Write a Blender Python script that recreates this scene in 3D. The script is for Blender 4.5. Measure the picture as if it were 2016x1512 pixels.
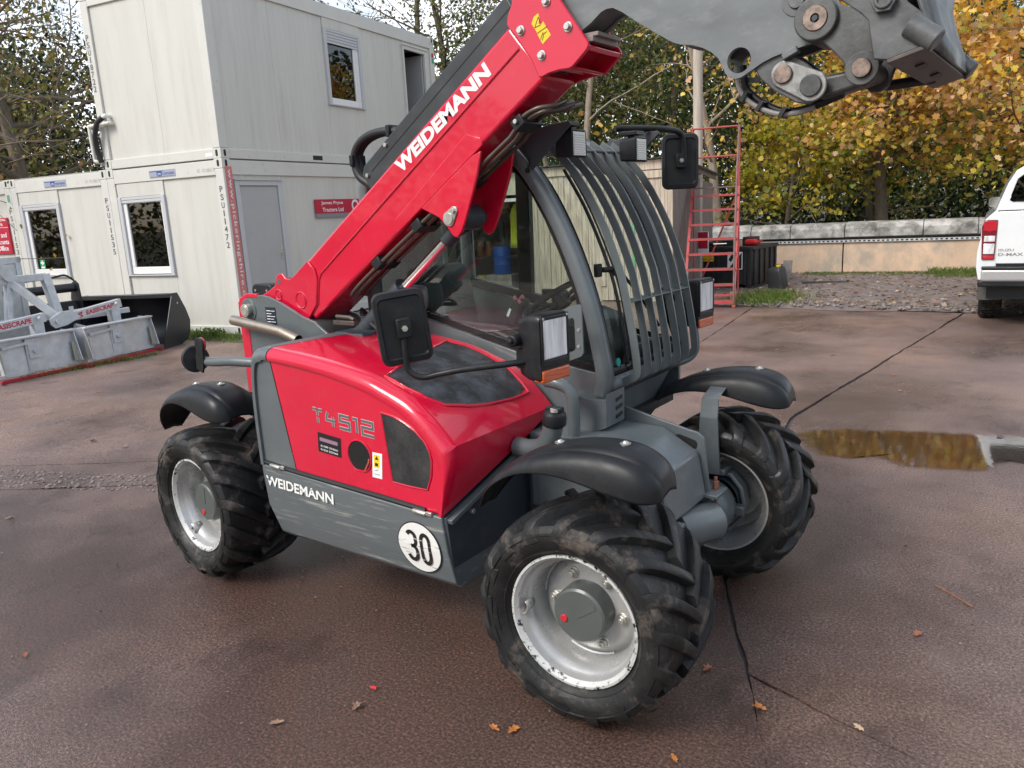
import bpy, bmesh, math, random
import numpy as np
from mathutils import Vector, Matrix

# ------------------------------------------------------------------ camera, sky, sun, exposure
scene = bpy.context.scene
for _o in list(bpy.data.objects):
    bpy.data.objects.remove(_o, do_unlink=True)
COL = scene.collection

cam_d = bpy.data.cameras.new("camera")
cam = bpy.data.objects.new("camera", cam_d)
COL.objects.link(cam)
cam_d.sensor_fit = 'HORIZONTAL'
cam_d.sensor_width = 36.0
cam_d.lens = 36.0 * 1534.4 / 2016.0
cam_d.clip_start = 0.05
cam_d.clip_end = 800
_yaw, _pit, _rol = 2.2107, 0.2192, -0.0526
_fw = Vector((math.cos(_yaw) * math.cos(_pit), math.sin(_yaw) * math.cos(_pit), -math.sin(_pit)))
_r0 = Vector((math.sin(_yaw), -math.cos(_yaw), 0))
_u0 = _r0.cross(_fw)
_r = math.cos(_rol) * _r0 + math.sin(_rol) * _u0
_u = -math.sin(_rol) * _r0 + math.cos(_rol) * _u0
_m = Matrix((_r, _u, -_fw)).transposed().to_4x4()
_m.translation = Vector((2.3895, -2.8018, 1.7432))
cam.matrix_world = _m
scene.camera = cam

SUN_AZ = math.radians(-112)      # direction towards the sun, from +x, anticlockwise
SUN_EL = math.radians(42)
world = bpy.data.worlds.new("World")
scene.world = world
world.use_nodes = True
wn = world.node_tree
wn.nodes.clear()
_out = wn.nodes.new("ShaderNodeOutputWorld")
_bg = wn.nodes.new("ShaderNodeBackground")
_sky = wn.nodes.new("ShaderNodeTexSky")
_sky.sky_type = 'NISHITA'
_sky.sun_disc = False
_sky.sun_elevation = SUN_EL
_sky.sun_rotation = math.pi / 2 - SUN_AZ
_sky.air_density = 1.2
_sky.dust_density = 1.5
_tc = wn.nodes.new("ShaderNodeTexCoord")
_mp = wn.nodes.new("ShaderNodeMapping")
_mp.inputs['Scale'].default_value = (1.0, 1.0, 1.6)
_nz = wn.nodes.new("ShaderNodeTexNoise")
_nz.inputs['Scale'].default_value = 3.2
_nz.inputs['Detail'].default_value = 7
_nz.inputs['Roughness'].default_value = 0.55
_rp = wn.nodes.new("ShaderNodeValToRGB")
_rp.color_ramp.elements[0].position = 0.41
_rp.color_ramp.elements[1].position = 0.64
_mx = wn.nodes.new("ShaderNodeMixRGB")
_mx.inputs['Color2'].default_value = (10.5, 10.8, 11.4, 1)      # bright broken cloud
wn.links.new(_tc.outputs['Generated'], _mp.inputs['Vector'])
wn.links.new(_mp.outputs['Vector'], _nz.inputs['Vector'])
wn.links.new(_nz.outputs['Fac'], _rp.inputs['Fac'])
wn.links.new(_rp.outputs['Color'], _mx.inputs['Fac'])
wn.links.new(_sky.outputs['Color'], _mx.inputs['Color1'])
wn.links.new(_mx.outputs['Color'], _bg.inputs['Color'])
_bg.inputs['Strength'].default_value = 0.112
wn.links.new(_bg.outputs['Background'], _out.inputs['Surface'])

sun_d = bpy.data.lights.new("sun", 'SUN')
sun_d.energy = 2.0
sun_d.angle = math.radians(24)
sun_d.color = (1.0, 0.95, 0.88)
sun = bpy.data.objects.new("sun", sun_d)
COL.objects.link(sun)
_sd = Vector((math.cos(SUN_AZ) * math.cos(SUN_EL), math.sin(SUN_AZ) * math.cos(SUN_EL), math.sin(SUN_EL)))
sun.rotation_euler = _sd.to_track_quat('Z', 'Y').to_euler()
sun.location = (0, 0, 30)

scene.view_settings.view_transform = 'Standard'
scene.view_settings.look = 'None'
scene.view_settings.gamma = 1.0
scene.view_settings.exposure = 0.60
scene.cycles.max_bounces = 7
scene.cycles.transparent_max_bounces = 12
scene.cycles.sample_clamp_indirect = 6

# ------------------------------------------------------------------ helpers
RNG = random.Random(7)

class MB:
    """collects vertices and faces"""
    def __init__(s):
        s.v = []; s.f = []
    def add(s, vs, fs):
        o = len(s.v)
        s.v += [tuple(p) for p in vs]
        s.f += [tuple(i + o for i in f) for f in fs]
        return s
    def box(s, c, d, rot=None):
        c = Vector(c); hx, hy, hz = d[0] / 2, d[1] / 2, d[2] / 2
        vs = [Vector((sx * hx, sy * hy, sz * hz)) for sz in (-1, 1) for sy in (-1, 1) for sx in (-1, 1)]
        if rot is not None:
            vs = [rot @ p for p in vs]
        return s.add([p + c for p in vs], [(0, 2, 3, 1), (4, 5, 7, 6), (0, 1, 5, 4), (2, 6, 7, 3), (0, 4, 6, 2), (1, 3, 7, 5)])
    def bb(s, x0, x1, y0, y1, z0, z1):
        return s.box(((x0 + x1) / 2, (y0 + y1) / 2, (z0 + z1) / 2), (abs(x1 - x0), abs(y1 - y0), abs(z1 - z0)))
    def prism(s, pts, axis, lo, hi):
        n = len(pts)
        def P(p, t):
            if axis == 'y': return (p[0], t, p[1])
            if axis == 'x': return (t, p[0], p[1])
            return (p[0], p[1], t)
        vs = [P(p, lo) for p in pts] + [P(p, hi) for p in pts]
        fs = [tuple(range(n)), tuple(range(2 * n - 1, n - 1, -1))]
        fs += [(i, i + n, (i + 1) % n + n, (i + 1) % n) for i in range(n)]
        return s.add(vs, fs)
    def beam(s, a, b, w, h, up=(0, 0, 1)):
        a = Vector(a); b = Vector(b); d = (b - a); L = d.length; d.normalize()
        up = Vector(up)
        if abs(d.dot(up)) > 0.98: up = Vector((1, 0, 0))
        x = d.cross(up).normalized(); z = x.cross(d)
        rot = Matrix((x, d, z)).transposed()
        return s.box((a + b) / 2, (w, L, h), rot)
    def tube(s, pts, r, n=10, caps=True, flat=1.0):
        pts = [Vector(p) for p in pts]
        m = len(pts)
        rr = r if isinstance(r, (list, tuple)) else [r] * m
        t0 = (pts[1] - pts[0]).normalized()
        up = Vector((0, 0, 1)) if abs(t0.z) < 0.9 else Vector((0, 1, 0))
        x = t0.cross(up).normalized()
        vs = []; fs = []
        for i in range(m):
            if i == 0: t = pts[1] - pts[0]
            elif i == m - 1: t = pts[-1] - pts[-2]
            else: t = (pts[i + 1] - pts[i]).normalized() + (pts[i] - pts[i - 1]).normalized()
            t.normalize()
            x = (x - t * x.dot(t)).normalized()
            y = t.cross(x)
            for k in range(n):
                a = 2 * math.pi * k / n
                vs.append(pts[i] + (x * math.cos(a) + y * math.sin(a) * flat) * rr[i])
        for i in range(m - 1):
            for k in range(n):
                k2 = (k + 1) % n
                fs.append((i * n + k, i * n + k2, (i + 1) * n + k2, (i + 1) * n + k))
        if caps:
            fs.append(tuple(range(n - 1, -1, -1)))
            fs.append(tuple(range((m - 1) * n, m * n)))
        return s.add(vs, fs)
    def lathe(s, prof, o=(0, 0, 0), ax=(0, 1, 0), n=32, closed=False):
        """prof: (radius, height along ax)"""
        o = Vector(o); ax = Vector(ax).normalized()
        up = Vector((0, 0, 1)) if abs(ax.z) < 0.9 else Vector((1, 0, 0))
        x = ax.cross(up).normalized(); y = ax.cross(x)
        m = len(prof); vs = []; fs = []
        for k in range(n):
            a = 2 * math.pi * k / n
            d = x * math.cos(a) + y * math.sin(a)
            for (r, h) in prof:
                vs.append(o + ax * h + d * r)
        for k in range(n):
            k2 = (k + 1) % n
            for j in range(m - 1 + (1 if closed else 0)):
                j2 = (j + 1) % m
                fs.append((k * m + j, k * m + j2, k2 * m + j2, k2 * m + j))
        return s.add(vs, fs)
    def cyl(s, a, b, r, n=18, r2=None):
        a = Vector(a); b = Vector(b); L = (b - a).length
        r2 = r if r2 is None else r2
        return s.lathe([(0.0005, 0), (r, 0), (r2, L), (0.0005, L)], a, b - a, n)
    def loft(s, rows, cu=False):
        m = len(rows); n = len(rows[0])
        vs = [p for r in rows for p in r]; fs = []
        for i in range(m - 1):
            for k in range(n - 1 + (1 if cu else 0)):
                k2 = (k + 1) % n
                fs.append((i * n + k, i * n + k2, (i + 1) * n + k2, (i + 1) * n + k))
        return s.add(vs, fs)

def finish(me, smooth):
    if smooth:
        me.shade_smooth()
        me.set_sharp_from_angle(angle=math.radians(smooth))

def obj(name, mb, mat, parent=None, bevel=0.0, seg=2, smooth=38, solid=0.0, label=None, loc=None, rotz=None, fixn=True):
    me = bpy.data.meshes.new(name)
    me.from_pydata([tuple(p) for p in mb.v], [], mb.f)
    if fixn:
        bm = bmesh.new(); bm.from_mesh(me)
        bmesh.ops.recalc_face_normals(bm, faces=bm.faces)
        bm.to_mesh(me); bm.free()
    if mat: me.materials.append(mat)
    finish(me, smooth)
    o = bpy.data.objects.new(name, me)
    COL.objects.link(o)
    if parent: o.parent = parent
    if loc: o.location = loc
    if rotz is not None: o.rotation_euler = (0, 0, rotz)
    if solid:
        md = o.modifiers.new("solid", 'SOLIDIFY'); md.thickness = solid; md.offset = 0
    if bevel:
        md = o.modifiers.new("bevel", 'BEVEL'); md.width = bevel; md.segments = seg
        md.limit_method = 'ANGLE'; md.angle_limit = math.radians(32); md.harden_normals = False
    if label: o['label'] = label
    return o

def empty(name, loc=(0, 0, 0), rotz=0.0, parent=None):
    o = bpy.data.objects.new(name, None)
    COL.objects.link(o)
    o.location = loc; o.rotation_euler = (0, 0, rotz)
    o.empty_display_size = 0.1
    if parent: o.parent = parent
    return o

def tag(o, label, cat, group=None):
    o['label'] = label; o['category'] = cat
    if group: o['group'] = group
    return o

def structure(o):
    o['kind'] = 'structure'; return o

def stuff(o, label=None, cat=None):
    o['kind'] = 'stuff'
    if label: o['label'] = label
    if cat: o['category'] = cat
    return o

def share(src, parent, loc=(0, 0, 0), rot=(0, 0, 0), scale=(1, 1, 1)):
    """another object on the same mesh"""
    c = src.copy(); COL.objects.link(c); c.parent = parent
    c.location = loc; c.rotation_euler = rot; c.scale = scale
    return c

def arc(c, r, a0, a1, n):
    return [(c[0] + r * math.cos(math.radians(a0 + (a1 - a0) * i / n)), c[1] + r * math.sin(math.radians(a0 + (a1 - a0) * i / n))) for i in range(n + 1)]

def rrect(x0, x1, z0, z1, r, n=4):
    return arc((x1 - r, z1 - r), r, 0, 90, n) + arc((x0 + r, z1 - r), r, 90, 180, n) + arc((x0 + r, z0 + r), r, 180, 270, n) + arc((x1 - r, z0 + r), r, 270, 360, n)

def interp(x, xs, ys):
    return float(np.interp(x, xs, ys))

def smooth_poly(pts, k=6):
    """Catmull-Rom through the points"""
    P = [Vector(p) for p in pts]; o = []
    for i in range(len(P) - 1):
        a = P[max(i - 1, 0)]; b = P[i]; c = P[i + 1]; d = P[min(i + 2, len(P) - 1)]
        for j in range(k):
            t = j / k
            o.append(0.5 * (2 * b + (c - a) * t + (2 * a - 5 * b + 4 * c - d) * t * t + (3 * b - a - 3 * c + d) * t ** 3))
    o.append(P[-1]); return o

def text(name, s, mat, parent, origin, xdir, ydir, height=None, width=None, bold=0.0, extrude=0.0006, spacing=1.0, shear=0.0, label=None, linesp=1.0):
    """flat lettering: origin = lower left of the block, capitals `height` tall, stretched to `width`"""
    cu = bpy.data.curves.new(name, 'FONT'); cu.body = s; cu.size = 1.0; cu.offset = bold; cu.resolution_u = 3
    cu.space_character = spacing; cu.shear = shear; cu.space_line = linesp
    tmp = bpy.data.objects.new(name + "_tmp", cu); COL.objects.link(tmp)
    dg = bpy.context.evaluated_depsgraph_get(); dg.update()
    me = bpy.data.meshes.new_from_object(tmp.evaluated_get(dg))
    bpy.data.objects.remove(tmp, do_unlink=True); bpy.data.curves.remove(cu)
    n = len(me.vertices); co = np.empty(n * 3, dtype=np.float32); me.vertices.foreach_get('co', co); co = co.reshape(-1, 3)
    x0, x1 = co[:, 0].min(), co[:, 0].max(); y0, y1 = co[:, 1].min(), co[:, 1].max()
    X = Vector(xdir).normalized(); Y = Vector(ydir).normalized(); Z = X.cross(Y)
    sy = (height / (y1 - y0)) if height else 1
    sx = (width / (x1 - x0)) if width else sy
    if not height: sy = sx
    O = Vector(origin)
    out = np.array([list(O + X * float((p[0] - x0) * sx) + Y * float((p[1] - y0) * sy) + Z * extrude) for p in co], dtype=np.float32)
    me.vertices.foreach_set('co', out.reshape(-1)); me.update()
    me.name = name; me.materials.clear(); me.materials.append(mat)
    o = bpy.data.objects.new(name, me); COL.objects.link(o); o.parent = parent
    if label: o['label'] = label
    return o

def strokes(name, lines, width, mat_, parent, origin, xdir, ydir, lift=0.0006):
    """flat ribbon lettering: polylines in letter units, drawn with a pen of the given width"""
    X = Vector(xdir).normalized(); Y = Vector(ydir).normalized(); Z = X.cross(Y); O = Vector(origin); mb = MB()
    for ln in lines:
        P = [Vector(p) for p in ln]; L_, R_ = [], []
        for i, p in enumerate(P):
            a = (P[i] - P[i - 1]).normalized() if i else (P[1] - P[0]).normalized()
            b = (P[i + 1] - P[i]).normalized() if i < len(P) - 1 else a
            t = (a + b).normalized(); n = Vector((-t.y, t.x)); k = 1 / max(.5, n.dot(Vector((-a.y, a.x))))
            L_.append(p + n * width / 2 * k); R_.append(p - n * width / 2 * k)
        rows = [[tuple(O + X * q.x + Y * q.y + Z * lift) for q in side] for side in (L_, R_)]
        mb.loft(rows)
    return obj(name, mb, mat_, parent, smooth=0, fixn=False)

# ------------------------------------------------------------------ materials
MATS = {}
def mat(name, col=(0.5, 0.5, 0.5), rough=0.5, metal=0.0, coat=0.0, noise=0.0, nscale=8.0, bump=0.0, bscale=60.0, dirt=None, dscale=4.0, damt=0.0, dlo=0.5, dhi=0.7, rvar=0.0, spec=0.5, stretch=None, emit=None):
    if name in MATS: return MATS[name]
    m = bpy.data.materials.new(name); m.use_nodes = True
    nt = m.node_tree; b = nt.nodes['Principled BSDF']
    b.inputs['Base Color'].default_value = (*col, 1)
    b.inputs['Roughness'].default_value = rough
    b.inputs['Metallic'].default_value = metal
    b.inputs['Specular IOR Level'].default_value = spec
    if coat:
        b.inputs['Coat Weight'].default_value = coat; b.inputs['Coat Roughness'].default_value = 0.035
    tc = nt.nodes.new('ShaderNodeTexCoord')
    src = tc.outputs['Object']
    if stretch:
        mp = nt.nodes.new('ShaderNodeMapping'); mp.inputs['Scale'].default_value = stretch
        nt.links.new(src, mp.inputs['Vector']); src = mp.outputs['Vector']
    last = None
    def nz(scale, detail=5, rough_=0.6):
        n = nt.nodes.new('ShaderNodeTexNoise'); n.inputs['Scale'].default_value = scale
        n.inputs['Detail'].default_value = detail; n.inputs['Roughness'].default_value = rough_
        nt.links.new(src, n.inputs['Vector']); return n
    if noise:
        n = nz(nscale)
        mr = nt.nodes.new('ShaderNodeMapRange'); mr.inputs['From Min'].default_value = 0.3; mr.inputs['From Max'].default_value = 0.7
        mr.inputs['To Min'].default_value = 1 - noise; mr.inputs['To Max'].default_value = 1 + noise
        nt.links.new(n.outputs['Fac'], mr.inputs['Value'])
        mx = nt.nodes.new('ShaderNodeMixRGB'); mx.blend_type = 'MULTIPLY'; mx.inputs['Fac'].default_value = 1
        mx.inputs['Color1'].default_value = (*col, 1)
        nt.links.new(mr.outputs['Result'], mx.inputs['Color2']); last = mx.outputs['Color']
    if dirt:
        n = nz(dscale, 8, 0.68)
        rp = nt.nodes.new('ShaderNodeValToRGB'); rp.color_ramp.elements[0].position = dlo; rp.color_ramp.elements[1].position = dhi
        rp.color_ramp.elements[1].color = (damt, damt, damt, 1)
        nt.links.new(n.outputs['Fac'], rp.inputs['Fac'])
        mx = nt.nodes.new('ShaderNodeMixRGB'); mx.inputs['Color2'].default_value = (*dirt, 1)
        if last: nt.links.new(last, mx.inputs['Color1'])
        else: mx.inputs['Color1'].default_value = (*col, 1)
        nt.links.new(rp.outputs['Color'], mx.inputs['Fac']); last = mx.outputs['Color']
    if last: nt.links.new(last, b.inputs['Base Color'])
    if rvar:
        n = nz(nscale * 0.7)
        mr = nt.nodes.new('ShaderNodeMapRange'); mr.inputs['From Min'].default_value = 0.3; mr.inputs['From Max'].default_value = 0.7
        mr.inputs['To Min'].default_value = max(0.02, rough - rvar); mr.inputs['To Max'].default_value = min(1, rough + rvar)
        nt.links.new(n.outputs['Fac'], mr.inputs['Value']); nt.links.new(mr.outputs['Result'], b.inputs['Roughness'])
    if bump:
        n = nz(bscale, 4); bp = nt.nodes.new('ShaderNodeBump'); bp.inputs['Strength'].default_value = bump; bp.inputs['Distance'].default_value = 0.01
        nt.links.new(n.outputs['Fac'], bp.inputs['Height']); nt.links.new(bp.outputs['Normal'], b.inputs['Normal'])
    if emit:
        b.inputs['Emission Color'].default_value = (*col, 1); b.inputs['Emission Strength'].default_value = emit
    MATS[name] = m
    return m

def glassmat(name, tint=(0.85, 0.9, 0.88), refl=1.0, f0=1.5, rough=0.0):
    if name in MATS: return MATS[name]
    m = bpy.data.materials.new(name); m.use_nodes = True; nt = m.node_tree
    nt.nodes.clear()
    o = nt.nodes.new('ShaderNodeOutputMaterial'); mx = nt.nodes.new('ShaderNodeMixShader')
    t = nt.nodes.new('ShaderNodeBsdfTransparent'); t.inputs['Color'].default_value = (*tint, 1)
    g = nt.nodes.new('ShaderNodeBsdfGlossy'); g.inputs['Roughness'].default_value = rough
    fr = nt.nodes.new('ShaderNodeFresnel'); fr.inputs['IOR'].default_value = f0
    ml = nt.nodes.new('ShaderNodeMath'); ml.operation = 'MULTIPLY'; ml.inputs[1].default_value = refl; ml.use_clamp = True
    nt.links.new(fr.outputs['Fac'], ml.inputs[0]); nt.links.new(ml.outputs[0], mx.inputs['Fac'])
    nt.links.new(t.outputs[0], mx.inputs[1]); nt.links.new(g.outputs[0], mx.inputs[2]); nt.links.new(mx.outputs[0], o.inputs['Surface'])
    MATS[name] = m; return m

RED = mat('red_paint', (0.60, 0.005, 0.036), 0.22, spec=0.4, coat=0.55, noise=0.05, nscale=3, rvar=0.08, dirt=(0.34, 0.15, 0.13), dscale=16, damt=0.16, dlo=0.52, dhi=0.8)
GREY = mat('grey_paint', (0.105, 0.122, 0.128), 0.38, coat=0.25, noise=0.10, nscale=6, rvar=0.12, dirt=(0.26, 0.26, 0.25), dscale=14, damt=0.22, dlo=0.52, dhi=0.85, bump=0.03, bscale=40)
GREYD = mat('dark_grey_paint', (0.045, 0.055, 0.066), 0.42, noise=0.15, nscale=5, dirt=(0.16, 0.15, 0.14), dscale=9, damt=0.25, dlo=0.55, dhi=0.8)
BLACK = mat('black_plastic', (0.014, 0.015, 0.017), 0.42, spec=0.3, noise=0.2, nscale=10, rvar=0.1, dirt=(0.09, 0.085, 0.08), dscale=12, damt=0.35, dlo=0.5, dhi=0.85)
FENDER = mat('fender_plastic', (0.011, 0.012, 0.014), 0.40, spec=0.32, rvar=0.12, nscale=9, dirt=(0.09, 0.085, 0.085), dscale=7, damt=0.4, dlo=0.5, dhi=0.85, bump=0.04, bscale=120)
RUBBER = mat('rubber_tyre', (0.014, 0.014, 0.014), 0.50, spec=0.35, noise=0.3, nscale=9, rvar=0.28, dirt=(0.13, 0.105, 0.088), dscale=6.5, damt=0.75, dlo=0.54, dhi=0.66, bump=0.25, bscale=45)
HOSE = mat('hose_rubber', (0.015, 0.015, 0.016), 0.5)
SILVER = mat('silver_rim_paint', (0.44, 0.44, 0.43), 0.30, metal=0.40, noise=0.10, nscale=8, dirt=(0.10, 0.09, 0.08), dscale=20, damt=0.7, dlo=0.66, dhi=0.72, rvar=0.1)
RIMEDGE = mat('scuffed_rim_edge', (0.62, 0.62, 0.60), 0.4, metal=0.2, dirt=(0.02, 0.02, 0.02), dscale=34, damt=1.0, dlo=0.54, dhi=0.60)
STEEL = mat('zinc_bolt', (0.55, 0.54, 0.50), 0.35, metal=0.8, noise=0.2, nscale=30)
RUST = mat('rusty_steel', (0.20, 0.085, 0.05), 0.75, noise=0.4, nscale=40)
BRONZE = mat('worn_pin', (0.27, 0.205, 0.17), 0.5, metal=0.55, noise=0.45, nscale=40, dirt=(.06, .05, .045), dscale=30, damt=.8, dlo=.5, dhi=.7)
CHROME = mat('chrome_rod', (0.75, 0.75, 0.75), 0.08, metal=1.0)
PIPE = mat('tarnished_pipe', (0.11, 0.095, 0.08), 0.42, metal=0.5, noise=0.2, nscale=20)
EXH = mat('exhaust_steel', (0.42, 0.36, 0.29), 0.28, metal=0.9, noise=0.15, nscale=12)
WHITE = mat('white_print', (0.80, 0.80, 0.79), 0.5)
WHITEWORN = mat('worn_white_print', (0.78, 0.78, 0.75), 0.5, dirt=(0.105, 0.12, 0.125), dscale=30, damt=0.9, dlo=0.58, dhi=0.63, stretch=(0.35, 1, 1.6))
PRINTGREY = mat('grey_print', (0.11, 0.115, 0.12), 0.4)
INK = mat('black_print', (0.012, 0.012, 0.012), 0.5)
YEL = mat('yellow_sticker', (0.78, 0.55, 0.01), 0.5)
GLASS = glassmat('cab_glass', (0.90, 0.94, 0.92), 0.45)
GLASSD = glassmat('tinted_glass', (0.30, 0.34, 0.36), 1.0)
LENS = mat('lamp_lens', (0.80, 0.82, 0.84), 0.16, metal=0.25, coat=0.6, noise=.35, nscale=18, bump=0.4, bscale=26, stretch=(1, 3, 0.3))
AMBER = mat('amber_lens', (0.58, 0.085, 0.006), 0.2, coat=0.6, bump=0.5, bscale=60, stretch=(1, 0.3, 3))
SEATM = mat('seat_vinyl', (0.02, 0.021, 0.024), 0.55)
CASTGREY = mat('coupler_grey', (0.115, 0.12, 0.12), 0.46, metal=0.2, noise=0.30, nscale=9, rvar=0.15, dirt=(0.035, 0.033, 0.032), dscale=8, damt=0.85, dlo=0.44, dhi=0.70, bump=0.12, bscale=35)
BOOMGREY = mat('inner_boom_grey', (0.145, 0.158, 0.162), 0.42, noise=0.16, nscale=5, rvar=0.12, dirt=(0.33, 0.34, 0.35), dscale=9, damt=0.5, dlo=0.5, dhi=0.85, stretch=(1, 1, 2.5))

# ================================================================== the telescopic loader
TH = empty('telescopic_loader', (0, 0, 0))
tag(TH, 'red and grey telescopic loader with raised boom parked on the wet yard', 'telehandler')
def part(name, mb, m, bevel=0.004, parent=None, **k):
    return obj(name, mb, m, parent or TH, bevel=bevel, **k)

# ---- wheels
WR, RIM, WHALF = 0.385, 0.239, 0.195
def tyre_mesh():
    mb = MB()
    prof = [(0.236, -.150), (0.246, -.162), (0.262, -.178), (0.285, -.190), (0.310, -.195), (0.332, -.190), (0.347, -.176), (0.350, -.150), (0.352, -.10), (0.353, -.05), (0.353, 0)]
    prof = prof + [(r, -y) for r, y in prof[-2::-1]]
    prof += [(0.228, .12), (0.222, 0), (0.228, -.12)]
    mb.lathe(prof, n=72, closed=True)
    nl = 17
    ys = [-.012, .03, .07, .11, .145, .172, .190, .196]
    rt = [.386, .3865, .386, .385, .381, .370, .350, .330]
    rb = [.345, .345, .345, .344, .340, .328, .312, .302]
    rnd = random.Random(3)
    for side in (-1, 1):
        for i in range(nl):
            th0 = 2 * math.pi * (i + (0.5 if side > 0 else 0)) / nl
            rows = []
            wear = rnd.uniform(-.004, .001)
            for j, y in enumerate(ys):
                t = j / (len(ys) - 1)
                th = th0 + 0.46 * (y / .196) ** 0.9 if y > 0 else th0 - 0.02
                hw_b = (.030 + .004 * t) ; hw_t = (.021 + .006 * t)
                if j >= 6: hw_t *= .8
                row = []
                jt = rnd.uniform(-.0015, .0015)
                for (dr, rr) in ((-hw_b, rb[j]), (-hw_t, rt[j] + wear - .003 + jt), (-hw_t * .7, rt[j] + wear + jt), (hw_t * .7, rt[j] + wear + jt), (hw_t, rt[j] + wear - .003), (hw_b, rb[j])):
                    a = th + dr / rr
                    row.append((rr * math.cos(a), side * y, rr * math.sin(a)))
                rows.append(row)
            mb.loft(rows)
            o = len(mb.v) - len(rows) * 6
            mb.f.append(tuple(o + k for k in range(6)))
            mb.f.append(tuple(o + (len(rows) - 1) * 6 + k for k in range(6)))
    # moulded rings and raised size marks on the sidewall
    for side in (-1, 1):
        mb.lathe([(0.256, side * .1745), (0.259, side * .178), (0.262, side * .1785), (0.264, side * .176)], n=72)
        mb.lathe([(0.318, side * .1925), (0.321, side * .197), (0.324, side * .1965), (0.326, side * .191)], n=72)
        for k in range(26):
            a = .5 + k * .026 + (2.6 if k > 12 else 0)
            c = Vector((0.288 * math.cos(a), side * .1905, 0.288 * math.sin(a)))
            mb.box(c, (0.004 + .006 * (k % 3 == 0), .004, .012), Matrix.Rotation(-a + math.pi / 2, 3, 'Y'))
    mb.v = [(x, y * 1.10 + .020, z) for x, y, z in mb.v]
    return mb

def build_wheel(loc, heading, right=True):
    """wheel with its outer face towards -y (right side) or +y"""
    w = empty('wheel', loc, heading + (0 if right else math.pi), TH)
    t = obj('tyre', tyre_mesh(), RUBBER, w, smooth=33) if 'tyre' not in _shared else share(_shared['tyre'], w)
    _shared.setdefault('tyre', t)
    if 'rim' not in _shared:
        mb = MB()
        prof = [(0.239, -.158), (0.240, -.150), (0.232, -.146), (0.226, -.138), (0.222, -.118), (0.214, -.108), (0.206, -.098), (0.2, -.07), (0.196, -.03), (0.196, .05), (0.205, .10), (0.222, .118), (0.226, .138), (0.240, .150), (0.239, .158), (0.230, .158), (0.218, .14), (0.212, .115), (0.196, .098), (0.188, .05), (0.188, -.07), (0.198, -.100), (0.208, -.112), (0.216, -.122), (0.220, -.142), (0.230, -.158)]
        prof = [(r_, y_ + .030 if y_ > .09 else y_) for r_, y_ in prof]
        mb.lathe(prof, n=64, closed=True)
        _shared['rim'] = obj('rim', mb, SILVER, w, smooth=40)
        mb = MB()
        mb.lathe([(0.231, -.1605), (0.2395, -.1595), (0.2405, -.1545), (0.239, -.150)], n=64)
        mb.lathe([(0.220, -.1432), (0.231, -.1605)], n=64)
        _shared['rim_edge'] = obj('rim_edge', mb, RIMEDGE, w, smooth=40)
        mb = MB()
        mb.lathe([(0.189, -.005), (0.178, -.012), (0.165, -.030), (0.150, -.036), (0.06, -.036), (0.06, -.024), (0.150, -.024), (0.17, .0), (0.189, .008)], n=56)
        for k in range(3):      # weld beads holding disc to rim
            a0 = k * 120 + 20
            pts = [(0.187 * math.cos(math.radians(a0 + s * 9)), -.012, 0.187 * math.sin(math.radians(a0 + s * 9))) for s in range(7)]
            mb.tube(pts, .006, 6)
        _shared['disc'] = obj('wheel_disc', mb, SILVER, w)
        mb = MB()
        mb.lathe([(0.0005, -.112), (0.090, -.112), (0.098, -.106), (0.101, -.09), (0.101, -.03)], n=48)
        mb.box((.02, -.1130, 0.030), (.085, .002, .016), Matrix.Rotation(-.9, 3, 'Y'))
        _shared['hub'] = obj('hub_cover', mb, GREYHUB, w, smooth=35)
        mb = MB(); mb.cyl((-.048, -.108, -.035), (-.048, -.117, -.035), .0135, 16)
        _shared['plug'] = obj('drain_plug', mb, REDPLUG, w, bevel=.002)
        mb = MB(); mb.cyl((0, -.036, 0), (0, -.052, 0), .017, 6); mb.cyl((0, -.052, 0), (0, -.062, 0), .010, 10); mb.cyl((0, -.035, 0), (0, -.040, 0), .022, 16)
        for k in range(6):
            a = math.radians(60 * k + 12)
            if k == 0:
                n0 = obj('wheel_nut', mb, STEEL, w, bevel=.0015, loc=(.132 * math.cos(a), 0, .132 * math.sin(a))); _shared['nut'] = n0
            else:
                share(_shared['nut'], w, (.132 * math.cos(a), 0, .132 * math.sin(a)))
        mb = MB()      # valve guard: a curved tab welded inside the rim
        rows = []
        for a in range(0, 181, 30):
            rows.append([(-.196 + .016 * math.sin(math.radians(a)), y_, -.07 + .026 * math.cos(math.radians(a))) for y_ in (-.135, -.105, -.085)])
        mb.loft(rows)
        _shared['guard'] = obj('valve_guard', mb, SILVER, w, solid=.004)
        mb = MB(); mb.tube([(-.195, -.112, -.07), (-.192, -.140, -.07)], .006, 8)
        _shared['valve'] = obj('valve', mb, BRONZE, w)
    else:
        for k in ('rim', 'rim_edge', 'disc', 'hub', 'plug', 'guard', 'valve'):
            share(_shared[k], w)
        for k in range(6):
            a = math.radians(60 * k + 12)
            share(_shared['nut'], w, (.132 * math.cos(a), 0, .132 * math.sin(a)))
    return w
GREYHUB = mat('hub_grey', (0.085, 0.095, 0.09), 0.38, noise=0.08, nscale=10, coat=0.2)
REDPLUG = mat('red_plug', (0.55, 0.02, 0.03), 0.4)
_shared = {}
W1 = build_wheel((1.091, -.645, WR), .053, True)
W2 = build_wheel((-1.091, -.645, WR), -.077, True)
W3 = build_wheel((1.091, .645, WR), .053, False)
W4 = build_wheel((-1.091, .645, WR), -.077, False)
W2.rotation_euler = (0, 0, -.077); 
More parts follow.
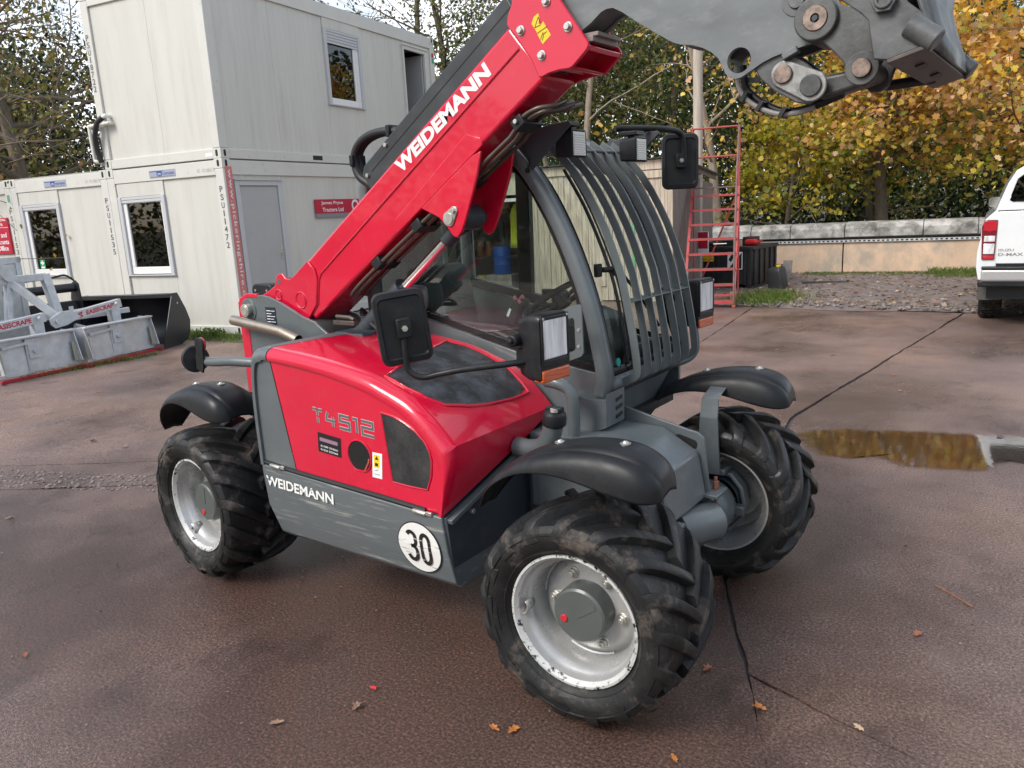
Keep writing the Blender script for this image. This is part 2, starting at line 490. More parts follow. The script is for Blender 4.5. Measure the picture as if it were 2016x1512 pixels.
# turn each wheel to its own angle so the lugs and nuts do not line up
for w, a in ((W1, 0.30), (W2, -0.55), (W3, 0.9), (W4, 0.2)):
    w.rotation_mode = 'XYZ'
    w.matrix_local = Matrix.Translation(w.location) @ Matrix.Rotation(w.rotation_euler.z, 4, 'Z') @ Matrix.Rotation(a if w in (W1, W2) else -a, 4, 'Y')

# ---- axles
for xa in (1.091, -1.091):
    mb = MB()
    mb.tube([(xa, -.36, .385), (xa, -.22, .385), (xa, -.13, .385), (xa, .13, .385), (xa, .22, .385), (xa, .36, .385)], [.085, .075, .11, .11, .075, .085], 20)
    mb.lathe([(0.0005, -.19), (.10, -.18), (.135, -.12), (.14, 0), (.10, .07)], (xa, 0, .385), (1 if xa > 0 else -1, 0, 0), 28)
    part('axle_housing', mb, GREY, .004)
for xa in (1.091, -1.091):
    for sy in (-1, 1):
        hd = .053 if xa > 0 else -.077
        mb = MB()
        mb.lathe([(.09, -.16), (.115, -.13), (.125, -.08), (.118, -.03), (.10, 0)], (xa, sy * .455, .385), (0, sy, 0), 26)
        part('axle_end_bell', mb, GREY, .003)
        # C shaped knuckle that carries the wheel and the mudguard
        mb = MB()
        R = Matrix.Rotation(hd, 3, 'Z')
        c = Vector((xa, sy * .50, .385))
        ring = [(.150, 88), (.160, 60), (.158, 30), (.155, 0), (.158, -30), (.160, -60), (.150, -88)]
        rows = []
        for (r, a) in ring:
            x = r * math.cos(math.radians(a)) * .92; z = r * math.sin(math.radians(a))
            k = r - .022
            xi = k * math.cos(math.radians(a)) * .92; zi = k * math.sin(math.radians(a))
            rows.append([c + R @ Vector((x, -.03 * sy, z)), c + R @ Vector((x, .03 * sy, z)), c + R @ Vector((xi, .03 * sy, zi)), c + R @ Vector((xi, -.03 * sy, zi))])
        mb.loft(rows, True)
        mb.box(c + R @ Vector((.0, -.035 * sy, .158)), (.12, .11, .028), R.to_3x3())
        mb.box(c + R @ Vector((.0, -.035 * sy, -.158)), (.10, .10, .026), R.to_3x3())
        mb.box(c + R @ Vector((.11, -.05 * sy, -.02)), (.07, .05, .045), R.to_3x3())
        part('steering_knuckle', mb, GREY, .006)
        mb = MB()
        mb.lathe([(.105, 0), (.112, .02), (.112, .09), (.125, .10), (.125, .115), (.06, .115)], c + Vector((0, -.02 * sy, 0)), (0, sy, 0), 24)
        part('brake_drum', mb, GREYD, .003)
        mb = MB()
        mb.cyl(c + Vector((.02, -.05 * sy, .168)), c + Vector((.02, -.05 * sy, .19)), .013, 6)
        part('knuckle_bolt', mb, RUST, .002)

# ---- mudguards, carried on the knuckles
def mudguard(loc, heading, flip, zo=0.0):
    """built for a front wheel: pointed tail behind, deep lip at the front"""
    xs = [-.43, -.395, -.33, -.23, -.12, 0, .09, .165, .217, .250, .272, .280]
    zt = [.30, .375, .455, .52, .562, .586, .592, .584, .566, .542, .505, .455]
    ze = [.295, .355, .425, .480, .500, .492, .470, .454, .446, .443, .443, .445]
    hw = [.045, .078, .100, .112, .119, .123, .124, .124, .120, .107, .083, .052]
    rows = []
    for x, a, b, h in zip(xs, zt, ze, hw):
        if flip: x = -x
        a += zo; b += zo
        row = [(-h, b), (-h * .985, b + (a - b) * .30), (-h * .90, b + (a - b) * .66), (-h * .72, a - (a - b) * .16), (-h * .58, a - (a - b) * .15), (-h * .53, a - .002), (-h * .2, a + .004), (h * .2, a + .004), (h * .53, a - .002), (h * .58, a - (a - b) * .15), (h * .72, a - (a - b) * .16), (h * .90, b + (a - b) * .66), (h * .985, b + (a - b) * .30), (h, b)]
        rows.append([(x, y, z) for y, z in row])
    mb = MB(); mb.loft(rows)
    # close the blunt end
    o = obj('mudguard', mb, FENDER, TH, smooth=60, loc=(loc[0], loc[1], WR), rotz=heading)
    md = o.modifiers.new('sub', 'SUBSURF'); md.levels = 2; md.render_levels = 2
    md = o.modifiers.new('solid', 'SOLIDIFY'); md.thickness = .007; md.offset = 1
    mb2 = MB(); e = [(xs[-1], y, z) for (x_, y, z) in rows[-1]]
    bpy.context.view_layer.update(); dg = bpy.context.evaluated_depsgraph_get(); ev = o.evaluated_get(dg)
    for bx in (-.11, .135):
        m2 = MB()
        hit, hp_, _n, _i = ev.ray_cast(Vector((bx, 0, 2)), Vector((0, 0, -1))); zz = hp_.z + .001 if hit else .57
        m2.lathe([(.0005, .010), (.007, .009), (.011, .004), (.012, .003), (.019, .002), (.019, -.002)], (bx, 0, zz), (0, 0, 1), 14)
        b = obj('mudguard_bolt', m2, STEEL, o, smooth=30)
    return o
mudguard((1.091, -.645, 0), .053, False)
mudguard((1.091, .645, 0), .053, False)
mudguard((-1.091, -.66, 0), -.077, False, .01)
mudguard((-1.091, .66, 0), -.077, False, .01)
for xa, hd in ((1.091, .053), (-1.091, -.077)):
    for sy in (-1, 1):
        R = Matrix.Rotation(hd, 3, 'Z')
        mb = MB()
        c = Vector((xa, sy * .388, 0))
        def Q(x, y, z): return c + R @ Vector((x, y * sy, z))
        for (p, q, w0, w1) in ((( .0, .0, .54), (0, .0, .80), .052, .040), ((0, .0, .80), (0, .018, .885), .040, .038), ((0, .018, .885), (0, .23, .935), .038, .036)):
            a = [Q(-w0, p[1], p[2]), Q(w0, p[1], p[2]), Q(w0, p[1] + .012, p[2] + .002), Q(-w0, p[1] + .012, p[2] + .002)]
            b = [Q(-w1, q[1], q[2]), Q(w1, q[1], q[2]), Q(w1, q[1] + .012, q[2] - .004), Q(-w1, q[1] + .012, q[2] - .004)]
            mb.add(a + b, [(0, 1, 2, 3), (7, 6, 5, 4), (0, 4, 5, 1), (1, 5, 6, 2), (2, 6, 7, 3), (3, 7, 4, 0)])
        part('mudguard_bracket', mb, GREY, .003)

# ---- chassis, nose, lower body
mb = MB()
mb.bb(-1.30, 1.05, -.20, -.16, .40, .76); mb.bb(-1.30, 1.0, .12, .16, .40, .76); mb.bb(-1.2, .95, -.16, .12, .42, .46)
part('chassis_frame', mb, GREYD)
mb = MB()      # nose cover: flat top, sloping front
top = [(.55, .835), (1.0, .815), (1.155, .728), (1.19, .53), (1.02, .50), (.55, .50)]
mb.prism(top, 'y', -.235, .135)
part('nose_cover', mb, GREY, .014, seg=3)
mb = MB()
plate = [(.70, .93), (.80, .885), (1.11, .812), (1.145, .806), (1.172, .785), (1.178, .75), (1.205, .50), (1.0, .44), (.55, .44), (.55, .93)]
for y0, y1 in ((.136, .150), (-.250, -.236)):
    low = [(.60, .800), (.72, .838), (1.0, .824), (1.160, .735), (1.198, .50), (1.0, .44), (.60, .44)]
    mb = MB(); mb.prism(plate if y0 > 0 else low, 'y', y0, y1)
    sp = part('nose_side_plate', mb, GREY, .003)
    if y0 < 0: continue
    m2 = MB(); sl = [(1.06 + .045, .766 - .010)] 
    oval = arc((1.125, .752), .021, -100, 80, 8) + arc((1.065, .768), .021, 80, 260, 8)
    m2.prism(oval, 'y', y0 - .0015, y1 + .0015)
    obj('lifting_slot', m2, INK, sp, smooth=0)
for yy_, w_ in ((.165, .12), (-.26, .10)):
    mb = MB(); mb.box((1.20, yy_, .545), (.09, w_, .016)); part('axle_mount_plate', mb, GREY, .003)
mb = MB(); mb.cyl((1.205, .19, .553), (1.205, .19, .588), .014, 6); mb.cyl((1.205, .19, .588), (1.205, .19, .606), .008, 10); mb.cyl((1.205, .19, .545), (1.205, .19, .40), .008, 8)
part('axle_mount_bolt', mb, RUST, .002)
mb = MB(); mb.lathe([(.0005, .12), (.075, .12), (.082, .11), (.082, -.12), (.0005, -.13)], (1.175, .03, .44), (.35, 1, -.08), 26); mb.cyl((1.20, .10, .45), (1.20, .17, .445), .055, 18)
part('drive_motor', mb, GREY, .003)
mb = MB(); mb.box((1.262, .105, .435), (.004, .05, .055), Matrix.Rotation(.3, 3, 'Z')); part('motor_plate', mb, mat('foil_label', (.6, .58, .55), .4, metal=.4, dirt=(.15, .1, .08), dscale=60, damt=.8, dlo=.45, dhi=.6), .0)

# side skirt (oil tank) under the hood
SKIRT = mat('skirt_grey_paint', (0.115, 0.132, 0.138), 0.36, coat=0.3, noise=0.08, nscale=6, rvar=0.08, dirt=(0.42, 0.41, 0.37), dscale=13, damt=0.75, dlo=0.56, dhi=0.70, stretch=(0.22, 1, 3.2))
mb = MB()
outer = [(-.760, .630), (-.760, .60), (-.752, .48), (-.728, .345), (-.70, .318), (-.40, .305), (-.40, .64)]
def skx(y, z): return 0
rows = []
for x, zt_ in ((-.578, .672), (-.30, .660), (.10, .642), (.505, .624)):
    row = []
    for (y, z) in outer:
        zz = z if z < .6 else zt_ + (z - .63)
        xx = x
        if x < -.5: xx = x + max(0, .50 - z) * .30
        if x > .5: xx = x + max(0, .624 - z) * .08
        row.append((xx, y, zz))
    rows.append(row)
mb.loft(rows, True)
mb.f.append(tuple(range(7))); mb.f.append(tuple(range(21, 28)))
part('side_tank', mb, SKIRT, .006, seg=3)
mb = MB()      # dark front wall behind the front wheel
fr = [(-.752, .622), (-.722, .335), (-.36, .33), (-.05, .42), (.0, .70), (-.03, .835)]
mb.prism(fr, 'x', .500, .522)
part('front_wall', mb, GREYD, .003)
mb = MB()
mb.beam((.530, -.745, .606), (.560, -.03, .858), .03, .020, (0, 0, 1))
part('hood_ledge', mb, GREY, .003)
for (y, z) in ((-.60, .60), (-.40, .655)):
    mb = MB(); mb.cyl((.52, y, z), (.534, y, z), .012, 6); part('wall_bolt', mb, STEEL, .002)
mb = MB()
mb.bb(-.57, .50, -.70, -.10, .42, .62)
part('engine_block', mb, BLACK, .01)
mb = MB()
mb.tube(smooth_poly([(-.575, -.748, .684), (-.4, -.752, .672), (-.1, -.752, .660), (.2, -.752, .648), (.42, -.750, .636)], 4), .011, 8)
part('rubber_seal', mb, HOSE, 0)
for x, z in ((-.47, .678), (.40, .630)):
    mb = MB(); mb.cyl((x - .035, -.764, z), (x + .03, -.764, z - .003), .010, 10); mb.box((x + .045, -.763, z), (.03, .012, .016)); part('hood_hinge', mb, STEEL, .002)

# ---- hood
HOODX = [-.60, -.57, -.53, -.45, -.10, .13, .25, .37, .46, .51, .566]
HOODZ = [1.05, 1.175, 1.205, 1.216, 1.186, 1.150, 1.114, 1.068, 1.008, .962, .904]
# side view of the hood: full section, and the arch it shrinks to at its outer face; the last four points fall back under the ridge
HOODA = [(-.585, .60), (-.590, .95), (-.570, 1.175), (-.53, 1.205), (-.45, 1.216), (-.10, 1.186), (.13, 1.150), (.25, 1.114), (.37, 1.068), (.46, 1.008), (.51, .962), (.566, .904), (.564, .85), (.557, .80), (.533, .71), (.505, .60)]
HOODB = [(-.575, .60), (-.578, .95), (-.556, 1.130), (-.51, 1.162), (-.45, 1.172), (-.107, 1.147), (.131, 1.104), (.24, 1.068), (.347, 1.022), (.43, .962), (.474, .915), (.512, .862), (.530, .82), (.534, .78), (.524, .71), (.503, .60)]
def hood_top(x): return interp(x, HOODX, HOODZ)
def hood_bm():
    def dense(P):
        a = smooth_poly([(x, z, 0) for x, z in P[:12]], 4); b = smooth_poly([(x, z, 0) for x, z in P[11:]], 4)
        return [(p[0], p[1]) for p in a + b[1:]]
    A, B = dense(HOODA), dense(HOODB); n = len(A)
    C = []
    for (x, z) in B:
        d = Vector((0 - x, .84 - z)); d.normalize(); C.append((x + d.x * .016, z + d.y * .016))
    rows = [(A, -.065), (A, -.35), (A, -.705)]
    for k in range(1, 6):
        a = math.radians(18 * k); f = 1 - math.cos(a)
        rows.append(([(p[0] + (q[0] - p[0]) * f, p[1] + (q[1] - p[1]) * f) for p, q in zip(A, B)], -.705 - .060 * math.sin(a)))
    rows += [(C, -.762), ([(x, z) for x, z in C], -.750)]
    bm = bmesh.new(); V = [[bm.verts.new((x, y, z)) for x, z in pr] for pr, y in rows]
    for r0, r1 in zip(V[:-1], V[1:]):
        for i in range(n): bm.faces.new((r0[i], r0[(i + 1) % n], r1[(i + 1) % n], r1[i]))
    bm.faces.new(V[0][::-1]); bm.faces.new(V[-1])
    bmesh.ops.recalc_face_normals(bm, faces=bm.faces)
    # sloping underside
    no = Vector((.040, -.387, 1)).normalized()
    bmesh.ops.bisect_plane(bm, geom=bm.verts[:] + bm.edges[:] + bm.faces[:], plane_co=(.50, -.765, .628), plane_no=no, clear_inner=True)
    return bm
def cutgrey(bm, keep_front):
    co = Vector((-.452 + (.003 if keep_front else -.003), -.76, 1.215)); no = Vector((1, -0.12, .20)).normalized()
    bmesh.ops.bisect_plane(bm, geom=bm.verts[:] + bm.edges[:] + bm.faces[:], plane_co=co, plane_no=no, clear_inner=keep_front, clear_outer=not keep_front)
for nm, keep, m in (('hood', True, RED), ('hood_rear_corner', False, GREY)):
    bm = hood_bm(); cutgrey(bm, keep)
    bmesh.ops.triangulate(bm, faces=[f for f in bm.faces if len(f.verts) > 8])
    me = bpy.data.meshes.new(nm); bm.to_mesh(me); bm.free()
    me.materials.append(m); finish(me, 40)
    o = bpy.data.objects.new(nm, me); COL.objects.link(o); o.parent = TH

# mesh grilles
def mesh_mat(name, dust, amt):
    m = bpy.data.materials.new(name); m.use_nodes = True; nt = m.node_tree; b = nt.nodes['Principled BSDF']
    tc = nt.nodes.new('ShaderNodeTexCoord')
    v = nt.nodes.new('ShaderNodeTexVoronoi'); v.inputs['Scale'].default_value = 240; v.inputs['Randomness'].default_value = .25
    nt.links.new(tc.outputs['Object'], v.inputs['Vector'])
    r = nt.nodes.new('ShaderNodeValToRGB'); r.color_ramp.elements[0].position = .30; r.color_ramp.elements[1].position = .55
    r.color_ramp.elements[0].color = (.002, .002, .003, 1); r.color_ramp.elements[1].color = (.022, .023, .025, 1)
    nt.links.new(v.outputs['Distance'], r.inputs['Fac'])
    n = nt.nodes.new('ShaderNodeTexNoise'); n.inputs['Scale'].default_value = 9; n.inputs['Detail'].default_value = 8; n.inputs['Roughness'].default_value = .7
    nt.links.new(tc.outputs['Object'], n.inputs['Vector'])
    r2 = nt.nodes.new('ShaderNodeValToRGB'); r2.color_ramp.elements[0].position = .42; r2.color_ramp.elements[1].position = .75; r2.color_ramp.elements[1].color = (amt, amt, amt, 1)
    nt.links.new(n.outputs['Fac'], r2.inputs['Fac'])
    mul = nt.nodes.new('ShaderNodeMath'); mul.operation = 'MULTIPLY'; nt.links.new(r2.outputs['Color'], mul.inputs[0]); nt.links.new(v.outputs['Distance'], mul.inputs[1])
    mx = nt.nodes.new('ShaderNodeMixRGB'); mx.inputs['Color2'].default_value = (*dust, 1)
    nt.links.new(mul.outputs[0], mx.inputs['Fac']); nt.links.new(r.outputs['Color'], mx.inputs['Color1'])
    nt.links.new(mx.outputs['Color'], b.inputs['Base Color']); b.inputs['Roughness'].default_value = .55
    bp = nt.nodes.new('ShaderNodeBump'); bp.inputs['Strength'].default_value = .6; bp.inputs['Distance'].default_value = .003
    nt.links.new(v.outputs['Distance'], bp.inputs['Height']); nt.links.new(bp.outputs['Normal'], b.inputs['Normal'])
    return m
MESHT = mesh_mat('hood_mesh', (.22, .25, .31), .8); MESHS = mesh_mat('side_mesh', (.20, .19, .17), .45)
outl = [(.028, -.115), (.11, -.41), (.200, -.690), (.30, -.692), (.385, -.672), (.44, -.62), (.472, -.52), (.490, -.40), (.500, -.26), (.498, -.145), (.38, -.118), (.20, -.105)]
def gy(x, lower):
    ys = []
    for i in range(len(outl)):
        a = outl[i]; b = outl[(i + 1) % len(outl)]
        if (a[0] - x) * (b[0] - x) <= 0 and a[0] != b[0]:
            ys.append(a[1] + (b[1] - a[1]) * (x - a[0]) / (b[0] - a[0]))
    return (min(ys) if lower else max(ys)) if ys else -.3
rows = []
for i in range(26):
    x = .0285 + (.4995 - .0285) * i / 25
    y0, y1 = gy(x, True), gy(x, False)
    rows.append([(x, y0 + (y1 - y0) * k / 6, hood_top(x) + .0035) for k in range(7)])
mb = MB(); mb.loft(rows)
g = part('engine_mesh', mb, MESHT, 0, smooth=60)
mb = MB()
loop = [Vector((x, y, hood_top(x) + .003)) for x, y in outl]; loop.append(loop[0])
dense = []
for a, b in zip(loop[:-1], loop[1:]):
    for k in range(6):
        p = a.lerp(b, k / 6); dense.append((p.x, p.y, hood_top(p.x) + .003))
dense.append(dense[0])
mb.tube(dense, .007, 8); part('mesh_surround', mb, RED, 0)
sg = [(.221, 1.003), (.285, .995), (.341, .976), (.395, .950), (.439, .915), (.462, .878), (.470, .842), (.462, .78), (.438, .722), (.34, .720), (.253, .724)]
mb = MB(); mb.prism(sg, 'y', -.7525, -.742); part('side_mesh_panel', mb, MESHS, .0)
mb = MB(); lp = [(x, -.7515, z) for x, z in sg]; lp.append(lp[0]); mb.tube(lp, .004, 6); part('side_mesh_surround', mb, RED, 0)
mb = MB(); mb.prism([(.075 + .066 * math.cos(a) * (1 if math.cos(a) < 0 else 1.0), .803 + .066 * max(-.92, min(1, math.sin(a) * 1.05))) for a in [i * math.pi / 12 for i in range(24)]], 'y', -.7520, -.742)
hl = part('fuel_tap_opening', mb, mat('dark_hole', (.006, .006, .006), .9), 0)
mb = MB(); mb.tube([(.10, -.752, .745), (.115, -.754, .765), (.128, -.754, .785), (.13, -.752, .80)], .004, 6); part('red_lead', mb, mat('lead_red', (.5, .12, .07), .5), 0)
mb = MB(); lp = [(.075 + .068 * math.cos(i * math.pi / 12), -.752, .803 + .068 * max(-.92, math.sin(i * math.pi / 12))) for i in range(25)]; mb.tube(lp, .004, 6); part('opening_rim', mb, RED, 0)

# lettering and stickers on the side
YS = -.7605
MODEL = [[(0, 1), (.30, 1)], [(.42, 1), (.72, 1)], [(.36, .94), (.36, .56)], [(.36, .44), (.36, 0)],
         [(1.12, 1), (1.00, .62), (1.00, .42), (1.62, .42)], [(1.46, .72), (1.46, .54)], [(1.46, .30), (1.46, 0)],
         [(2.62, 1), (1.98, 1), (1.98, .58), (2.62, .58), (2.62, .06), (1.90, .06)], [(2.86, 1), (3.14, 1), (3.14, 0)],
         [(3.46, 1), (4.22, 1), (4.22, .56), (3.50, .56), (3.50, .04), (4.28, .04)]]
MS = [[(x * .0845, y * .058) for x, y in l] for l in MODEL]
strokes('model_outline', MS, .0150, mat('print_edge', (.62, .60, .60), .45), TH, (-.190, YS + .0100, .917), (1, 0, -.067), (.02, 0, 1), .0004)
strokes('model_lettering', MS, .0115, PRINTGREY, TH, (-.190, YS + .0100, .917), (1, 0, -.067), (.02, 0, 1), .0010)
text('brand_lettering', 'WEIDEMANN', WHITEWORN, TH, (-.556, -.7615, .577), (1, 0, -.030), (.02, 0.03, 1), .046, .452, bold=.028)
mb = MB(); mb.prism([(-.171, .874), (-.030, .862), (-.037, .778), (-.178, .788)], 'y', -.7515, -.7505)
st = part('dealer_sticker', mb, mat('sticker_black', (.012, .011, .013), .3), 0)
mb = MB(); mb.prism([(-.160, .853), (-.050, .844), (-.052, .828), (-.162, .837)], 'y', -.7523, -.7518); obj('sticker_band', mb, mat('sticker_mauve', (.30, .17, .24), .4), st)
text('phone_number', '01789 574561', WHITE, st, (-.158, -.7520, .812), (1, 0, -.085), (0, 0, 1), .0085, .105, bold=.01)
text('phone_number', '01234 257544', WHITE, st, (-.160, -.7520, .796), (1, 0, -.085), (0, 0, 1), .0085, .105, bold=.01)
mb = MB(); mb.prism([(.152, .831), (.206, .831), (.194, .724), (.140, .725)], 'y', -.7515, -.7505); st = part('warning_label', mb, WHITE, 0)
mb = MB(); mb.prism([(.160, .823), (.190, .822), (.184, .768), (.155, .769)], 'y', -.7523, -.7517); obj('label_panel', mb, YEL, st)
mb = MB(); mb.prism([(.164, .803), (.184, .802), (.175, .818)], 'y', -.7529, -.7525); obj('warning_triangle', mb, INK, st)
mb = MB(); mb.prism([(.163, .789), (.180, .788), (.178, .775), (.161, .776)], 'y', -.7529, -.7525); obj('manual_symbol', mb, INK, st)
mb = MB()
mb.prism([(.154, .742), (.184, .741), (.184, .739), (.154, .740)], 'y', -.7529, -.7525); mb.prism([(.158, .757), (.178, .762), (.178, .760), (.158, .755)], 'y', -.7529, -.7525); obj('label_drawing', mb, PRINTGREY, st)
# speed disc: 30
def disc(name, c, r, y, m, parent, n=40):
    mb = MB(); mb.prism([(c[0] + r * math.cos(2 * math.pi * i / n), c[1] + r * math.sin(2 * math.pi * i / n)) for i in range(n)], 'y', y - .0005, y); return obj(name, mb, m, parent, smooth=0)
tank_tilt = (0, .09, 1)
def on_tank(x, z): return -.7535 - .0025 - max(0, z - .48) * .055 + max(0, .48 - z) * .165
SPWHITE = mat('speed_disc_white', (0.78, 0.77, 0.73), 0.45, dirt=(0.12, .12, .11), dscale=20, damt=.8, dlo=.60, dhi=.64, stretch=(0.3, 1, 3))
sd = empty('speed_disc', (.371, 0, 0), 0, TH)
def tank_disc(name, r, off, m):
    mb = MB(); n = 48; vs = []
    for i in range(n):
        a = 2 * math.pi * i / n; x = r * math.cos(a); z = .472 + r * .965 * math.sin(a); vs.append((x, on_tank(x, z) - off, z))
    c = (0, on_tank(0, .472) - off, .472)
    k = [c] + vs
    # ring between centre line rows keeps to the bent plate
    mb.add(k, [(0, i + 1, (i + 1) % n + 1) for i in range(n)]); return obj(name, mb, m, sd, smooth=0)
tank_disc('disc_rim', .1145, .0006, INK); tank_disc('disc_face', .1095, .0012, SPWHITE)
WINK = mat('worn_ink', (0.012, .012, .012), .5, dirt=(.7, .69, .65), dscale=24, damt=.9, dlo=.60, dhi=.64, stretch=(.3, 1, 3))
def _arc(cx, cy, rx, ry, a0, a1, n=12): return [(cx + rx * math.cos(math.radians(a0 + (a1 - a0) * k / n)), cy + ry * math.sin(math.radians(a0 + (a1 - a0) * k / n))) for k in range(n + 1)]
three = _arc(-.036, .104, .022, .026, 150, -20, 10) + [(-.0125, .090)] + _arc(-.034, .088, .020, .020, -10, -80, 5) + [(-.040, .0685)]
three2 = [(-.042, .0685)] + _arc(-.034, .046, .022, .0225, 85, 0, 6) + _arc(-.036, .034, .0235, .026, 0, -165, 10)
zero = _arc(.036, .098, .021, .031, 180, 0, 12) + _arc(.036, .036, .021, .031, 0, -180, 12) + [(.015, .098)]
strokes('speed_number', [three, three2, zero], .0165, WINK, sd, (0, on_tank(0, .402) - .0060, .406), (1, 0, 0), (0, -.100, 1), .0006)

# ---- fuel filler
mb = MB(); mb.tube(smooth_poly([(.57, -.34, .800), (.64, -.35, .800), (.705, -.355, .820), (.742, -.356, .865), (.760, -.356, .918)], 5), .040, 18); part('fuel_neck', mb, GREY, 0)
ax = Vector((.12, -.05, 1)).normalized()
mb = MB(); mb.lathe([(.0005, .062), (.030, .062), (.044, .050), (.048, .030), (.048, .005), (.044, 0), (.0005, 0)], (.763, -.356, .918), ax, 26); mb.box(Vector((.763, -.356, .918)) + ax * .066, (.07, .03, .018)); fc = part('fuel_cap', mb, BLACK, .003)
mb = MB(); mb.lathe([(.0005, .010), (.016, .010), (.018, .0), (.0005, 0)], Vector((.772, -.372, .921)) + ax * .058, ax, 18); obj('cap_lock', mb, STEEL, fc)
mb = MB(); mb.cyl((.70, -.22, .80), (.70, -.24, .80), .016, 6); mb.cyl((.84, -.23, .80), (.84, -.262, .80), .018, 6); part('nose_bolt', mb, STEEL, .002)

# ---- rear boom tower, exhaust, rear lamp
mb = MB()
rb = [(-1.215, 1.33), (-1.19, 1.36), (-1.13, 1.39), (-1.06, 1.392), (-1.0, 1.40), (-1.0, .70), (-1.215, .70)]
for y0, y1 in ((-.345, -.325), (-.065, -.045)):
    mb.prism([(-1.212, 1.32), (-1.195, 1.365), (-1.13, 1.392), (-1.05, 1.392), (-1.04, 1.37), (-1.13, 1.37), (-1.14, 1.35), (-1.14, .75), (-1.212, .75)], 'y', y0, y1)
mb.bb(-1.218, -1.17, -.340, -.050, .70, 1.345)
part('boom_tower', mb, RED, .004)
mb = MB()
bk = [(-1.165, 1.372), (-1.02, 1.385), (-.95, 1.378), (-.86, 1.350), (-.78, 1.318), (-.70, 1.285), (-.62, 1.265), (-.45, 1.16), (-.45, .80), (-1.165, .80)]
for y0, y1 in ((-.342, -.327), (-.063, -.048)):
    mb.prism(bk, 'y', y0, y1)
part('boom_bracket', mb, GREY, .003)
mb = MB(); mb.lathe([(.0005, -.002), (.040, -.002), (.060, -.004), (.064, .012), (.064, .02)], (-1.125, -.343, 1.305), (0, 1, 0), 30); bs = part('pivot_boss', mb, GREY, .002)
mb = MB(); mb.cyl((-1.125, -.345, 1.305), (-1.125, -.372, 1.305), .034, 24); mb.cyl((-1.125, -.372, 1.305), (-1.125, -.375, 1.305), .026, 24); obj('pivot_pin', mb, STEEL, bs, bevel=.003)
mb = MB(); mb.prism([(-.985, 1.325), (-.905, 1.325), (-.905, 1.220), (-.985, 1.220)], 'y', -.3440, -.3430); ip = part('type_plate', mb, mat('type_plate_blue', (.025, .032, .055), .35, metal=.3), 0)
for k in range(6):
    w = [.06, .035, .06, .05, .06, .045][k]; mb = MB(); mb.bb(-.978, -.978 + w * .5, -.3446, -.3442, 1.305 - k * .014, 1.309 - k * .014); mb.bb(-.978 + w * .55, -.978 + w * 1.1, -.3446, -.3442, 1.305 - k * .014, 1.308 - k * .014); obj('plate_line', mb, WHITE, ip, smooth=0)
mb = MB(); mb.tube([(-1.19, -.40, 1.258), (-.80, -.40, 1.216), (-.68, -.40, 1.18)], .026, 20, caps=False); mb.tube([(-1.188, -.40, 1.258), (-.80, -.40, 1.216)], .023, 20, caps=False)
part('exhaust_pipe', mb, EXH, 0)
mb = MB(); mb.tube(smooth_poly([(-.56, -.70, 1.13), (-.72, -.74, 1.135), (-.86, -.75, 1.125), (-.97, -.75, 1.122)], 5), .022, 14); part('lamp_arm', mb, GREY, 0)
mb = MB(); mb.lathe([(.0005, -.022), (.046, -.022), (.060, -.014), (.066, 0), (.060, .014), (.0005, .016)], (-1.02, -.745, 1.128), (.85, -.25, .1), 28); part('rear_lamp', mb, BLACK, 0)
mb = MB()
pl = arc((-.93, 1.205), .034, -40, 220, 12) + [(-.968, 1.15), (-.975, 1.09), (-.93, 1.07), (-.915, 1.10), (-.905, 1.15)]
mb.prism(pl, 'y', -.775, -.765); part('lamp_plate', mb, BLACK, .002)
mb = MB(); mb.prism(arc((-.935, 1.205), .033, 0, 360, 20), 'y', -.764, -.752); part('rear_reflector', mb, mat('reflector_red', (.5, .05, .05), .25), .002)
mb = MB(); pr = rrect(-1.34, -1.16, 1.33, 1.42, .035); mb.prism(pr, 'y', -.16, -.08); bc = part('rear_work_lamp', mb, BLACK, .008)
for x in (-1.30, -1.20):
    mb = MB(); mb.cyl((x, -.162, 1.385), (x, -.166, 1.385), .007, 8); obj('lamp_screw', mb, STEEL, bc)
mb = MB(); mb.bb(-1.27, -1.23, -.14, -.10, 1.24, 1.34); part('work_lamp_stand', mb, BLACK)
mb = MB(); mb.bb(-1.30, -.60, -.30, .70, .55, 1.0); part('counterweight', mb, GREYD, .03, seg=3)

# ---- boom
D = Vector((.832, 0, .555)); N = Vector((-.555, 0, .832))
B0 = Vector((-.797, 0, 1.471))                      # on the upper edge of the outer boom
def bp(u, v):                                       # along, across -> (x, z)
    p = B0 + D * u + N * v; return (p.x, p.z)
mb = MB(); mb.prism([bp(0, 0), bp(1.68, 0), bp(1.70, -.25), bp(0, -.25)], 'y', -.300, -.090)
part('outer_boom', mb, RED, .014, seg=3)
BD = mat('boom_weld', (0.50, 0.012, 0.035), 0.35, bump=.6, bscale=90)
mb = MB(); mb.tube([(x, -.3005, z) for x, z in [(.640, 2.318), (-.468, 1.569), (-.580, 1.492), (-.600, 1.46), (-.622, 1.345), (-.68, 1.29)]], .0055, 6); part('weld_seam', mb, BD, 0)
mb = MB()
tail = [(-.780, 1.478), (-.815, 1.464), (-.838, 1.470), (-.862, 1.492), (-.885, 1.494), (-.910, 1.478), (-.930, 1.432), (-.985, 1.404), (-1.06, 1.375), (-1.15, 1.345), (-1.18, 1.30), (-1.15, 1.25), (-1.08, 1.235), (-.70, 1.262), (-.625, 1.345), (-.602, 1.462), (-.62, 1.52), (-.66, 1.555)]
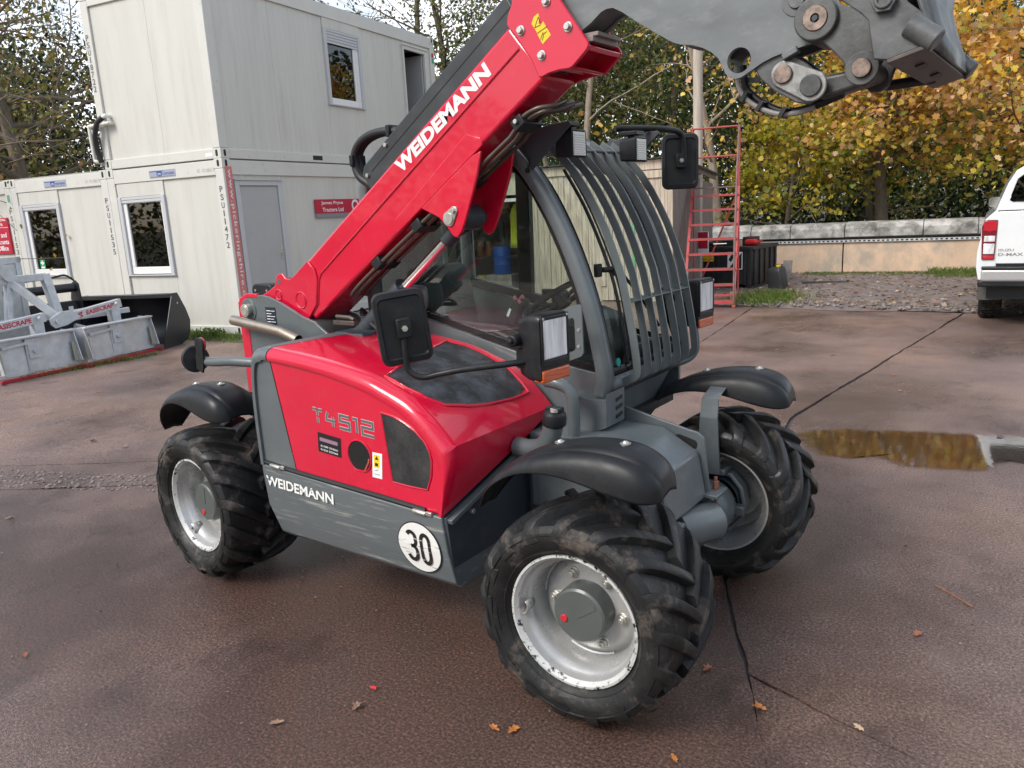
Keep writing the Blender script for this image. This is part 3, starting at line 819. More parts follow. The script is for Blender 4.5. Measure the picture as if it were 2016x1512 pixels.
for y0, y1 in ((-.311, -.299), (-.091, -.079)):
    m1 = MB(); m1.prism(tail, 'y', y0, y1); tp = part('boom_tail_plate', m1, RED, .004)
    if y0 < -.2:
        for (c, r) in (((-.893, 1.452), .015),):
            m2 = MB(); m2.cyl((c[0], y0 - .001, c[1]), (c[0], y1 + .3, c[1]), r, 18); obj('lifting_eye', m2, mat('eye_hole', (.10, .10, .10), .6), tp, smooth=30)
        for (c, r) in (((-.735, 1.362), .034), ((-.905, 1.385), .020)):
            m2 = MB(); m2.lathe([(r, -.001), (r + .006, -.004), (r + .010, 0)], (c[0], y0, c[1]), (0, 1, 0), 26); m2.cyl((c[0], y0 + .001, c[1]), (c[0], y0 - .0015, c[1]), r - .004, 24); obj('boss_ring', m2, RED, tp)
# stiffener plate along the lower edge
st = [(-.064, 1.722), (.355, 2.035), (.372, 2.045), (.437, 2.026), (.448, 2.012), (.448, 1.995), (-.05, 1.668)]
mb = MB(); mb.prism(st, 'y', -.306, -.298); part('boom_stiffener', mb, RED, .004)
# head plates round the end of the outer boom
HP = mat('red_paint_head', (0.62, 0.006, 0.040), 0.25, spec=0.4, coat=0.6, noise=0.05, nscale=3, rvar=0.08)
hp = [(.601, 2.402), (.606, 2.43), (.628, 2.47), (.632, 2.52), (.640, 2.56), (.72, 2.60), (.80, 2.51), (.828, 2.454), (.905, 2.345), (.938, 2.296), (.944, 2.282), (.936, 2.268), (.878, 2.222), (.862, 2.216), (.82, 2.217), (.775, 2.212), (.746, 2.203), (.732, 2.205), (.706, 2.265), (.655, 2.335)]
for y0, y1 in ((-.318, -.303), (-.087, -.072)):
    mb = MB(); mb.prism(hp, 'y', y0, y1); h = part('boom_head_plate', mb, HP, .004)
    if y0 < -.2:
        for (x, z) in ((.664, 2.373), (.778, 2.449), (.864, 2.352), (.75, 2.276)):
            m2 = MB(); m2.cyl((x, y0, z), (x, y0 - .004, z), .018, 18); m2.cyl((x, y0 - .004, z), (x, y0 - .016, z), .0125, 6); obj('head_bolt', m2, STEEL, h, bevel=.002)
        m2 = MB(); m2.prism([(.712, 2.388), (.722, 2.408), (.742, 2.418), (.747, 2.398), (.742, 2.384), (.752, 2.378), (.762, 2.388), (.775, 2.366), (.792, 2.338), (.756, 2.313), (.738, 2.344), (.730, 2.362)], 'y', y0 - .0008, y0 - .0002); sk = obj('warning_sticker', m2, YEL, h, smooth=0, label='torn yellow warning sticker')
        m2 = MB()
        for a, b in (((.725, 2.372), (.742, 2.405)), ((.742, 2.405), (.750, 2.384)), ((.725, 2.372), (.752, 2.378)), ((.735, 2.352), (.778, 2.368)), ((.748, 2.330), (.760, 2.352)), ((.760, 2.345), (.776, 2.352)), ((.755, 2.325), (.764, 2.347))):
            m2.beam((a[0], y0 - .001, a[1]), (b[0], y0 - .001, b[1]), .0006, .0028, (0, 1, 0)) if False else m2.beam((a[0], y0 - .001, a[1]), (b[0], y0 - .001, b[1]), .0028, .0006, (0, 1, 0))
        obj('sticker_lines', m2, INK, sk, smooth=0)
mb = MB()      # channel closing the head underneath
mb.prism([(.944, 2.282), (.936, 2.266), (.86, 2.30), (.868, 2.318)], 'y', -.303, -.087)
mb.prism([(.876, 2.222), (.862, 2.215), (.80, 2.235), (.815, 2.25)], 'y', -.303, -.087)
mb.prism([(.86, 2.30), (.868, 2.318), (.78, 2.235), (.79, 2.225)], 'y', -.303, -.087)
part('boom_head_channel', mb, HP, .003)
mb = MB(); mb.bb(.885, .955, -.27, -.11, 2.318, 2.332); mb.bb(.90, .94, -.28, -.10, 2.30, 2.320); part('wear_pad', mb, mat('wear_pad', (.25, .2, .19), .6), .002)
# black cover over the hoses on top
mb = MB(); mb.prism([bp(.70, .002), bp(.70, .085), bp(.735, .108), bp(1.72, .108), bp(1.72, .002)], 'y', -.278, -.112)
cv = part('hose_cover', mb, mat('cover_black', (.030, .034, .038), .42, noise=.1, rvar=.1, dirt=(.12, .12, .12), damt=.3), .006)
mb = MB(); mb.prism([bp(.76, .062), bp(1.72, .062), bp(1.72, .058), bp(.76, .058)], 'y', -.2795, -.2780); obj('cover_groove', mb, INK, cv, smooth=0)
for u in (.73, .90):
    x, z = bp(u, .09 if u > .8 else .06); mb = MB(); mb.cyl((x, -.278, z), (x, -.288, z), .009, 12); obj('cover_bolt', mb, STEEL, cv)
mb = MB()
for dy in (0, .028):
    mb.tube(smooth_poly([(.02, -.225 + dy, 2.075), (-.10, -.225 + dy, 2.105), (-.21, -.22 + dy, 2.108), (-.30, -.215 + dy, 2.088), (-.355, -.215 + dy, 2.045), (-.368, -.215 + dy, 1.99), (-.345, -.215 + dy, 1.93), (-.28, -.21 + dy, 1.885), (-.20, -.2 + dy, 1.82)], 5), .019, 12)
part('hose_loop', mb, HOSE, 0)
for p in ((-.11, -.211, 2.106), (-.364, -.201, 2.0)):
    mb = MB(); mb.box(p, (.022, .085, .05)); part('hose_clip', mb, BLACK, .004)
# brand name on the boom
text('brand_lettering', 'WEIDEMANN', WHITE, TH, (-.005, -.3006, 1.914), (.839, 0, .545), (-.545, 0, .839), .060, .612, bold=.045)
# hydraulic pipes along the underside
for i, (dy, dz) in enumerate(((0, 0), (.030, -.012), (.058, .0), (.09, -.008))):
    mb = MB()
    pts = [(.745 + .02 * (i % 2), -.285 + dy + .12, 2.135 + dz), (.742, -.285 + dy + .04, 2.112 + dz), (.700, -.285 + dy, 2.105 + dz), (.630, -.285 + dy, 2.080 + dz), (.578, -.285 + dy, 2.022 + dz), (.48, -.285 + dy, 1.958 + dz), (-.18, -.285 + dy, 1.545 + dz), (-.36, -.285 + dy, 1.425 + dz), (-.41, -.27 + dy, 1.39 + dz)]
    mb.tube(smooth_poly(pts, 3), .0085, 10); part('hydraulic_pipe', mb, PIPE, 0)
for (x, z) in ((.615, 2.062), (.33, 1.870), (.06, 1.70), (-.20, 1.54)):
    mb = MB(); mb.box((x, -.235, z), (.055, .13, .045), Matrix.Rotation(-.59, 3, 'Y')); part('pipe_clamp', mb, BLACK, .004)
mb = MB(); mb.cyl((.612, -.302, 2.066), (.612, -.312, 2.066), .009, 8); part('clamp_bolt', mb, STEEL, .001)
# lugs for the lift ram
lug = [(.11, 1.770), (.205, 1.728), (.245, 1.690), (.272, 1.655), (.288, 1.645), (.303, 1.648), (.322, 1.668), (.340, 1.70), (.385, 1.80), (.420, 1.885), (.445, 1.975), (.40, 1.96)]
for y0, y1 in ((-.314, -.300), (-.094, -.080)):
    mb = MB(); mb.prism(lug, 'y', y0, y1); lg = part('ram_lug', mb, RED, .004)
    if y0 < -.2:
        m2 = MB(); c1, c2 = Vector((.264, y0, 1.722)), Vector((.292, y0, 1.752))
        hull = [(c1.x + .031 * math.cos(a), c1.z + .031 * math.sin(a)) for a in [math.radians(t) for t in range(135, 316, 15)]] + [(c2.x + .019 * math.cos(a), c2.z + .019 * math.sin(a)) for a in [math.radians(t) for t in range(-45, 136, 15)]]
        m2.prism(hull, 'y', y0 - .007, y0); obj('pin_keeper', m2, STEEL, lg, bevel=.002)
        m2 = MB(); m2.cyl((c1.x, y0 - .007, c1.z), (c1.x, y0 - .012, c1.z), .024, 22); m2.cyl((c2.x, y0 - .007, c2.z), (c2.x, y0 - .018, c2.z), .011, 6); obj('keeper_bolt', m2, STEEL, lg, bevel=.001)
mb = MB(); mb.cyl((.264, -.30, 1.722), (.264, -.09, 1.722), .026, 18); mb.lathe([(.026, -.06), (.052, -.06), (.052, .06), (.026, .06)], (.264, -.197, 1.722), (0, 1, 0), 26); part('ram_eye', mb, GREYD, .003)
pr0 = Vector((.264, -.197, 1.722)); pd = (Vector((-.22, -.197, 1.362)) - pr0).normalized()
mb = MB(); mb.cyl(pr0 + pd * .04, pr0 + pd * .10, .045, 20, .032); mb.cyl(pr0 + pd * .10, pr0 + pd * .16, .034, 20); part('ram_rod_end', mb, GREYD, .002)
mb = MB(); mb.cyl(pr0 + pd * .14, pr0 + pd * .62, .024, 24); part('ram_rod', mb, CHROME, 0)
mb = MB(); mb.cyl(pr0 + pd * .50, pr0 + pd * 1.05, .044, 24); mb.cyl(pr0 + pd * .50, pr0 + pd * .54, .050, 24); part('ram_barrel', mb, GREYD, .002)
# engine bay clutter between hood and boom
mb = MB()
for i in range(7):
    y = -.12 - .018 * i
    mb.tube(smooth_poly([(-.52 + .02 * i, y, 1.30 - .01 * i), (-.46 + .02 * i, y, 1.25), (-.42 + .03 * i, y - .02, 1.18), (-.45 + .03 * i, y, 1.05)], 4), .012, 8)
part('hose_bundle', mb, HOSE, 0)
mb = MB(); mb.bb(-.50, -.30, -.33, -.10, .95, 1.22); mb.bb(-.28, .10, -.29, -.09, .95, 1.14); part('valve_block', mb, GREYD, .01)
mb = MB(); mb.tube([(-.43, -.36, 1.30), (-.33, -.37, 1.30), (-.30, -.37, 1.29)], .010, 8); mb.box((-.36, -.37, 1.275), (.14, .03, .02)); part('pipe_union', mb, PIPE, .002)

# ---- inner boom with the goose neck
mb = MB()
gn = [(.70, 2.215), (.82, 2.295), (.899, 2.347), (.93, 2.362), (.968, 2.388), (.99, 2.395), (1.015, 2.394), (1.049, 2.375), (1.105, 2.334), (1.17, 2.290), (1.233, 2.250), (1.262, 2.239), (1.30, 2.232), (1.337, 2.217), (1.365, 2.200), (1.388, 2.178), (1.403, 2.150), (1.410, 2.132), (1.424, 2.116), (1.442, 2.109), (1.462, 2.112), (1.495, 2.128), (1.527, 2.145), (1.56, 2.157), (1.60, 2.166), (1.64, 2.172), (1.665, 2.178), (1.70, 2.182), (1.735, 2.20), (1.75, 2.235), (1.742, 2.27), (1.715, 2.30), (1.68, 2.36), (1.60, 2.46), (1.48, 2.56), (1.32, 2.63), (1.15, 2.66), (1.00, 2.62), (.60, 2.36)]
hole = arc((1.455, 2.163), .038, 0, 360, 24)[:-1]
# plate with a round hole, cut as two polygons that meet through the hole
up = [p for p in gn if True]
def goose(y0, y1):
    m = MB()
    i_l = gn.index((1.403, 2.150)); i_r = gn.index((1.527, 2.145))
    lowr = gn[i_l:i_r + 1]
    hl = [(1.455 + .038 * math.cos(math.radians(a)), 2.163 + .038 * math.sin(math.radians(a))) for a in range(180, 361, 15)]
    hu = [(1.455 + .038 * math.cos(math.radians(a)), 2.163 + .038 * math.sin(math.radians(a))) for a in range(0, 181, 15)]
    m.prism(lowr + hl[::-1], 'y', y0, y1)
    m.prism(gn[i_r:] + gn[:i_l + 1] + hu[::-1], 'y', y0, y1)
    return m
for y0, y1 in ((-.272, -.252), (-.138, -.118)):
    part('goose_neck_plate', goose(y0, y1), BOOMGREY, .0)
mb = MB()
mb.prism([(.70, 2.222), (.82, 2.302), (.899, 2.354), (.968, 2.395), (1.015, 2.401), (1.105, 2.341), (1.233, 2.257), (1.262, 2.246), (1.337, 2.224), (1.385, 2.190), (1.36, 2.28), (1.52, 2.30), (1.62, 2.43), (1.32, 2.62), (1.0, 2.61), (.60, 2.355)], 'y', -.252, -.138)
part('inner_boom', mb, BOOMGREY, 0)
mb = MB(); mb.lathe([(.036, -.010), (.058, -.010), (.062, -.004), (.062, .19)], (1.695, -.308, 2.237), (0, 1, 0), 32); mb.lathe([(.0005, -.004), (.04, -.004)], (1.695, -.308, 2.237), (0, 1, 0), 32); bo = part('coupler_boss', mb, CASTGREY, .002)
mb = MB(); mb.lathe([(.013, -.014), (.033, -.014), (.036, -.010), (.036, .01)], (1.695, -.308, 2.237), (0, 1, 0), 28); obj('boss_pin', mb, BRONZE, bo)
mb = MB(); mb.cyl((1.695, -.312, 2.237), (1.695, -.324, 2.237), .008, 10); obj('grease_nipple', mb, GREYD, bo)
mb = MB(); mb.lathe([(.0005, -.008), (.022, -.008), (.025, 0), (.044, 0), (.046, .004)], (1.629, -.275, 2.304), (0, 1, 0), 26); part('upper_pin', mb, CASTGREY, 0)
mb = MB(); mb.prism([(1.59, 2.159), (1.632, 2.178), (1.64, 2.160), (1.595, 2.141)], 'y', -.287, -.255); part('stop_tab', mb, BOOMGREY, .003)

# ---- quick coupler
YN, YF = -.535, .145
side = [(1.794, 2.245), (1.868, 2.186), (1.886, 2.166), (1.903, 2.071), (1.936, 2.064), (2.024, 2.087), (2.052, 2.10), (2.04, 2.13), (2.005, 2.168), (1.975, 2.195), (1.955, 2.26), (1.93, 2.34), (1.90, 2.42), (1.82, 2.40), (1.78, 2.30)]
for y0, y1 in ((YN, YN + .018), (YF - .018, YF)):
    mb = MB(); mb.prism(side, 'y', y0, y1); sp = part('coupler_side_plate', mb, CASTGREY, .003)
    if y0 == YN:
        m2 = MB(); m2.cyl((1.924, y0, 2.205), (1.924, y0 - .02, 2.205), .032, 6); m2.lathe([(.014, -.026), (.021, -.026), (.024, -.018)], (1.924, y0, 2.205), (0, 1, 0), 18); obj('coupler_nut', m2, CASTGREY, sp, bevel=.002)
mb = MB()
mb.prism([(1.936, 2.064), (2.024, 2.087), (2.028, 2.077), (1.938, 2.054)], 'y', YN - .01, YF + .01)
part('coupler_bottom_plate', mb, mat('worn_dark_steel', (.085, .075, .07), .5, metal=.4, noise=.4, nscale=12, dirt=(.2, .15, .12), damt=.6, dscale=10, stretch=(1, .2, 1)), .002)
for yy in (-.34, -.10):
    mb = MB(); mb.box((1.984, yy, 2.0628), (.022, .07, .004), Matrix.Rotation(-.26, 3, 'Y')); part('coupler_slot', mb, INK, 0)
mb = MB()
rows = [[(x, y, z) for x, z in ((2.030, 2.085), (2.028, 2.12), (2.012, 2.16), (1.995, 2.21), (1.975, 2.29), (1.95, 2.38), (1.92, 2.46))] for y in (YN + .02, YF - .02)]
mb.loft(rows); part('coupler_face_plate', mb, CASTGREY, 0, solid=.012)
for y in (YN + .03, YF - .03):
    mb = MB(); d = Vector((.80, 0, -.60)); c = Vector((1.985, y, 2.142)) if y < 0 else Vector((2.020, y, 2.098))
    c = Vector((1.998, y - .03 if y < 0 else y + .03, 2.128)); mb.cyl(c - d * .02, c + d * .062, .029, 24); part('lock_pin', mb, CASTGREY, .004)
arm = [(1.660, 2.275), (1.72, 2.29), (1.80, 2.245), (1.872, 2.185), (1.886, 2.13), (1.870, 2.085), (1.858, 2.050), (1.835, 2.036), (1.805, 2.040), (1.787, 2.062), (1.770, 2.11), (1.742, 2.142), (1.70, 2.185)]
for y0, y1 in ((-.300, -.276), (-.114, -.090)):
    mb = MB(); mb.prism(arm, 'y', y0, y1); part('coupler_arm', mb, CASTGREY, .005)
mb = MB(); mb.cyl((1.826, -.300, 2.084), (1.826, -.312, 2.084), .046, 28); mb.cyl((1.826, -.312, 2.084), (1.826, -.09, 2.084), .030, 20); ab = part('arm_boss', mb, CASTGREY, .003)
mb = MB(); mb.cyl((1.826, -.312, 2.084), (1.826, -.322, 2.084), .026, 22); obj('arm_pin', mb, BRONZE, ab, bevel=.002)
mb = MB(); mb.bb(1.84, 1.99, YN + .02, YF - .02, 2.20, 2.34); part('coupler_cross_tube', mb, CASTGREY, .02)
mb = MB(); mb.box((1.862, -.27, 2.150), (.05, .05, .05), Matrix.Rotation(.6, 3, 'Y')); part('coupler_stop', mb, GREYD, .008)
# tilt levers and link
lev = [(1.486, 2.158), (1.515, 2.185), (1.56, 2.185), (1.61, 2.165), (1.66, 2.125), (1.70, 2.085), (1.712, 2.058), (1.700, 2.025), (1.668, 2.008), (1.63, 2.018), (1.56, 2.062), (1.52, 2.10)]
for y0, y1 in ((-.262, -.248), (-.142, -.128)):
    mb = MB(); mb.prism(lev, 'y', y0, y1); part('tilt_lever', mb, CASTGREY, .004)
mb = MB(); c1, c2 = (1.594, 2.103), (1.676, 2.060)
hull = [(c1[0] + .040 * math.cos(math.radians(a)), c1[1] + .040 * math.sin(math.radians(a))) for a in range(60, 246, 15)] + [(c2[0] + .046 * math.cos(math.radians(a)), c2[1] + .046 * math.sin(math.radians(a))) for a in range(-115, 61, 15)]
mb.prism(hull, 'y', -.272, -.2625); lk = part('lever_cover', mb, mat('bare_steel', (.34, .34, .33), .42, metal=.5, noise=.3, nscale=16, dirt=(.07, .06, .055), damt=.85, dscale=10, dlo=.46, dhi=.66), .004)
for c, r, m in ((c1, .028, BRONZE), (c2, .032, CASTGREY)):
    m2 = MB(); m2.cyl((c[0], -.272, c[1]), (c[0], -.281, c[1]), r, 24); obj('lever_pin', m2, m, lk, bevel=.003)
mb = MB(); mb.prism([(1.66, 2.085), (1.69, 2.02), (1.84, 2.05), (1.83, 2.10)], 'y', -.235, -.155); part('coupler_link', mb, CASTGREY, .012)
mb = MB(); mb.cyl((1.30, -.195, 2.40), (1.58, -.195, 2.11), .034, 18); part('tilt_ram', mb, GREYD)
mb = MB(); mb.tube(smooth_poly([(1.425, -.15, 2.165), (1.432, -.15, 2.10), (1.46, -.155, 2.065), (1.50, -.16, 2.035), (1.56, -.165, 2.006), (1.62, -.17, 2.003), (1.68, -.18, 2.015), (1.75, -.19, 2.035)], 5), .0125, 10); part('coupler_hose', mb, HOSE, 0)
mb = MB(); mb.tube(smooth_poly([(1.415, -.19, 2.16), (1.425, -.19, 2.095), (1.455, -.195, 2.052), (1.50, -.20, 2.020), (1.56, -.20, 1.996), (1.62, -.20, 1.994), (1.67, -.20, 2.004)], 5), .008, 8); part('coupler_hose', mb, mat('grey_hose', (.25, .24, .23), .5), 0)
for p in ((1.448, -.175, 2.062), (1.50, -.18, 2.026), (1.575, -.185, 1.999)):
    mb = MB(); mb.box(p, (.012, .07, .034), Matrix.Rotation(.6, 3, 'Y')); part('hose_tie', mb, INK, 0)
mb = MB(); mb.tube([(1.84, -.05, 2.058), (1.96, .02, 2.07)], .016, 10); part('coupler_pipe', mb, HOSE, 0)
mb = MB(); mb.lathe([(.018, -.012), (.040, -.012), (.042, .012), (.018, .012)], (1.515, -.10, 2.135), (0, 1, 0), 22); part('pulley_ring', mb, CASTGREY, .003)

# ---- cab
PX = [(.80, .86), (.82, .96), (.838, 1.05), (.822, 1.158), (.786, 1.325), (.731, 1.491), (.664, 1.647), (.584, 1.793), (.500, 1.915), (.417, 2.000), (.32, 2.058), (.20, 2.088), (.0, 2.102), (-.20, 2.095), (-.35, 2.068), (-.47, 2.01), (-.535, 1.92), (-.548, 1.80), (-.55, 1.3), (-.55, 1.0)]
CABR, CABL = -.02, .74
def pillar(pts, y, w=.034, name='cab_pillar', m=GREY):
    mb = MB()
    P = smooth_poly([(x, y, z) for x, z in pts], 4)
    rows = []
    for i, p in enumerate(P):
        t = (P[min(i + 1, len(P) - 1)] - P[max(i - 1, 0)]).normalized()
        n = Vector((t.z, 0, -t.x))
        row = []
        for k in range(12):
            a = 2 * math.pi * k / 12
            ca, sa = math.cos(a), math.sin(a)
            ca = math.copysign(abs(ca) ** .6, ca); sa = math.copysign(abs(sa) ** .6, sa)
            row.append(p + n * (-w + ca * w) + Vector((0, 1, 0)) * sa * .036)
        rows.append(row)
    mb.loft(rows, True)
    return part(name, mb, m, 0, smooth=50)
for y in (CABR, CABL):
    pillar(PX[1:12], y, name='front_pillar')
    pillar(PX[11:], y, name='rear_pillar')
mb = MB()      # cab roof
rf = [(.46, 1.96), (.417, 2.000), (.32, 2.058), (.20, 2.088), (.0, 2.102), (-.20, 2.095), (-.35, 2.068), (-.47, 2.01)]
rows = [[(x - (.0), y, z + (.012 if 0 < i < 4 else 0)) for x, z in rf] for i, y in enumerate((CABR + .02, CABR + .12, .36, CABL - .12, CABL - .02))]
mb.loft(rows); part('cab_roof', mb, GREY, 0, solid=.02)
SEAL = mat('black_glass_edge', (.008, .008, .009), .25)
# side glazing with its black edge
win = [(.770, 1.062), (.752, 1.25), (.715, 1.405), (.650, 1.570), (.578, 1.722), (.510, 1.838), (.445, 1.920), (.36, 1.985), (.25, 2.030), (.05, 2.055), (-.20, 2.050), (-.36, 2.02), (-.47, 1.95), (-.50, 1.86), (-.505, 1.34), (.39, 1.122)]
cx = sum(p[0] for p in win) / len(win); cz = sum(p[1] for p in win) / len(win)
inner = []
for i, (x, z) in enumerate(win):
    a = Vector(win[i - 1]); b = Vector(win[(i + 1) % len(win)]); t = (b - a).normalized(); n = Vector((-t.y, t.x))
    w = .048 if 0 < i < 8 else (.026 if i not in (0, 15, 14) else .03)
    inner.append((x + n.x * w * 1.0, z + n.y * w))
def ring(outer, inn, y0, y1):
    m = MB(); k = len(outer)
    rows = [[(x, y0, z) for x, z in outer], [(x, y0, z) for x, z in inn], [(x, y1, z) for x, z in inn], [(x, y1, z) for x, z in outer], [(x, y0, z) for x, z in outer]]
    m.loft([list(r) for r in rows], True); return m
for y, s in ((CABR - .004, 1), (CABL - .004, 1)):
    part('window_seal', ring(win, inner, y, y + .010), SEAL, 0)
    mb = MB(); mb.prism(inner, 'y', y + .003, y + .007); part('side_window', mb, GLASS, 0, smooth=0)
# left door frame and its middle pillar
mb = MB(); mb.beam((-.10, CABL - .015, 1.27), (-.085, CABL - .015, 2.06), .085, .04, (0, 1, 0)); part('door_pillar', mb, SEAL, .004)
mb = MB(); mb.beam((-.50, CABL - .02, 1.36), (.02, CABL - .02, 1.255), .05, .035, (0, 1, 0)); part('door_rail', mb, SEAL, .003)
mb = MB(); mb.bb(.02, .15, CABL - .05, CABL - .02, 1.27, 1.32); mb.cyl((.15, CABL - .035, 1.295), (.17, CABL - .035, 1.295), .024, 12); part('door_handle', mb, BLACK, .006)
mb = MB(); mb.beam((.28, CABR + .01, 1.97), (.34, CABR + .01, 2.04), .02, .05, (0, 1, 0)); part('pillar_gusset', mb, SEAL, .002)
# sill panels under the windows
for y0, y1 in ((CABR - .012, CABR + .012), (CABL - .02, CABL + .004)):
    mb = MB(); mb.prism([(.800, 1.055), (.39, 1.118), (-.55, 1.346), (-.55, .80), (.70, .80), (.80, .87)], 'y', y0, y1); part('cab_side_panel', mb, GREY, .003)
mb = MB(); mb.prism([(-.52, 1.325), (.78, 1.03), (.78, .99), (-.52, 1.28)], 'y', CABR + .012, CABR + .016); part('inner_trim', mb, mat('trim_dark', (.02, .018, .022), .6), 0)
# foot of the right pillar: bracket with louvres
mb = MB(); mb.prism([(.62, .965), (.70, .965), (.765, .955), (.835, .960), (.838, .985), (.835, .84), (.80, .825), (.62, .825)], 'y', -.075, .085); part('pillar_foot', mb, GREY, .012, seg=3)
for k in range(3):
    mb = MB(); mb.box((.8365, .035, .945 - .036 * k), (.006, .055, .014), Matrix.Rotation(.15, 3, 'X')); part('foot_louvre', mb, INK, 0)
mb = MB(); mb.cyl((.70, -.074, .962), (.70, -.088, .962), .013, 6); part('foot_bolt', mb, STEEL, .002)
# windscreen
wsx = [(.800, 1.04), (.790, 1.158), (.756, 1.325), (.703, 1.491), (.638, 1.647), (.560, 1.793), (.480, 1.905), (.40, 1.985)]
ws = smooth_poly([(x, 0, z) for x, z in wsx], 3)
mb = MB(); mb.loft([[(p.x + b, y, p.z) for p in ws] for y, b in ((.015, 0), (.2, .02), (.36, .026), (.52, .02), (.705, 0))]); part('windscreen', mb, GLASS, 0, smooth=60)
mb = MB(); mb.loft([[(p.x + .003, y, p.z) for p in ws] for y in (.012, .045)]); mb.loft([[(p.x + .003, y, p.z) for p in ws] for y in (.675, .708)])
mb.loft([[(x, y, z) for y in (.012, .2, .36, .52, .708)] for x, z in ((.802 + .004, 1.02), (.800 + .018, 1.075))]); part('windscreen_seal', mb, SEAL, 0, solid=.006)
mb = MB(); mb.loft([[(x, y, z) for y in (.015, .2, .36, .52, .705)] for x, z in ((.815, 1.035), (.820, .985), (.80, .955))]); part('cowl_panel', mb, GREY, 0, solid=.01)
mb = MB()      # tapering foot well front
mb.add([(.795, .02, .985), (.795, .70, .985), (.70, .50, .70), (.70, .02, .70), (.55, .02, .985), (.55, .72, .985), (.5, .5, .70), (.5, .02, .70)], [(0, 1, 2, 3), (4, 7, 6, 5), (1, 5, 6, 2), (0, 3, 7, 4), (0, 4, 5, 1), (2, 6, 7, 3)])
part('footwell_front', mb, GREY, .012, seg=3)
mb = MB(); mb.bb(-.54, .78, .0, .70, .78, .82); part('cab_floor', mb, BLACK, 0)
mb = MB(); mb.prism([(y, z) for y, z in rrect(.02, .70, 1.32, 2.04, .10)], 'x', -.535, -.530); part('rear_window', mb, GLASS, 0, smooth=0)
mb = MB(); mb.bb(-.55, -.53, 0, .72, .85, 1.33); part('cab_back_panel', mb, GREYD, .003)
mb = MB(); mb.prism([(-.25, 2.03), (-.46, 2.02), (-.52, 1.93), (-.53, 1.60), (-.36, 1.72)], 'y', CABR - .012, CABR - .006); part('quarter_panel', mb, SEAL, .001)
# seat, wheel, console
mb = MB(); bk_ = [(-.42, 1.00), (-.47, 1.20), (-.49, 1.42), (-.46, 1.475), (-.40, 1.48), (-.36, 1.44), (-.31, 1.20), (-.29, 1.05)]
mb.prism(bk_, 'y', .16, .56); part('seat_back', mb, SEATM, .05, seg=4)
mb = MB(); mb.bb(-.40, .10, .14, .58, .95, 1.08); part('seat_cushion', mb, SEATM, .05, seg=4)
mb = MB(); mb.bb(-.30, .05, .2, .52, .82, .95); part('seat_base', mb, BLACK)
ctr = Vector((.34, .37, 1.315)); ax = Vector((-.55, 0, .83)).normalized(); xx = Vector((0, 1, 0)); yy = ax.cross(xx)
mb = MB(); mb.tube([ctr + (xx * math.cos(a) + yy * math.sin(a)) * .175 for a in [2 * math.pi * i / 36 for i in range(37)]], .015, 8, caps=False)
for a in (0.5, math.pi - .5, -math.pi / 2):
    mb.tube([ctr - ax * .02, ctr + (xx * math.cos(a) + yy * math.sin(a)) * .17], .011, 8)
mb.cyl(ctr - ax * .05, ctr + ax * .012, .04, 16); part('steering_wheel', mb, BLACK, 0)
mb = MB(); mb.cyl((.42, .37, 1.18), (.56, .37, .90), .05, 14); mb.prism([(.42, 1.16), (.50, 1.28), (.66, 1.23), (.74, .95), (.60, .85)], 'y', .24, .50); part('steering_column', mb, BLACK, .02)
mb = MB(); mb.prism([(-.45, 1.20), (-.20, 1.235), (.20, 1.215), (.36, 1.16), (.36, .85), (-.45, .85)], 'y', .03, .13); part('side_console', mb, mat('console_maroon', (.085, .03, .04), .45), .02)
mb = MB(); mb.prism([(.235, 1.22), (.25, 1.30), (.285, 1.345), (.345, 1.350), (.352, 1.325), (.31, 1.285), (.29, 1.22)], 'y', .065, .115); js = part('joystick', mb, BLACK, .012)
for (x, z, y) in ((.300, 1.352, .075), (.325, 1.354, .10), (.31, 1.345, .112), (.33, 1.338, .068)):
    mb = MB(); mb.cyl((x, y - .008, z - .006), (x - .004, y - .014, z + .008), .008, 8); obj('joystick_button', mb, mat('button_pink', (.55, .16, .2), .4), js)
mb = MB(); mb.box((.262, .062, 1.285), (.012, .003, .04), Matrix.Rotation(.5, 3, 'Y')); obj('joystick_label', mb, WHITE, js)
mb = MB(); mb.prism([(-.26, 1.42), (-.12, 1.42), (-.115, 1.36), (-.12, 1.30), (-.25, 1.30)], 'y', -.09, -.05); mp_ = part('ram_cover', mb, GREY, .02)
mb = MB(); mb.bb(.74, .79, .28, .62, 1.06, 1.12); part('dash_shelf', mb, BLACK, .01)
# wiper
mb = MB()
wp = [(.500, .20, 1.905), (.60, .195, 1.745), (.69, .185, 1.56), (.755, .17, 1.40), (.805, .15, 1.20), (.83, .14, 1.07)]
mb.tube(smooth_poly(wp, 4), .008, 8)
mb.tube(smooth_poly([(x + .014, y + .012, z) for x, y, z in wp], 4), .005, 6)
for (a, b) in ((0, 1),):
    pass
mb.tube([(.755, .22, 1.46), (.80, .30, 1.36), (.85, .40, 1.20)], .008, 8); mb.tube([(.72, .13, 1.475), (.745, .22, 1.468)], .012, 8); mb.box((.745, .205, 1.465), (.04, .05, .04)); mb.box((.715, .10, 1.475), (.02, .04, .055))
part('wiper', mb, BLACK, .002)
mb = MB(); mb.lathe([(.0005, .003), (.018, .003), (.018, 0)], (.826, .055, 1.095), (1, 0, .1), 18); part('inspection_sticker', mb, mat('sticker_teal', (.01, .30, .27), .45), 0)

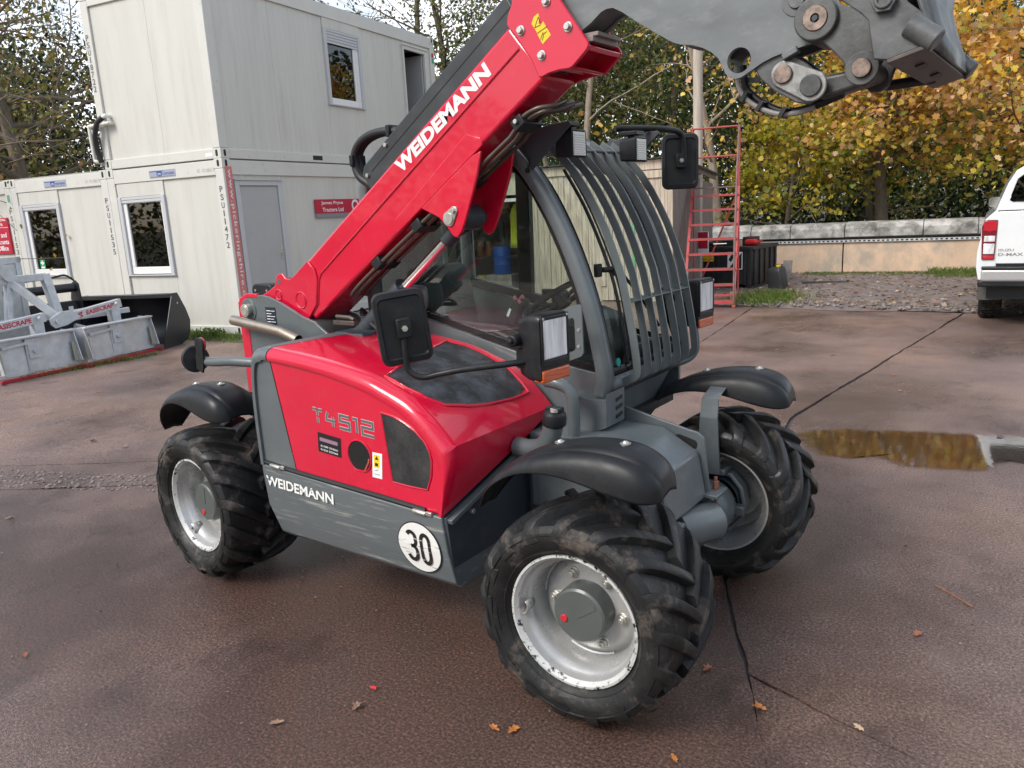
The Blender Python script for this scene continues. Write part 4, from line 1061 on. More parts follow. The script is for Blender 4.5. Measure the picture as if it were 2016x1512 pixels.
# ---- windscreen guard: seven flat bars bent round the screen
BARX = [(.470, 2.040), (.521, 2.004), (.580, 1.948), (.637, 1.882), (.685, 1.812), (.730, 1.732), (.766, 1.660), (.797, 1.585), (.842, 1.460), (.866, 1.344), (.880, 1.27), (.894, 1.19), (.904, 1.12), (.909, 1.068), (.909, 1.045), (.902, 1.025), (.885, 1.010), (.83, .982), (.76, .955)]
def bar_pts(wid):
    P = [Vector((x, z)) for x, z in BARX]; o = []; inn = []
    for i, p in enumerate(P):
        t = (P[min(i + 1, len(P) - 1)] - P[max(i - 1, 0)]).normalized()
        n = Vector((t.y, -t.x))          # towards the inside of the bend
        o.append((p.x - n.x * 0, p.y)); q = p + n * wid; inn.append((q.x, q.y))
    return o, inn
for k in range(7):
    y = .10 + .1 * k
    o, inn = bar_pts(.034)
    mb = MB(); n = len(o)
    mb.loft([[(x, y - .0035, z) for x, z in o], [(x, y - .0035, z) for x, z in inn], [(x, y + .0035, z) for x, z in inn], [(x, y + .0035, z) for x, z in o], [(x, y - .0035, z) for x, z in o]])
    part('guard_bar', mb, GREY, 0, smooth=25)
for k in range(6):
    y = .10 + .1 * k
    mb = MB(); mb.box((.845, y + .05, 1.345), (.042, .093, .005), Matrix.Rotation(.12, 3, 'Y')); part('guard_crossbar', mb, GREY, .001)
for k in range(6):
    y = .10 + .1 * k
    mb = MB(); mb.tube([(.53, y + .003, 1.985), (.53, y + .097, 1.985)], .008, 8); part('guard_spacer', mb, GREY, 0)
mb = MB(); mb.beam((.765, .08, .950), (.765, .72, .950), .03, .012); part('guard_rail', mb, GREY, .002)

# ---- roof plates, work lamps
for yy, y1 in ((-.055, -.045), (.735, .745)):
    mb = MB(); mb.prism([(.40, 2.035), (.455, 2.060), (.46, 2.052), (.605, 2.070), (.690, 2.075), (.700, 2.062), (.505, 1.900), (.480, 1.945)], 'y', yy, y1); part('roof_lamp_bracket', mb, GREYD, .002)
mb = MB(); mb.bb(.585, .69, -.045, .03, 2.058, 2.075); mb.bb(.60, .69, .52, .60, 2.048, 2.066); part('lamp_mount', mb, BLACK, .003)
GLAMP = mat('work_lamp_glass', (.36, .36, .35), .25, metal=.4)
def worklamp(c):
    mb = MB()
    rows = []
    for x, hy, hz in ((-.055, .035, .035), (-.045, .046, .048), (.02, .055, .054), (.038, .058, .056), (.042, .052, .050)):
        rows.append([(c[0] + x, c[1] + y * hy / 1, c[2] + z * hz / 1) for y, z in rrect(-1, 1, -1, 1, .25, 3)])
    mb.loft(rows, True); mb.f.append(tuple(range(16)) if False else tuple(range(len(rows[0])))); 
    L = part('work_lamp', mb, BLACK, 0, smooth=35)
    mb = MB(); mb.bb(c[0] + .034, c[0] + .041, c[1] - .047, c[1] + .047, c[2] - .046, c[2] + .046); obj('lamp_glass', mb, GLAMP, L)
    for k in range(9):
        mb = MB(); mb.bb(c[0] + .041, c[0] + .0435, c[1] - .040, c[1] + .040, c[2] - .040 + .009 * k, c[2] - .0365 + .009 * k); obj('lens_rib', mb, mat('lens_rib', (.55, .55, .53), .3), L, smooth=0)
    mb = MB(); mb.bb(c[0] - .02, c[0] + .015, c[1] - .02, c[1] + .02, c[2] + .052, c[2] + .075); obj('lamp_bracket', mb, BLACK, L, bevel=.003)
    return L
worklamp((.645, .03, 1.992)); worklamp((.655, .56, 1.984))
mb = MB(); mb.tube(smooth_poly([(.47, -.06, 2.03), (.48, -.062, 1.97), (.50, -.06, 1.94), (.485, -.058, 1.905)], 4), .004, 6); mb.cyl((.485, -.055, 1.90), (.485, -.06, 1.90), .012, 10); part('lamp_cable', mb, HOSE, 0)

# ---- mirrors
def mirror(c, nrm, w, h, roll=0.0):
    n = Vector(nrm).normalized(); up = Vector((0, 0, 1)); x = up.cross(n).normalized(); z = n.cross(x)
    x, z = x * math.cos(roll) + z * math.sin(roll), z * math.cos(roll) - x * math.sin(roll)
    C = Vector(c)
    def Rw(k, d, r): return [C + x * px + z * pz + n * d for px, pz in rrect(-w / 2 * k, w / 2 * k, -h / 2 * k, h / 2 * k, r, 5)]
    mb = MB(); rows = [Rw(.97, -.022, .03), Rw(1.0, -.016, .032), Rw(1.0, -.004, .032), Rw(.965, .004, .03), Rw(.83, .007, .02), Rw(.79, .002, .018)]
    mb.loft(rows, True); k = len(rows[0]); mb.f.append(tuple(range(k))); mb.f.append(tuple(range(5 * k, 6 * k)))
    o = part('mirror', mb, BLACK, 0, smooth=30)
    mb = MB(); mb.box(C + n * .018, (.05, .03, .07), Matrix((x, n, z)).transposed()); obj('mirror_clamp', mb, BLACK, o, bevel=.005)
    mb = MB(); mb.cyl(C + n * .030, C + n * .044, .011, 6); mb.cyl(C + n * .044, C + n * .05, .006, 8); obj('clamp_bolt', mb, STEEL, o)
    mb = MB(); pts = Rw(.9, -.0225, .025); mb.add(pts, [tuple(range(len(pts)))]); obj('mirror_glass', mb, CHROME, o, smooth=0)
    return o
mirror((.470, -.845, 1.362), (.80, -.60, .02), .185, .262, .10)
mirror((.700, .975, 1.938), (.55, -.83, .05), .182, .270, -.01)
mb = MB(); mb.tube(smooth_poly([(.845, -.60, 1.225), (.80, -.66, 1.222), (.66, -.75, 1.208), (.575, -.79, 1.192), (.525, -.82, 1.182), (.492, -.845, 1.200), (.482, -.855, 1.24), (.484, -.858, 1.345)], 5), .0115, 10); part('mirror_arm', mb, BLACK, 0)
mb = MB(); mb.tube(smooth_poly([(.56, .56, 2.088), (.60, .63, 2.09), (.66, .78, 2.09), (.695, .90, 2.085), (.712, .955, 2.066), (.720, .965, 2.02), (.722, .966, 1.95)], 5), .0145, 10); part('mirror_arm', mb, BLACK, 0)

# ---- headlamps
def headlamp(c, yaw):
    R = Matrix.Rotation(yaw, 3, 'Z'); C = Vector(c)
    mb = MB(); rows = []
    for x, hy, z0, z1 in ((-.075, .045, -.085, .065), (-.060, .066, -.112, .090), (-.02, .078, -.125, .104), (.035, .083, -.130, .108), (.046, .080, -.127, .105)):
        rows.append([C + R @ Vector((x, py * hy, (z0 + z1) / 2 + pz * (z1 - z0) / 2)) for py, pz in rrect(-1, 1, -1, 1, .22, 3)])
    mb.loft(rows, True); k = len(rows[0]); mb.f.append(tuple(range(k))); mb.f.append(tuple(range(4 * k, 5 * k)))
    o = part('headlamp', mb, BLACK, 0, smooth=35)
    mb = MB(); mb.box(C + R @ Vector((.046, 0, .022)), (.012, .132, .145), R); obj('headlamp_lens', mb, LENS, o, bevel=.006)
    mb = MB(); mb.box(C + R @ Vector((.030, 0, -.108)), (.045, .150, .044), R); obj('indicator_lens', mb, AMBER, o, bevel=.006)
    mb = MB(); mb.box(C + R @ Vector((.0462, 0, .092)), (.013, .15, .012), R); mb.box(C + R @ Vector((.0462, 0, -.062)), (.013, .15, .020), R); mb.box(C + R @ Vector((.0462, .070, .02)), (.013, .011, .165), R); mb.box(C + R @ Vector((.0462, -.070, .02)), (.013, .011, .165), R); obj('lens_surround', mb, BLACK, o, bevel=.003)
    for sy in (-1, 1):
        mb = MB(); mb.cyl(C + R @ Vector((.052, sy * .066, .094)), C + R @ Vector((.0545, sy * .066, .094)), .005, 8); obj('surround_screw', mb, STEEL, o)
    return o
headlamp((.872, -.560, 1.284), -.10)
headlamp((.845, .845, 1.262), -.08)
mb = MB(); mb.cyl((.80, -.60, 1.30), (.80, -.66, 1.30), .022, 14); mb.cyl((.80, -.645, 1.30), (.80, -.672, 1.30), .012, 6); mb.box((.82, -.60, 1.235), (.05, .06, .07)); part('headlamp_knuckle', mb, BLACK, .006)
mb = MB()      # perforated plate that carries the right headlamp
op = [(.605, 1.312), (.800, 1.372), (.812, 1.362), (.815, 1.180), (.804, 1.165), (.600, 1.085)]; ip_ = [(.66, 1.285), (.770, 1.318), (.778, 1.308), (.780, 1.195), (.772, 1.186), (.66, 1.142)]
part('headlamp_plate', ring(op, ip_, -.205, -.198), GREY, 0)
for (x, z) in ((.70, 1.152), (.795, 1.205), (.797, 1.27)):
    mb = MB(); mb.cyl((x, -.205, z), (x, -.209, z), .007, 10); part('plate_bolt', mb, STEEL, 0)
mb = MB(); mb.beam((.62, -.20, 1.19), (.80, -.50, 1.25), .05, .012); part('headlamp_bracket', mb, BLACK, .003)
mb = MB(); mb.tube(smooth_poly([(.63, -.20, 1.050), (.68, -.20, 1.045), (.725, -.19, 1.025), (.745, -.185, .98), (.745, -.18, .90), (.742, -.18, .82)], 5), .026, 14); part('lamp_stay', mb, GREY, 0)
mb = MB(); mb.tube(smooth_poly([(.845, .80, 1.16), (.858, .80, 1.06), (.855, .79, 1.01), (.83, .75, .978), (.775, .66, .958)], 5), .017, 12); mb.box((.80, .76, 1.29), (.05, .07, .05)); part('lamp_stay', mb, GREY, 0)
mb = MB(); mb.tube([(.79, .70, 1.29), (.80, .78, 1.29)], .016, 10); part('headlamp_knuckle', mb, BLACK, 0)

# ================================================================== the yard
def concrete_mat():
    m = bpy.data.materials.new('wet_red_concrete'); m.use_nodes = True; nt = m.node_tree; b = nt.nodes['Principled BSDF']; L = nt.links.new
    tc = nt.nodes.new('ShaderNodeTexCoord')
    def nz(scale, detail=6, rough=.6, st=None, off=None):
        src = tc.outputs['Object']
        if st or off:
            mp = nt.nodes.new('ShaderNodeMapping')
            if st: mp.inputs['Scale'].default_value = st
            if off: mp.inputs['Location'].default_value = off
            L(src, mp.inputs['Vector']); src = mp.outputs['Vector']
        n = nt.nodes.new('ShaderNodeTexNoise'); n.inputs['Scale'].default_value = scale; n.inputs['Detail'].default_value = detail; n.inputs['Roughness'].default_value = rough
        L(src, n.inputs['Vector']); return n.outputs['Fac']
    def ramp(f, stops):
        r = nt.nodes.new('ShaderNodeValToRGB'); e = r.color_ramp.elements
        e[0].position, e[0].color = stops[0][0], (*stops[0][1], 1); e[1].position, e[1].color = stops[-1][0], (*stops[-1][1], 1)
        for p, c in stops[1:-1]:
            k = e.new(p); k.color = (*c, 1)
        L(f, r.inputs['Fac']); return r.outputs['Color']
    base = ramp(nz(.45, 8, .62), [(.34, (.14, .097, .086)), (.48, (.205, .140, .120)), (.60, (.27, .175, .138)), (.70, (.235, .185, .165))])
    fine = ramp(nz(90, 3, .8), [(.34, (.22, .22, .22)), (.48, (.8, .8, .8)), (.60, (1.6, 1.55, 1.5)), (.70, (3.0, 2.9, 2.8))])
    mx = nt.nodes.new('ShaderNodeMixRGB'); mx.blend_type = 'MULTIPLY'; mx.inputs['Fac'].default_value = .85; L(base, mx.inputs['Color1']); L(fine, mx.inputs['Color2'])
    # pale patches of wear and darker wet areas
    pal = ramp(nz(1.1, 7, .7, (1, 1.6, 1)), [(.60, (0, 0, 0)), (.74, (.40, .40, .40))])
    m2 = nt.nodes.new('ShaderNodeMixRGB'); m2.inputs['Color2'].default_value = (.24, .18, .155, 1); L(pal, m2.inputs['Fac']); L(mx.outputs['Color'], m2.inputs['Color1'])
    mpw = nt.nodes.new('ShaderNodeMapping'); mpw.inputs['Location'].default_value = (-.35, 1.55, 0); L(tc.outputs['Object'], mpw.inputs['Vector'])
    gl = nt.nodes.new('ShaderNodeVectorMath'); gl.operation = 'LENGTH'; L(mpw.outputs['Vector'], gl.inputs[0])
    gm = nt.nodes.new('ShaderNodeMapRange'); gm.inputs['From Min'].default_value = 1.4; gm.inputs['From Max'].default_value = 4.2; gm.inputs['To Min'].default_value = .17; gm.inputs['To Max'].default_value = -.04; L(gl.outputs['Value'], gm.inputs['Value'])
    sw = nt.nodes.new('ShaderNodeMath'); sw.operation = 'SUBTRACT'; L(nz(.62, 7, .6, None, (3.1, 1.7, 0)), sw.inputs[0]); L(gm.outputs['Result'], sw.inputs[1])
    wet = ramp(sw.outputs[0], [(.34, (1, 1, 1)), (.60, (0, 0, 0))])
    m3 = nt.nodes.new('ShaderNodeMixRGB'); m3.blend_type = 'MULTIPLY'; m3.inputs['Color2'].default_value = (.36, .31, .30, 1); L(wet, m3.inputs['Fac']); L(m2.outputs['Color'], m3.inputs['Color1'])
    stn = ramp(nz(2.3, 9, .72, (1, .55, 1), (7.7, 2.2, 0)), [(.28, (.40, .38, .38)), (.44, (1, 1, 1))])
    m4 = nt.nodes.new('ShaderNodeMixRGB'); m4.blend_type = 'MULTIPLY'; m4.inputs['Fac'].default_value = 1; L(m3.outputs['Color'], m4.inputs['Color1']); L(stn, m4.inputs['Color2'])
    spk = ramp(nz(38, 8, .75, None, (1.2, 5, 0)), [(.70, (0, 0, 0)), (.76, (.5, .5, .5))])
    m5 = nt.nodes.new('ShaderNodeMixRGB'); m5.inputs['Color2'].default_value = (.30, .26, .24, 1); L(spk, m5.inputs['Fac']); L(m4.outputs['Color'], m5.inputs['Color1'])
    L(m5.outputs['Color'], b.inputs['Base Color'])
    mr = nt.nodes.new('ShaderNodeMapRange'); mr.inputs['To Min'].default_value = .46; mr.inputs['To Max'].default_value = .10; L(wet, mr.inputs['Value'])
    ad = nt.nodes.new('ShaderNodeMath'); ad.operation = 'MULTIPLY_ADD'; ad.inputs[1].default_value = .22; L(nz(7, 5), ad.inputs[0]); L(mr.outputs['Result'], ad.inputs[2]); sb = nt.nodes.new('ShaderNodeMath'); sb.operation = 'SUBTRACT'; sb.inputs[1].default_value = .11; L(ad.outputs[0], sb.inputs[0])
    L(sb.outputs[0], b.inputs['Roughness'])
    h = nt.nodes.new('ShaderNodeMath'); h.operation = 'MULTIPLY_ADD'; h.inputs[1].default_value = .40; L(nz(72, 2, .5), h.inputs[0]); L(nz(180, 2, .6), h.inputs[2])
    bp = nt.nodes.new('ShaderNodeBump'); bp.inputs['Strength'].default_value = 1.0; bp.inputs['Distance'].default_value = .0055; L(h.outputs[0], bp.inputs['Height']); L(bp.outputs['Normal'], b.inputs['Normal'])
    return m
CONC = concrete_mat()
SOIL = mat('joint_soil', (.085, .080, .082), .85, noise=.4, nscale=30, bump=.4, bscale=80)
def gz(x, y=0): return .024 * max(0.0, -3.6 - x)

# ground sheet to the horizon
mb = MB()
xs = [-300, -3.6, 300]
mb.add([(-300, -300, -.03 + gz(-16)), (-3.6, -300, -.03), (-3.6, 300, -.03), (-300, 300, -.03 + gz(-16)), (300, -300, -.03), (300, 300, -.03), (-16, -300, -.03 + gz(-16)), (-16, 300, -.03 + gz(-16))], [(0, 6, 7, 3), (6, 1, 2, 7), (1, 4, 5, 2)])
structure(obj('ground', mb, mat('wood_floor_soil', (.055, .048, .030), .9, noise=.4, nscale=2, bump=.5, bscale=20), smooth=0))

# yard: concrete slabs with open joints over a soil bed
YARD = structure(empty('yard', (0, 0, 0)))
mb = MB(); mb.add([(-16, -12, -.022 + gz(-16)), (-3.6, -12, -.022), (-3.6, 11.0, -.022), (-16, 11.0, -.022 + gz(-16)), (14, -12, -.022), (14, 11.0, -.022)], [(0, 1, 2, 3), (1, 4, 5, 2)])
obj('joint_bed', mb, SOIL, YARD, smooth=0)
def cut(poly, p, d, gap):
    """split a polygon by the line p + t d, leaving a gap"""
    n = Vector((-d[1], d[0])).normalized(); P = Vector(p); res = []
    for s in (1, -1):
        out = []
        for i in range(len(poly)):
            a = Vector(poly[i]); b = Vector(poly[(i + 1) % len(poly)])
            da = (a - P).dot(n) * s - gap / 2; db = (b - P).dot(n) * s - gap / 2
            if da >= 0: out.append((a.x, a.y))
            if da * db < 0:
                q = a + (b - a) * (da / (da - db)); out.append((q.x, q.y))
        if len(out) > 2: res.append(out)
    return res
def area(p): return abs(sum(p[i - 1][0] * p[i][1] - p[i][0] * p[i - 1][1] for i in range(len(p)))) / 2
polys = [[(-16, -12), (14, -12), (14, 9.75), (-16, 9.75)]]
def split(p, d, gap, test=None):
    global polys
    out = []
    for q in polys:
        c = (sum(a[0] for a in q) / len(q), sum(a[1] for a in q) / len(q))
        if test is None or test(q, c): out += [r for r in cut(q, p, d, gap) if area(r) > .02]
        else: out.append(q)
    polys = out
J1 = (.47, 6.45)
split((0, 3.38), (1, 0), 0.0); split((0, .47), (1, 0), 0.0)             # bands, so that the long joint can bend
far = lambda q, c: min(p[1] for p in q) > 3.3
mid = lambda q, c: min(p[1] for p in q) > .4 and max(p[1] for p in q) < 3.4
near = lambda q, c: max(p[1] for p in q) < .5
split((.58, 3.38), J1, .030, far)                                       # long joint running to the pickup
split((.58, 3.38), (.56, -2.91), .026, mid)
split((1.14, .47), (.57, -1.11), .013, near)
split((-1.62, 7.5), (-.34, 2.28), .018, lambda q, c: far(q, c) and c[0] < .3)   # joint by the steps
split((-5.9, 5.0), J1, .018, lambda q, c: far(q, c) and c[0] < -1.8)
split((0, 6.88), (1, -.03), .020, lambda q, c: far(q, c) and c[0] > 1.0)
split((5.4, 3.38), J1, .018, lambda q, c: far(q, c) and c[0] > 1.0)
split((1.51, -.22), (.58, -.17), .007, lambda q, c: near(q, c) and c[0] > 1.6)
split((-4.27, -.54), (.97, .69), .014, lambda q, c: near(q, c) and c[0] < 0)
split((-3.68, -.77), (.93, .61), .012, lambda q, c: near(q, c) and c[0] < 0 and c[1] < -.5)
split((-3.6, 0), (0, 1), 0.0)
rnd = random.Random(11)
for q in polys:
    # uneven broken edges
    pts = []
    for i in range(len(q)):
        a = Vector(q[i]); b = Vector(q[(i + 1) % len(q)]); Ln = (b - a).length
        seam = (abs(a.x + 3.6) < 1e-4 and abs(b.x + 3.6) < 1e-4) or (abs(a.y - 3.38) < 1e-4 and abs(b.y - 3.38) < 1e-4) or (abs(a.y - .47) < 1e-4 and abs(b.y - .47) < 1e-4)
        k = 1 if (seam or Ln > 40) else max(1, min(140, int(Ln / .07)))
        n = Vector((-(b - a).y, (b - a).x)).normalized() if Ln > 0 else Vector((0, 0))
        w = 0
        for j in range(k):
            p = a.lerp(b, j / k)
            if 0 < j: w = w * .75 + rnd.gauss(0, .0042); p = p + n * w
            pts.append((p.x, p.y))
    mb = MB(); n = len(pts); dz = 0.0
    mb.add([(x, y, gz(x) + dz) for x, y in pts] + [(x, y, gz(x) - .05) for x, y in pts], [tuple(range(n))] + [(i, (i + 1) % n, (i + 1) % n + n, i + n) for i in range(n)])
    obj('slab', mb, CONC, YARD, smooth=0)

# rough strip of exposed stones in the yard
mb = MB()
A = Vector((-4.4, -.70)); B = Vector((-2.6, .10)); w = Vector((.35, -.30))
rnd = random.Random(5)
for i in range(420):
    p = A.lerp(B, rnd.random()) + w * (rnd.random() - .1) * .8
    s = rnd.uniform(.006, .018)
    c = Vector((p.x, p.y, gz(p.x) + s * .15)); mb.lathe([(.0005, s * .35), (s * .7, s * .25), (s, 0), (s * .8, -s * .3)], c, (rnd.gauss(0, .2), rnd.gauss(0, .2), 1), 5)
stuff(obj('exposed_stones', mb, mat('pale_stones', (.18, .152, .14), .6, noise=.5, nscale=14), smooth=0), 'strip of small pale stones showing in the yard surface', 'stones')

# puddle
def blob(pts, jit, k=5, seed=1):
    r = random.Random(seed); P = smooth_poly([(x, y, 0) for x, y in pts + [pts[0]]], k)[:-1]
    return [(p.x + r.gauss(0, jit), p.y + r.gauss(0, jit)) for p in P]
pud = blob([(.70, 2.85), (.80, 3.10), (1.14, 3.27), (1.62, 3.42), (2.14, 3.52), (2.8, 3.45), (3.1, 3.1), (2.7, 2.85), (2.17, 2.93), (2.02, 2.70), (1.89, 2.58), (1.55, 2.52), (1.30, 2.62), (1.15, 2.47), (.95, 2.55), (.85, 2.70)], .012, 5)
def puddle_mat():
    m = glassmat('puddle_water', (.72, .66, .58), 2.2, 1.36, .05); nt = m.node_tree
    o = [n for n in nt.nodes if n.type == 'OUTPUT_MATERIAL'][0]; last = o.inputs['Surface'].links[0].from_socket
    at = nt.nodes.new('ShaderNodeAttribute'); at.attribute_name = 'depth'; t = nt.nodes.new('ShaderNodeBsdfTransparent'); mx = nt.nodes.new('ShaderNodeMixShader')
    tc = nt.nodes.new('ShaderNodeTexCoord'); n = nt.nodes.new('ShaderNodeTexNoise'); n.inputs['Scale'].default_value = 9; n.inputs['Detail'].default_value = 6; nt.links.new(tc.outputs['Object'], n.inputs['Vector'])
    ad = nt.nodes.new('ShaderNodeMath'); ad.operation = 'MULTIPLY_ADD'; ad.inputs[1].default_value = 1.1; ad.use_clamp = False
    nt.links.new(n.outputs['Fac'], ad.inputs[0]); nt.links.new(at.outputs['Fac'], ad.inputs[2])
    mr = nt.nodes.new('ShaderNodeMapRange'); mr.inputs['From Min'].default_value = .80; mr.inputs['From Max'].default_value = 1.45; nt.links.new(ad.outputs[0], mr.inputs['Value'])
    nt.links.new(mr.outputs['Result'], mx.inputs['Fac']); nt.links.new(t.outputs[0], mx.inputs[1]); nt.links.new(last, mx.inputs[2]); nt.links.new(mx.outputs[0], o.inputs['Surface'])
    n2 = nt.nodes.new('ShaderNodeTexNoise'); n2.inputs['Scale'].default_value = 14; bp = nt.nodes.new('ShaderNodeBump'); bp.inputs['Strength'].default_value = .05; bp.inputs['Distance'].default_value = .004
    nt.links.new(tc.outputs['Object'], n2.inputs['Vector']); nt.links.new(n2.outputs['Fac'], bp.inputs['Height'])
    for k in nt.nodes:
        if k.type == 'BSDF_GLOSSY': nt.links.new(bp.outputs['Normal'], k.inputs['Normal'])
    return m
def puddle(pts):
    c = Vector((sum(p[0] for p in pts) / len(pts), sum(p[1] for p in pts) / len(pts))); k = len(pts)
    mb = MB(); rows = []
    for f in (1.06, .97, .86, .6): rows.append([(c.x + (x - c.x) * f, c.y + (y - c.y) * (f if f < 1 else f + .06), .0045) for x, y in pts])
    mb.loft(rows, True); mb.f.append(tuple(range(3 * k, 4 * k)))
    o = obj('puddle', mb, puddle_mat(), smooth=0); at = o.data.attributes.new('depth', 'FLOAT', 'POINT'); at.data.foreach_set('value', np.repeat(np.array([0, .45, .9, 1.0], dtype=np.float32), k)); return structure(o)
puddle(pud)
# gravel apron under the wall, with stones, litter and moss
GRAV = mat('gravel', (.17, .14, .13), .8, noise=.35, nscale=6, dirt=(.22, .10, .075), dscale=1.6, damt=.8, dlo=.55, dhi=.7, bump=.9, bscale=45)
mb = MB(); nx, ny = 60, 24
rows = []
rnd = random.Random(2)
for j in range(ny + 1):
    rows.append([])
    for i in range(nx + 1):
        x = -9 + 17 * i / nx; y = 9.70 + (.12 * math.sin(x * 2.1) if j == 0 else 0) + 6.6 * j / ny
        t = j / ny
        rows[-1].append((x, y, .004 + (.05 * min(1, t * 4)) + rnd.uniform(0, .02) * (j > 0)))
mb.loft(rows); structure(obj('gravel_apron', mb, GRAV, smooth=60))
def stones(n, f, smin, smax, seed):
    r = random.Random(seed); m = MB()
    for i in range(n):
        x, y, z = f(r); s = r.uniform(smin, smax)
        m.lathe([(.0005, s * .5), (s * .7, s * .35), (s, 0), (s * .7, -s * .4)], (x, y, z), (r.gauss(0, .4), r.gauss(0, .4), 1), 5)
    return m
stuff(obj('loose_gravel', stones(2600, lambda r: (r.uniform(-3.2, 3.2), 9.75 + 5.0 * r.random() ** 1.3, .035), .012, .038, 9), mat('gravel_stone', (.20, .165, .15), .75, noise=.55, nscale=7), smooth=0), 'loose grey brown gravel in front of the concrete wall', 'gravel')

# leaves: shared shapes
MAPLE = [(0, -.5), (.16, -.30), (.42, -.34), (.34, -.10), (.52, .12), (.26, .14), (.22, .38), (0, .52), (-.22, .38), (-.26, .14), (-.52, .12), (-.34, -.10), (-.42, -.34), (-.16, -.30)]
OVAL = [(0, -.5), (.26, -.12), (.22, .22), (0, .5), (-.22, .22), (-.26, -.12)]
QUAD = [(0, -.5), (.3, 0), (0, .5), (-.3, 0)]
def leaf_mat(name, transl=.45, rough=.55):
    m = bpy.data.materials.new(name); m.use_nodes = True; nt = m.node_tree; nt.nodes.clear(); L = nt.links.new
    o = nt.nodes.new('ShaderNodeOutputMaterial'); at = nt.nodes.new('ShaderNodeAttribute'); at.attribute_name = 'leaf_colour'
    p = nt.nodes.new('ShaderNodeBsdfPrincipled'); p.inputs['Roughness'].default_value = rough; t = nt.nodes.new('ShaderNodeBsdfTranslucent'); mx = nt.nodes.new('ShaderNodeMixShader'); mx.inputs['Fac'].default_value = transl
    L(at.outputs['Color'], p.inputs['Base Color']); L(at.outputs['Color'], t.inputs['Color']); L(p.outputs[0], mx.inputs[1]); L(t.outputs[0], mx.inputs[2]); L(mx.outputs[0], o.inputs['Surface'])
    return m
LEAF = leaf_mat('leaf')
def leaf_mesh(name, pos, size, cols, shape, seed, flat=0.35, parent=None, droop=.0, up=0.0):
    """pos (n,3), size (n,), cols (n,3): one polygon per leaf, folded a little along the midrib"""
    r = np.random.default_rng(seed); n = len(pos); k = len(shape)
    S = np.array(shape, dtype=np.float32)
    a = r.normal(size=(n, 3)); a[:, 2] += up; a /= np.linalg.norm(a, axis=1)[:, None]          # normal
    b = r.normal(size=(n, 3)); b[:, 2] -= droop
    b -= a * (a * b).sum(1)[:, None]; b /= np.linalg.norm(b, axis=1)[:, None] + 1e-9
    c = np.cross(a, b)
    fold = r.uniform(0, flat, size=n)
    V = pos[:, None, :] + size[:, None, None] * (S[None, :, 0:1] * c[:, None, :] + S[None, :, 1:2] * b[:, None, :] + (np.abs(S[None, :, 0:1]) * fold[:, None, None] - .15 * S[None, :, 1:2] ** 2 * 1.0) * a[:, None, :])
    V = V.reshape(-1, 3).astype(np.float32)
    me = bpy.data.meshes.new(name)
    me.vertices.add(n * k); me.vertices.foreach_set('co', V.reshape(-1))
    me.loops.add(n * k); me.loops.foreach_set('vertex_index', np.arange(n * k, dtype=np.int32))
    me.polygons.add(n); me.polygons.foreach_set('loop_start', np.arange(0, n * k, k, dtype=np.int32)); me.polygons.foreach_set('loop_total', np.full(n, k, dtype=np.int32))
    me.update(calc_edges=True)
    at = me.color_attributes.new('leaf_colour', 'FLOAT_COLOR', 'POINT')
    C = np.ones((n, k, 4), dtype=np.float32); C[:, :, :3] = cols[:, None, :]
    at.data.foreach_set('color', C.reshape(-1))
    me.materials.append(LEAF)
    o = bpy.data.objects.new(name, me); COL.objects.link(o)
    if parent: o.parent = parent
    return o
def pick(r, n, pal):
    pal = np.array(pal, dtype=np.float32); w = pal[:, 3] / pal[:, 3].sum()
    c = pal[r.choice(len(pal), size=n, p=w)][:, :3]
    return np.clip(c * r.uniform(.7, 1.3, size=(n, 1)) + r.normal(0, .012, size=(n, 3)), .004, .9)
AUT = [(.80, .50, .06, 3), (.82, .56, .12, 3), (.78, .42, .13, 3.2), (.84, .52, .28, 3.6), (.52, .48, .08, 1.6), (.22, .26, .045, 1.0), (.45, .24, .09, .4)]
AUTG = [(.48, .46, .06, 3), (.34, .36, .05, 3), (.62, .48, .08, 2), (.18, .23, .04, 3), (.10, .14, .03, 2)]
# fallen leaves on the concrete, one object each
spots = [(-1.11, -1.66, 0), (.88, -.98, 1), (.94, -.95, 1), (.35, -1.04, 2), (.38, -1.15, 3), (1.60, -.40, 1), (1.91, -.33, 4), (1.97, .39, 0), (.98, 5.24, 1), (2.00, 3.45, 5), (.20, -1.37, 3), (-6.09, 1.13, 0), (-4.27, .18, 5), (1.36, -.27, 0), (1.46, -.79, 1), (-3.86, .24, 3), (-2.98, -.98, 3), (.21, 6.06, 0), (-.43, 6.15, 1), (1.15, 4.6, 3)]
FL = [((.30, .10, .055), 'dull red'), ((.42, .15, .03), 'orange brown'), ((.55, .02, .03), 'bright red'), ((.28, .17, .11), 'pale brown'), ((.50, .36, .22), 'pale yellow'), ((.06, .035, .025), 'dark brown')]
where = {0: 'on the wet concrete left of the rear wheel', 1: 'on the concrete below the near front wheel', 2: 'just left of another leaf below the near front wheel', 3: 'small on the dark wet foreground', 4: 'in the foreground below the red petal', 5: 'beside the joint right of the near front wheel', 6: 'on the concrete at the lower right', 7: 'on the slab right of the front wheels', 8: 'on the far slab beyond the puddle', 9: 'standing in the puddle', 10: 'in the foreground below the side tank', 11: 'near the galvanised scraper', 12: 'on the left of the yard beyond the stony strip', 13: 'close behind the near front tyre', 14: 'at the bottom edge near the joint', 15: 'beside the stony strip at the left', 16: 'on the near side of the stony strip', 17: 'on the far slab towards the gravel', 18: 'on the far slab nearest the front guard', 19: 'beside the long joint beyond the puddle', 20: 'on the wet slab right of the puddle edge'}
rnd = random.Random(21)
